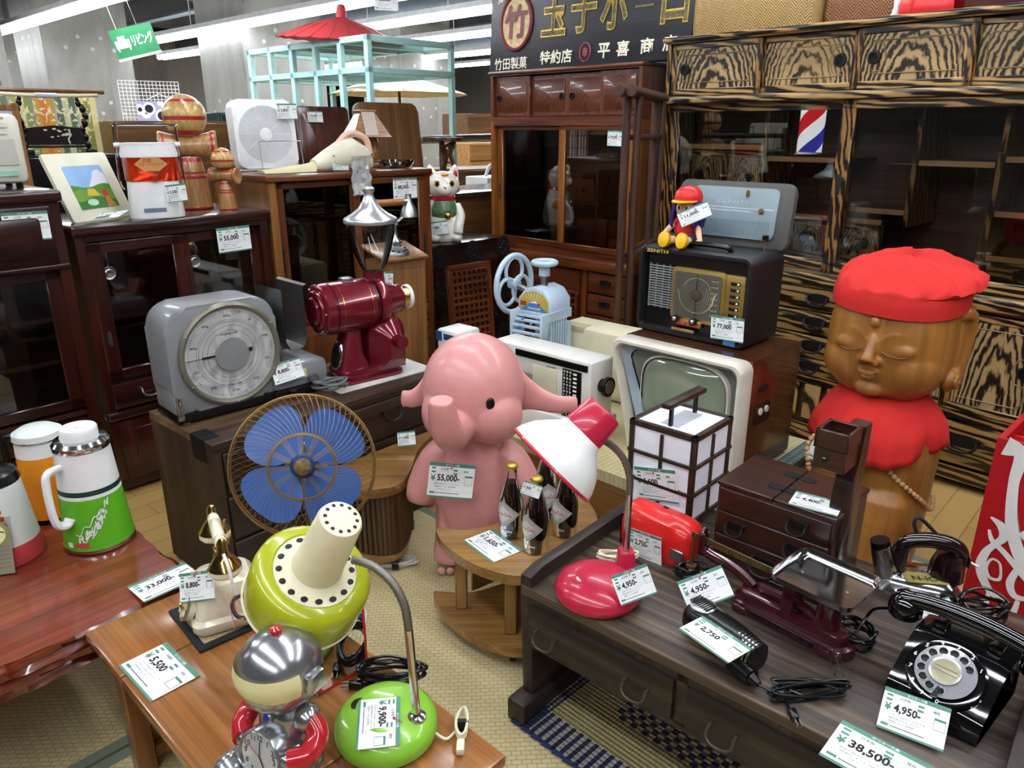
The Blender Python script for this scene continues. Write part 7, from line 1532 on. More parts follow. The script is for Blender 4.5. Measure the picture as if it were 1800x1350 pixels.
# toaster oven
m_tst = pm('oven_ivory', '#cfcdbf', .35)
t = thing('toaster_oven', 'ivory toaster oven cut by the picture edge on the taller dark cabinet', 'toaster oven', on(lf, .555, .13, 1.1325), 44)
G().box(0, 0, .018, .36, .22, .235, m_tst, .022).build('body', t); G().box(.02, -.004, .04, .235, .004, .2, pm('oven_window', '#4a4c4c', .15), .006).build('window', t)
g = G().box(.255, -.003, .075, .335, .001, .16, pm('oven_panel', '#b9b8ad', .4), .002, 1); g.text('TOSHIBA', .009, M_ink, FRONT(.295, -.0015, .222), .01, .045); g.text('1', .014, M_ink, FRONT(.275, -.0015, .198), .02); g.text('2', .014, M_ink, FRONT(.275, -.0015, .18), .02); g.build('control_panel', t)
for z in (.2, .18): G().push(FRONT(.31, -.001, z)).prism(rr(-.012, -.007, .012, .007, .006), 0, .003, m_tst).build('button', t)
G().push(FRONT(.295, -.001, .05)).prism(rr(-.035, -.008, .035, .008, .007), 0, .004, pm('mint_key', '#8fc0aa', .4)).build('start_key', t)
for x in (.03, .33):
    for y in (.03, .19): G().cyl((x, y, 0), (x, y, .02), .011, M_black, seg=10).build('foot', t)
# framed landscape
q0, q1 = onz(137, 392, 1.0125), onz(241, 377, 1.0125); wp = (q1 - q0).length
t = thing('framed_picture', 'cream framed picture of green hills and a white mountain leaning on the dark cabinet', 'picture', tuple(q0 + V((-.004, -.006, 0))), math.degrees(math.atan2(q1.y - q0.y, q1.x - q0.x)))
PM = T(0, .004, 0, -22, 0, 0) @ FRONT(0, 0, 0); hp_ = .245
G().push(PM).prism(rr(0, 0, wp, hp_, .008), -.014, 0, pm('cream_frame', '#dcdac2', .45), None, .003).build('frame', t)
g = G().push(PM).push(T(wp * .2, hp_ * .17, .0006)); pw, ph_ = wp * .62, hp_ * .64
g.prism(rr(0, 0, pw, ph_, .01), -.001, .0004, pm('picture_sky', '#8fb6e0', .6))
hill = lambda z0, amp, ph0, c, zz: g.prism([(0, 0)] + [(pw, 0)] + [(pw * (1 - i / 12), ph_ * (z0 + amp * sin(i * .6 + ph0))) for i in range(13)], zz, zz + .0003, pm(c[1:] + '_hill', c, .6))
g.prism([(pw * .45, ph_ * .5), (pw * .98, ph_ * .5), (pw * .98, ph_ * .78), (pw * .86, ph_ * .9), (pw * .72, ph_ * .86), (pw * .62, ph_ * .7)], .0004, .0007, pm('picture_cloud', '#e4e8ee', .6))
hill(.52, .04, .4, '#4f8a34', .0007); hill(.40, .06, 2.2, '#6c9a3a', .001)
g.prism([(pw * .3, ph_ * .3), (pw * .62, ph_ * .28), (pw * .55, ph_ * .45), (pw * .38, ph_ * .46)], .0013, .0015, pm('picture_field', '#d6b23c', .6)); hill(.22, .05, 4.4, '#3c7030', .0016)
g.prism([(pw * .70, 0), (pw * .95, 0), (pw * .82, ph_ * .26), (pw * .74, ph_ * .26)], .0018, .0022, pm('picture_path', '#b5773a', .6)).prism([(pw * .70, ph_ * .26), (pw * .84, ph_ * .26), (pw * .84, ph_ * .36), (pw * .77, ph_ * .44), (pw * .70, ph_ * .36)], .0022, .0026, pm('picture_roof', '#c32e26', .6)).lathe([(pw * .14, .0022), (0, .0024)], pm('picture_pond', '#b5d8bf', .6), 20, T(pw * .36, ph_ * .14, 0), (False, False), sy=.5)
g.build('painting', t)
G().push(T(wp * .5, .11, 0)).box(-.03, -.02, 0, .03, -.015, .12, M_cream).build('stand', t)
# juice dispenser
m_jr = pm('orange_red_tank', '#d0300f', .12, trans=.5, coat=.5); jp = onz(278, 380, 1.0125)
t = thing('juice_dispenser', 'white juice dispenser with an orange red tank and wire handle on the dark cabinet', 'dispenser', tuple(jp), 30)
sq = lambda rx, ry, z, e=.6: [(x, y, z) for x, y in sup(rx, ry, e, 32)]
G().loft([sq(.092, .08, 0), sq(.094, .082, .008), sq(.086, .075, .13)], M_white).build('base', t)
G().loft([sq(.088, .077, .13), sq(.091, .08, .135), sq(.093, .082, .215)], m_jr).build('tank', t)
G().loft([sq(.095, .084, .213), sq(.096, .085, .225), sq(.09, .08, .25), sq(.092, .082, .262)], M_white, (True, False)).loft([sq(.09, .08, .262), sq(.085, .074, .235)], M_white, (False, True)).build('lid', t)
G().tube(cr([(-.098, 0, .10), (-.108, 0, .13), (-.104, 0, .24), (-.102, 0, .315), (-.095, 0, .322), (.095, 0, .322), (.102, 0, .315), (.104, 0, .24), (.108, 0, .13), (.098, 0, .10)], 5), .0038, M_chrome, 8).cyl((-.11, 0, .255), (-.09, 0, .255), .008, M_white).cyl((.11, 0, .255), (.09, 0, .255), .008, M_white).build('wire_handle', t)
g = G().push(FRONT(-.005, -.0835, .19)); g.prism([(-.055, 0), (-.025, -.024), (.025, -.024), (.055, 0), (.025, .024), (-.025, .024)], 0, .0012, pm('label_kraft', '#b98a52', .5)); g.text('フルーツジュース', .012, pm('label_red_text', '#b92a1c', .5), T(0, 0, .0014), .02, .085); g.text('京都', .011, pm('label_red_text', '#b92a1c', .5), T(-.012, .013, .0014), .02); g.build('label', t)
G().push(FRONT(-.02, -.0815, .03)).box(-.03, -.007, 0, .045, .007, .001, pm('plate_grey_blue', '#6c7787', .4)).build('rating_plate', t)
G().box(-.012, -.09, .13, .012, -.075, .155, m_jr, .004).build('spout', t)
# kendama toys
m_kw = wood('turned_wood', ('#8d6238', '#a97c4a', '#bb925e'), 'z', 2, 30, .3, .5); m_kr = pm('toy_red', '#a3232a', .3, coat=.4); m_ky = wood('turned_wood_pale', ('#a98747', '#bf9d5c', '#cdb072'), 'z', 2, 30, .3, .5)
def kendama(lab, loc, rz, S):
    t = thing('kendama', lab, 'toy', loc, rz, 'wooden cup and ball toys')
    s = lambda p: [(r * S, z * S) for r, z in p]
    G().lathe(s([(.27, 0), (.29, .01), (.29, .04), (.28, .05), (.265, .3), (.24, .55), (.19, .80), (.165, .87)]), m_kw, 32, None, (True, True), [m_kr, m_kr, m_kw, m_kw, m_kw, m_kw, m_kr]).lathe(s([(.244, .52), (.248, .54), (.24, .57)]), m_kr, 32, caps=(False, False)).lathe(s([(.232, .60), (.236, .62), (.228, .64)]), m_kr, 32, caps=(False, False)).build('handle', t)
    hx = frame((0, 0, 1.06 * S), (0, 1, 0), (0, 0, 1))
    G().lathe(s([(.02, -.42), (.18, -.46), (.235, -.47), (.25, -.45), (.235, -.40), (.185, -.2), (.175, 0), (.19, .2), (.25, .42), (.26, .45), (.24, .47), (.19, .46), (.02, .40)]), m_kw, 32, hx).lathe(s([(.242, .37), (.250, .39), (.25, .42)]), m_kr, 32, hx, (False, False)).lathe(s([(.222, -.36), (.232, -.38), (.238, -.41)]), m_kr, 32, hx, (False, False)).lathe(s([(.207, .27), (.212, .28), (.216, .31)]), m_kr, 32, hx, (False, False)).build('cross_cup', t)
    b = G(); n = 18; pf = [(sin(PI * k / n), -cos(PI * k / n)) for k in range(n + 1)]
    b.lathe([(.36 * S * r, (1.55 + .36 * z) * S) for r, z in pf], m_ky, 36, mats=[m_kr if k in (3, 4, 8, 13) else m_ky for k in range(n)]); b.build('ball', t); return t
kp_ = onz(346, 366, 1.0125); kendama('large wooden kendama with red bands standing by the juice dispenser', tuple(kp_), 20, .23)
kp_ = onz(402, 368, 1.0125); kendama('small wooden kendama with a red striped ball beside the large one', tuple(kp_), -10, .125)
# box fan on the glazed cabinet
t = thing('box_fan', 'white square box fan with a round grille on the brown glazed cabinet', 'fan', on(gc, .055, .33, 1.1455), 38)
G().push(T(0, 0, 0, -5, 0, 0)).prism(rr(0, .01, .275, .30, .035), -.085, 0, M_white, frame((0, 0, 0), (1, 0, 0), (0, 0, 1)), .012).build('body', t)
g = G().push(T(0, 0, 0, -5, 0, 0)).push(FRONT(.137, -.0005, .155))
for r in [.03 + .0055 * i for i in range(17)]: g.torus((0, 0, 0), r, .0016, pm('grille_white', '#b4b8bb', .4), None, 56, 4)
for i in range(10): a = R(36 * i); g.cyl((.03 * cos(a), .03 * sin(a), .0005), (.12 * cos(a), .12 * sin(a), .0005), .0012, M_white, seg=5)
g.lathe([(.028, 0), (.02, .002), (0, .002)], M_white, 24); g.build('grille', t)
G().tube([(.085, -.05, 0), (.085, -.03, .125), (.275, -.03, .125), (.275, -.05, 0)], .002, M_steel, 6).build('wire_stand', t)
# hand vacuum
t = thing('hand_vacuum', 'cream hand held vacuum cleaner with a flat nozzle lying on the brown glazed cabinet', 'vacuum cleaner', on(gc, .03, .10, 1.1465), 40)
m_vc = pm('vacuum_cream', '#d6d3ba', .35); m_vn = pm('vacuum_nozzle', '#cfc89a', .35); m_vp = pm('vacuum_peach', '#dcb09a', .4)
G().loft([[(x, y * k, z * h_ + .001) for y, z in [(-.05, 0), (.05, 0), (.045, .6), (.02, 1), (-.02, 1), (-.045, .6)]] for x, k, h_ in ((0, .9, .012), (.10, .8, .022), (.2, .55, .032), (.235, .6, .04))], m_vn).build('nozzle', t)
G().loft([[(x, y * k, z * h_ + .001) for y, z in sup(.05, .5, .8, 20, 0, .5)] for x, k, h_ in ((.235, .7, .05), (.29, 1, .085), (.36, 1.05, .125), (.42, 1, .14), (.49, .9, .10), (.51, .7, .06))], m_vc).build('body', t)
G().tube(cr([(.36, 0, .115), (.40, 0, .15), (.45, 0, .155), (.50, 0, .13), (.515, 0, .07)], 6), .014, m_vp, 10).build('handle', t)
# wooden table lamp
t = thing('wooden_lamp', 'wooden table lamp with a pyramid shade and glass bead strings behind the vacuum cleaner', 'lamp', on(gc, .68, .26, 1.1455), 30)
m_lwd = wood('lamp_oak', ('#6b431f', '#8a5b2c', '#a3723c'), 'x', 2, 30, .35, .4); m_bst = pm('glass_beads', '#cfbfae', .15, trans=.4, bump=.8, bscale=200)
G().box(-.06, -.06, 0, .06, .06, .018, m_lwd, .004).tube(cr([(0.03, 0, .018), (.035, 0, .06), (.045, 0, .1), (.035, 0, .14)], 5), .017, m_lwd, 10).tube(cr([(-.03, 0, .018), (-.02, 0, .06), (-.0, 0, .1), (.02, 0, .14)], 5), .010, m_lwd, 10).build('base', t)
g = G(); sh_ = lambda k, z: [(k * cos(R(45 + 90 * i)), k * sin(R(45 + 90 * i)), z) for i in range(4)]
g.loft([sh_(.135, .14), sh_(.125, .15), sh_(.055, .245), sh_(.06, .258), sh_(.052, .262)], m_lwd, (False, True)); g.build('shade', t, 20)
G().loft([[(x, y, z) for x in (-.032, .032)] for y, z in ((-.092, .148), (-.043, .243), (-.040, .258))], m_bst, closed=False).build('bead_panel', t)
g = G().push(frame(on(gc, .44, -.024, 1.115), (cos(R(46)), sin(R(46)), 0), (.05, .05, 1))); ncr = 9
rng = random.Random(4); gr_ = [[(-.05 + .1 * i / ncr + rng.uniform(-.004, .004) + .0, -.07 + .16 * j / ncr + rng.uniform(-.004, .004), rng.uniform(-.004, .008)) for i in range(ncr + 1)] for j in range(ncr + 1)]
g.loft(gr_, pm('crinkled_bag', '#dfe2e3', .08, alpha=.55, coat=1), closed=False).box(-.04, -.065, -.0065, .02, -.02, -.0055, pm('card_beige', '#e3dcc0', .6)); g.box(-.05, .09, -.001, .05, .096, .03, M_film)
solo('vacuum_accessory_bag', g, 'crumpled clear plastic bag hanging over the front edge of the brown glazed cabinet', 'plastic bag', sharp=15)
# leaning table tops
def leaning(name, lab, x, y, rz, w, h, mat, r=.02):
    t = thing(name, lab, 'table top', (x, y, 0.951), rz); t.rotation_euler = (R(-6), 0, R(rz))
    G().push(FRONT(0, 0, 0)).prism(rr(0, 0, w, h, r), -.03, 0, mat, None, .006).build('board', t)
    G().push(FRONT(0, 0, 0)).prism(rr(.03, .03, w - .03, h - .03, r), 0, .004, mat, None, .002).build('raised_field', t); return t
lm_ = leaning('dark_red_table_top', 'dark red folded table top leaning behind the box fan', -1.13, 4.18, 44, .33, .49, M_redwoodz)
lb_ = leaning('brown_table_top', 'brown oak table top with rounded corners leaning behind the wooden lamp', -.86, 4.44, 44, .45, .52, m_brownz, .05)
# carved stool
cp2 = V((-.44, 4.86, .9505)); m_cv = wood('carved_walnut', ('#2f1b0f', '#4a2c19', '#633e25'), 'z', 2, 26, .4, .2)
t = thing('carved_stool', 'small carved dark wooden stand with pierced leaf legs on the long counter', 'stool', tuple(cp2), 38)
G().prism([((.125 + .008 * cos(i * PI / 3)) * cos(2 * PI * i / 48), (.125 + .008 * cos(i * PI / 3)) * sin(2 * PI * i / 48)) for i in range(48)], .30, .322, m_cv, None, .003).build('top', t)
for k in range(3):
    a = R(90 * k - 120); u = V((cos(a), sin(a), 0)); g = G().push(frame((0, 0, 0), u, (0, 0, 1)))
    g.tube(cr([(.08, .30, 0), (.055, .23, 0), (.07, .15, 0), (.06, .08, 0), (.10, 0, 0)], 6), .014, m_cv, 8); g.tube(cr([(.0, .29, 0), (.03, .22, 0), (.015, .14, 0), (.04, .06, 0), (.095, .01, 0)], 6), .012, m_cv, 8)
    for x, y in ((.04, .26), (.045, .19), (.035, .11), (.07, .05), (.06, .27)): g.torus((x, y, 0), .018, .008, m_cv, None, 14, 6)
    g.build('leg', t)
# sword stand with sword
sp = onz(150, 271, 1.1905); t = thing('sword_stand', 'black lacquered sword stand with pale inlay on the black sideboard', 'stand', tuple(sp), 40)
t.location = on(bpy.data.objects['black_sideboard'], .30, .15, 1.1905); m_inl = pm('shell_inlay', '#cfc7ae', .3)
for x in (-.15, .15):
    G().prism(rr(-.028, -.085, .028, .085, .02), .0, .028, M_black, T(x, 0, 0), .006).build('foot', t)
    g = G()
    for i, (z, dx, r) in enumerate(((.05, 0, .022), (.09, .004, .024), (.13, .012, .02), (.165, .0, .024), (.20, -.008, .022), (.235, -.004, .024), (.265, .012, .02), (.285, .016, .014))): g.ell((x + dx * (1 if x < 0 else -1), .012 * sin(i * 1.3), z), (r * .7, r, r * 1.1), M_black, 14, 8)
    g.build('upright', t)
G().box(-.15, -.01, .035, .15, .01, .048, M_black, .003).prism([(-.14, .05), (.14, .05), (.14, .135), (0, .15), (-.14, .135)], -.006, .006, M_black, frame((0, 0, 0), (1, 0, 0), (0, 0, 1))).build('panel', t)
g = G().push(FRONT(0, -.0065, 0)); rng = random.Random(6)
g.tube([(.06, .055, 0), (.055, .08, 0), (.07, .10, 0), (.065, .13, 0)], .008, m_inl, 5, flat=.1)
for i in range(14): x, y = rng.uniform(-.06, .1), rng.uniform(.09, .135); g.lathe([(rng.uniform(.005, .011), 0), (0, .0006)], m_inl, 8, T(x, y, 0), sy=.5)
for i in range(7): g.lathe([(.0035, 0), (0, .0006)], m_inl, 8, T(-.13 + i * .043, .043 - .0, .001))
g.build('inlay', t)
bs0 = t.location + V((0, 0, .285)); u = V((cos(R(40)), sin(R(40)), 0))
sw = thing('sword', 'pale sheathed sword lying across the black stand', 'sword', tuple(bs0), 40)
G().tube([(-.27, 0, .022), (-.1, 0, .014), (.1, 0, .016), (.24, 0, .022)], .011, pm('sheath_bone', '#b5a78a', .4), 10, flat=.7).build('sheath', sw)
G().tube([(-.27, 0, .022), (-.33, 0, .026)], .011, M_brass, 10).build('end_cap', sw); G().tube([(-.06, 0, .015), (.04, 0, .015)], .0135, pm('pale_cloth', '#b9bcc8', .8), 10).build('wrapping', sw)
# lucky cat
m_cat = pm('porcelain_white', '#e6e2d6', .12, coat=.8); m_cred = pm('porcelain_red', '#b3182a', .15, coat=.8); m_cgr = pm('bib_green', '#4d6a45', .3, var=.4, nscale=90); m_cy = pm('glaze_yellow', '#d79a2b', .2)
cb = V((-.375, 4.13, .7405)); cb = onz(773, 418, .7405) if False else cb
ct_ = thing('lucky_cat', 'white porcelain beckoning cat with red ears and green bib on the black chest', 'cat figure', tuple(cb), 12)
S = 1.02; g = G()
g.lathe([(.085, 0), (.098, .02), (.10, .07), (.092, .13), (.075, .19), (.062, .225), (.055, .245)], m_cat, 30, sy=1.0)
g.ell((0, -.01, .295), (.092, .08, .075), m_cat, 30, 18); g.ell((0, -.075, .275), (.04, .028, .03), m_cat)
for s_ in (-1, 1):
    g.loft([[(s_ * (.056 + dx) + .028 * k * cos(a), -.005 + .014 * k * sin(a), z) for a in [2 * PI * i / 12 for i in range(12)]] for z, k, dx in ((.33, 1.2, 0), (.36, 1, .004), (.39, .6, .01), (.405, .1, .012))], m_cat)
    g.ell((s_ * .06, -.075, .025), (.032, .04, .026), m_cat)
g.tube(cr([(.066, -.03, .19), (.085, -.065, .14), (.07, -.095, .085), (.066, -.098, .05)], 5), .026, m_cat, 12); g.tube(cr([(-.066, -.02, .19), (-.105, -.035, .22), (-.115, -.04, .29), (-.11, -.05, .335)], 5), .025, m_cat, 12); g.ell((-.108, -.052, .345), (.028, .026, .026), m_cat)
remesh(g.build('body', ct_), .0045, 4)
for s_ in (-1, 1):
    G().push(frame((s_ * .062, -.0215, .362), (1, 0, 0), (0, .15, 1))).prism([(-.018, -.022), (.018, -.022), (.008 * s_, .026)], 0, .003, m_cred, None, .001).build('ear_lining', ct_)
    G().ell((s_ * .04, -.082, .308), (.015, .008, .017), m_cy, 16, 10).ell((s_ * .039, -.087, .308), (.010, .006, .014), M_black, 14, 8).build('eye', ct_)
G().ell((0, -.104, .288), (.007, .005, .005), pm('nose_orange', '#c86a2f', .3), 12, 8).build('nose', ct_); G().ell((0.005, -.06, .352), (.022, .022, .010), m_cy, 14, 8).build('forehead_patch', ct_)
G().lathe([(.0615, .215), (.068, .222), (.066, .236), (.059, .242)], m_cred, 30, T(0, -.006, 0), (False, False)).build('collar', ct_)
G().lathe([(.066, .218), (.084, .18), (.089, .15), (.080, .13)], m_cgr, 24, T(0, -.012, 0), (False, False), a0=215, a1=325).build('bib', ct_)
G().push(T(.012, -.1, .14)).ell((0, 0, 0), (.018, .010, .02), M_brass, 14, 8).build('bell', ct_)
G().ell((.085, .0, .13), (.02, .035, .03), m_cy, 14, 8).build('side_patch', ct_)
# barber pole standing across the aisle, seen only as a reflection
def barber():
    m, nt, bs = _new('barber_stripes'); _set(bs, .2)
    t = _n(nt, 'ShaderNodeTexCoord'); sp = _n(nt, 'ShaderNodeSeparateXYZ'); nt.links.new(t.outputs['Object'], sp.inputs[0])
    at = _n(nt, 'ShaderNodeMath', operation='ARCTAN2'); nt.links.new(sp.outputs[1], at.inputs[0]); nt.links.new(sp.outputs[0], at.inputs[1])
    k = _n(nt, 'ShaderNodeMath', operation='MULTIPLY_ADD'); k.inputs[1].default_value = 1 / 6.2832; nt.links.new(at.outputs[0], k.inputs[0])
    z = _n(nt, 'ShaderNodeMath', operation='MULTIPLY'); z.inputs[1].default_value = 1.6; nt.links.new(sp.outputs[2], z.inputs[0]); nt.links.new(z.outputs[0], k.inputs[2])
    fr_ = _n(nt, 'ShaderNodeMath', operation='FRACT'); nt.links.new(k.outputs[0], fr_.inputs[0])
    r = _n(nt, 'ShaderNodeValToRGB'); r.color_ramp.interpolation = 'CONSTANT'; e = r.color_ramp.elements
    while len(e) < 4: e.new(.5)
    for i, (p, c) in enumerate(((0, '#e8ecec'), (.25, '#c4202a'), (.5, '#e8ecec'), (.75, '#2a2f9a'))): e[i].position = p; e[i].color = hexc(c)
    nt.links.new(fr_.outputs[0], r.inputs[0]); nt.links.new(r.outputs[0], bs.inputs['Base Color']); nt.links.new(r.outputs[0], bs.inputs['Emission Color']); bs.inputs['Emission Strength'].default_value = 7; return m
e0 = V((.706, 3.697, 0)); nE = V((sin(R(-46.5)), -cos(R(-46.5)), 0))
vp = atd(1418, 245, 7.1); bpz = vp - nE * 2 * (vp - e0).dot(nE)
t = thing('barber_pole', 'lit striped barber pole mirrored in the glass door of the zebra wood cabinet', 'barber pole', (bpz.x, bpz.y, 0))
G().cyl((0, 0, bpz.z - .32), (0, 0, bpz.z + .32), .115, barber(), seg=40).build('striped_drum', t)
G().lathe([(.2, 0), (.2, .03), (.04, .05), (.03, bpz.z - .42), (.13, bpz.z - .36), (.13, bpz.z - .31)], M_steel, 32).build('base', t); G().lathe([(.13, bpz.z + .31), (.13, bpz.z + .36), (.08, bpz.z + .42), (0, bpz.z + .44)], M_steel, 32).build('cap', t)
# glass dish beside the wooden lamp
g = G(); g.lathe([(.04, 0), (.07, .004), (.085, .022), (.088, .034), (.083, .034), (.078, .02), (.0, .01)], glass('dish_glass', (.7, .72, .7), 2), 32); solo('glass_dish', g, 'shallow glass dish beside the wooden lamp on the brown glazed cabinet', 'dish', on(gc, .745, .12, 1.1465), 0)
# crumpled paper packet behind the elephant
# ================================================================ price cards
TJ = ['昭和レトロ 当時物', 'インテリアやお店のディスプレイにしても', 'デザインがおしゃれです', '昭和の頃はみんなこれでした']
def price(lab, TL, TR, BL, p, n, amount, group='price cards', tilt=0, maker='日本製', kind='雑貨', lift=.0016, full=True, pin=False):
    """card lying in the plane (p, n); corners are sight lines of the photo met with that plane"""
    p, n = V(p), V(n).normalized()
    a, b, c_ = (onplane(q[0], q[1], p, n) for q in (TL, TR, BL))
    x = (b - a); w = x.length; M = frame((0, 0, 0), x, a - c_); z = V((M[0][2], M[1][2], M[2][2]))
    if z.dot(V((0, 0, HC)) - a) < 0: M = frame((0, 0, 0), x, c_ - a)
    h = max(.5 * w, min(.8 * w, (a - c_).length))
    M.translation = a + V((M[0][2], M[1][2], M[2][2])) * lift - V((M[0][1], M[1][1], M[2][1])) * h / 2 + V((M[0][0], M[1][0], M[2][0])) * w / 2
    g = G(); X, Y_ = w / 2, h / 2; t = .0005
    g.box(-X, -Y_, -.0006, X, Y_, 0, M_paper); g.box(-X, Y_ - .1 * h, 0, X, Y_, t, M_green); g.box(-X, -Y_, 0, X, -Y_ + .05 * h, t, M_green)
    if full: g.text('◇リユース品', .062 * h, M_paper, T(0, Y_ - .052 * h, t * 1.6), .02, .30 * w)
    for xx, yy in ((-X + .10 * w, .34), (-X + .10 * w, .23), (.08 * w, .30), (.08 * w, .20)): g.box(xx - .045 * w, yy * h - .022 * h, 0, xx + .045 * w, yy * h + .026 * h, t, M_green)
    if full:
        g.text(maker, .055 * h, M_tagtxt, T(-.16 * w, .325 * h, t), .0); g.text(kind, .05 * h, M_tagtxt, T(.31 * w, .29 * h, t), .0)
    g.text('¥', .17 * h, M_green, T(-X + .10 * w, .07 * h, t), .025)
    aw = (.082 * len(amount.replace(',', '').replace('-', '')) + .035 + (.045 if '-' in amount else 0)) * w
    g.text(amount, .225 * h, M_num, T(-X + .19 * w + aw / 2, .065 * h, t), .032, aw)
    bx = .38 * w; g.box(bx - .085 * w, .12 * h, 0, bx + .085 * w, .17 * h, t, M_green)
    for q in ((bx - .085 * w, -.09 * h, bx - .081 * w, .12 * h), (bx + .081 * w, -.09 * h, bx + .085 * w, .12 * h), (bx - .085 * w, -.096 * h, bx + .085 * w, -.09 * h)): g.box(q[0], q[1], 0, q[2], q[3], t, M_tagtxt)
    if full:
        for i in range(3): g.text(TJ[(i + len(amount)) % 4], .042 * h, M_tagtxt, T(-.09 * w - .03 * w * i, -.10 * h - .075 * h * i, t), .0, (.56 - .09 * i) * w)
    else:
        for i in range(3): g.box(-X + .06 * w, -.11 * h - .08 * h * i, 0, .1 * w, -.09 * h - .08 * h * i, t, M_tagtxt)
    g.box(-X + .05 * w, -.385 * h, 0, -X + .16 * w, -.33 * h, t, M_green); g.box(-X + .18 * w, -.37 * h, 0, .2 * w, -.355 * h, t, M_tagtxt)
    for yy in (.25, -.03, -.30): g.box(-X + .03 * w, yy * h - .001 * h, 0, X - .03 * w, yy * h + .002 * h, t * .5, M_steel)
    if pin: g.ell((-.02 * w, .36 * h, .003), (.018 * w, .026 * w, .003), M_red, 10, 6).tube([(-.02 * w, .37 * h, .002), (.04 * w, .47 * h, .004), (.06 * w, .56 * h, .0)], .0006, M_red, 4)
    o = solo('price_card', g, lab, 'price card', group=group); o.matrix_world = M; return o
def face(o, lx, ly, lz, nx=0, ny=-1, nz=0):
    q = world(o, (lx, ly, lz)); n = o.rotation_euler.to_matrix() @ V((nx, ny, nz)); return q, n
UP = (0, 0, 1)
GC_ = 'price cards on furniture and goods'
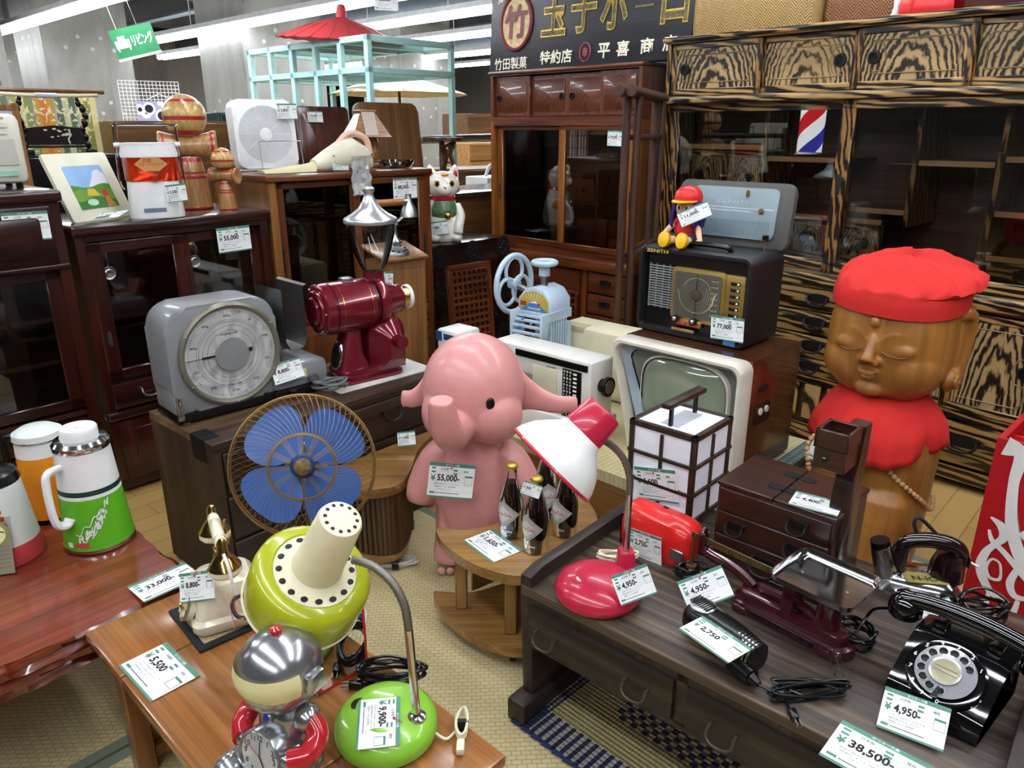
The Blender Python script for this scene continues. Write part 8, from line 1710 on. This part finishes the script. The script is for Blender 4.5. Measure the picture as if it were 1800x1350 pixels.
tags = [
 ('white price card for 33,000 yen on the taller dark cabinet', (0, 375), (82, 370), (10, 427), *face(lf, .5, -.008, 1), '33,000'),
 ('price card for 55,000 yen on the glass of the dark cabinet below the kendamas', (379, 402), (437, 395), (386, 446), *face(dk, .5, -.006, 1), '55,000'),
 ('price card for 5,500 yen hanging on the white juice dispenser', (290, 326), (325, 322), (298, 358), world(bpy.data.objects['juice_dispenser'], (.03, -.088, .1)), (-.1, -1, .1), '5,500-'),
 ('price card for 1,980 yen lying before the framed landscape', (181, 376), (228, 370), (193, 391), (0, 0, 1.016), (-.15, -.2, 1), '1,980-'),
 ('price card for 88,000 yen on the glass of the brown cabinet', (690, 314), (732, 312), (694, 351), *face(gc, .5, -.006, 1), '88,000-'),
 ('price card for 3,850 yen on the white box fan', (485, 182), (520, 182), (489, 210), *face(bpy.data.objects['box_fan'], 0, -.005, .2), '3,850-'),
 ('price card on the dark red leaning table top', (539, 195), (566, 196), (542, 215), *face(lm_, 0, -.01, 1.3), '93,000-'),
 ('price card for 1,980 yen tucked under the cream vacuum cleaner', (584, 273), (612, 274), (590, 299), *face(gc, 0, .02, 1.2), '1,980'),
 ('price card for 22,000 yen on the wooden telephone behind the grinder', (652, 478), (691, 477), (655, 515), *face(ws, 0, -.004, .6), '22,000'),
 ('price card for 8,800 yen on the grey weighing scale', (473, 643), (525, 627), (479, 680), world(sc, (.4, -.012, .08)), (.5, -.6, .25), '8,800-'),
 ('price card for 800 yen held by the white lucky cat', (757, 391), (786, 387), (759, 421), world(ct_, (.0, -.118, .06)), (-.1, -1, .15), '800'),
 ('price card for 79,200 yen on the glass of the zelkova cabinet', (1069, 229), (1096, 230), (1068, 267), *face(mc, .8, .002, 1.2), '79,200'),
 ('price card for 11,000 yen in the arms of the doll', (1189, 375), (1242, 353), (1192, 399), world(do, (0, -.075, .07)), (-.2, -1, .3), '11,000-'),
 ('price card for 77,000 yen on the black portable radio', (1251, 553), (1309, 561), (1247, 594), *face(ra, .3, -.014, .05), '77,000'),
 ('price card for 55,000 yen on the chest of the pink elephant', (756, 811), (836, 818), (752, 873), world(el, (0, -.135, .33)), (.1, -1, .15), '55,000-'),
 ('price card for 11,000 yen inside the hollow of the kidney table', (698, 760), (729, 757), (705, 790), (-.4, 2.25, .25), (0, -1, .4), '11,000'),
 ('price card for 6,600 yen on the white pane of the lantern', (1115, 819), (1187, 827), (1113, 873), *face(la, 0, 0, .1, -1, 0, 0), '6,600'),
 ('price card for 165,000 yen beside the beads of the wooden statue', (1440, 755), (1530, 800), (1419, 805), world(bd, on_statue(1450, 790, 2.15, .012)), (-.5, -.8, .2), '165,000-'),
 ('price card for 4,400 yen lying on the dark sewing workbox', (1400, 864), (1484, 885), (1376, 884), world(wb, (0, 0, .2108)), UP, '4,400-'),
 ('price card for 1,650 yen lying on the crescent table before the bottles', (866, 931), (919, 968), (814, 951), (0, 0, .2803), UP, '1,650-'),
 ('price card for 2,750 yen on the red appliance', (1106, 926), (1163, 946), (1106, 980), *face(rp, .08, -.014, .05), '2,750-'),
 ('price card for 4,950 yen hanging from the crimson lamp base', (1073, 1013), (1136, 990), (1088, 1070), world(pk, (.05, -.085, .04)), (0, -1, .5), '4,950-'),
 ('price card for 4,950 yen leaning on the maroon beam scale', (1190, 1023), (1267, 993), (1214, 1077), tuple(onz(1214, 1077, DZT + .002)), (-.3, -.8, .6), '4,950-'),
 ('price card for 2,750 yen lying on the black hair dryer', (1235, 1084), (1322, 1142), (1196, 1108), world(hr, (0, 0, .037)), UP, '2,750'),
 ('price card for 4,950 yen leaning on the black rotary telephone', (1557, 1206), (1673, 1247), (1540, 1277), tuple(onz(1540, 1277, DZT + .002)), (-.5, -.6, .85), '4,950-'),
 ('large price card for 38,500 yen lying on the front of the writing desk', (1481, 1267), (1642, 1350), (1444, 1330), (0, 0, DZT + .001), UP, '38,500-'),
 ('price card under the chrome iron behind the black telephone', (1610, 1062), (1667, 1049), (1620, 1082), tuple(onz(1620, 1082, DZT + .002)), (-.2, -.6, .6), '5,500-'),
 ('price card for 33,000 yen lying across the lacquered table edge', (224, 1033), (324, 990), (250, 1062), (0, 0, HZ_ + .002), UP, '33,000-'),
 ('price card for 8,800 yen leaning on the cream telephone', (315, 1009), (375, 1001), (312, 1061), world(ph, (.03, -.075, .09)), (-.3, -1, .5), '8,800-'),
 ('price card for 5,500 yen lying flat on the honey brown table', (293, 1130), (352, 1188), (210, 1173), (0, 0, HZ_ + .0005), UP, '5,500'),
 ('price card for 9,900 yen lying on the lime green lamp base', (704, 1225), (703, 1311), (632, 1227), world(gl_, (0, 0, .055)), (0, -.1, 1), '9,900-'),
 ('price card under the silver and red clock figure', (480, 1338), (512, 1352), (415, 1350), (0, 0, HZ_ + .0005), UP, '4,950-'),
 ('price card hanging from the ceiling above the red paper umbrella', (658, -18), (700, -15), (661, 25), (-1.0, 5.9, 2.3), (.1, -1, 0), '25,300-'),
 ('price card seen behind the bottles, tied to the neck of the nearest cola bottle', (922, 844), (954, 855), (912, 866), (.062, 1.64, .46), (.1, -1, .4), '300'),
]
for i, q in enumerate(tags):
    price(q[0], q[1], q[2], q[3], q[4], q[5], q[6], GC_, full=(i not in (2, 3, 5, 6, 7, 10, 15)), pin=i in (14, 16, 21, 22, 28, 30))
g = G(); q = atd(680, -15, 6.0); g.cyl(tuple(onplane(680, -16, (-1.0, 5.9, 2.3), (.1, -1, 0))), tuple(onplane(680, -16, (-1.0, 5.9, 2.3), (.1, -1, 0)) + V((0, 0, 1.0))), .003, M_steel, seg=6); solo('hanging_wire', g, 'thin wire holding the price card above the red paper umbrella', 'wire')
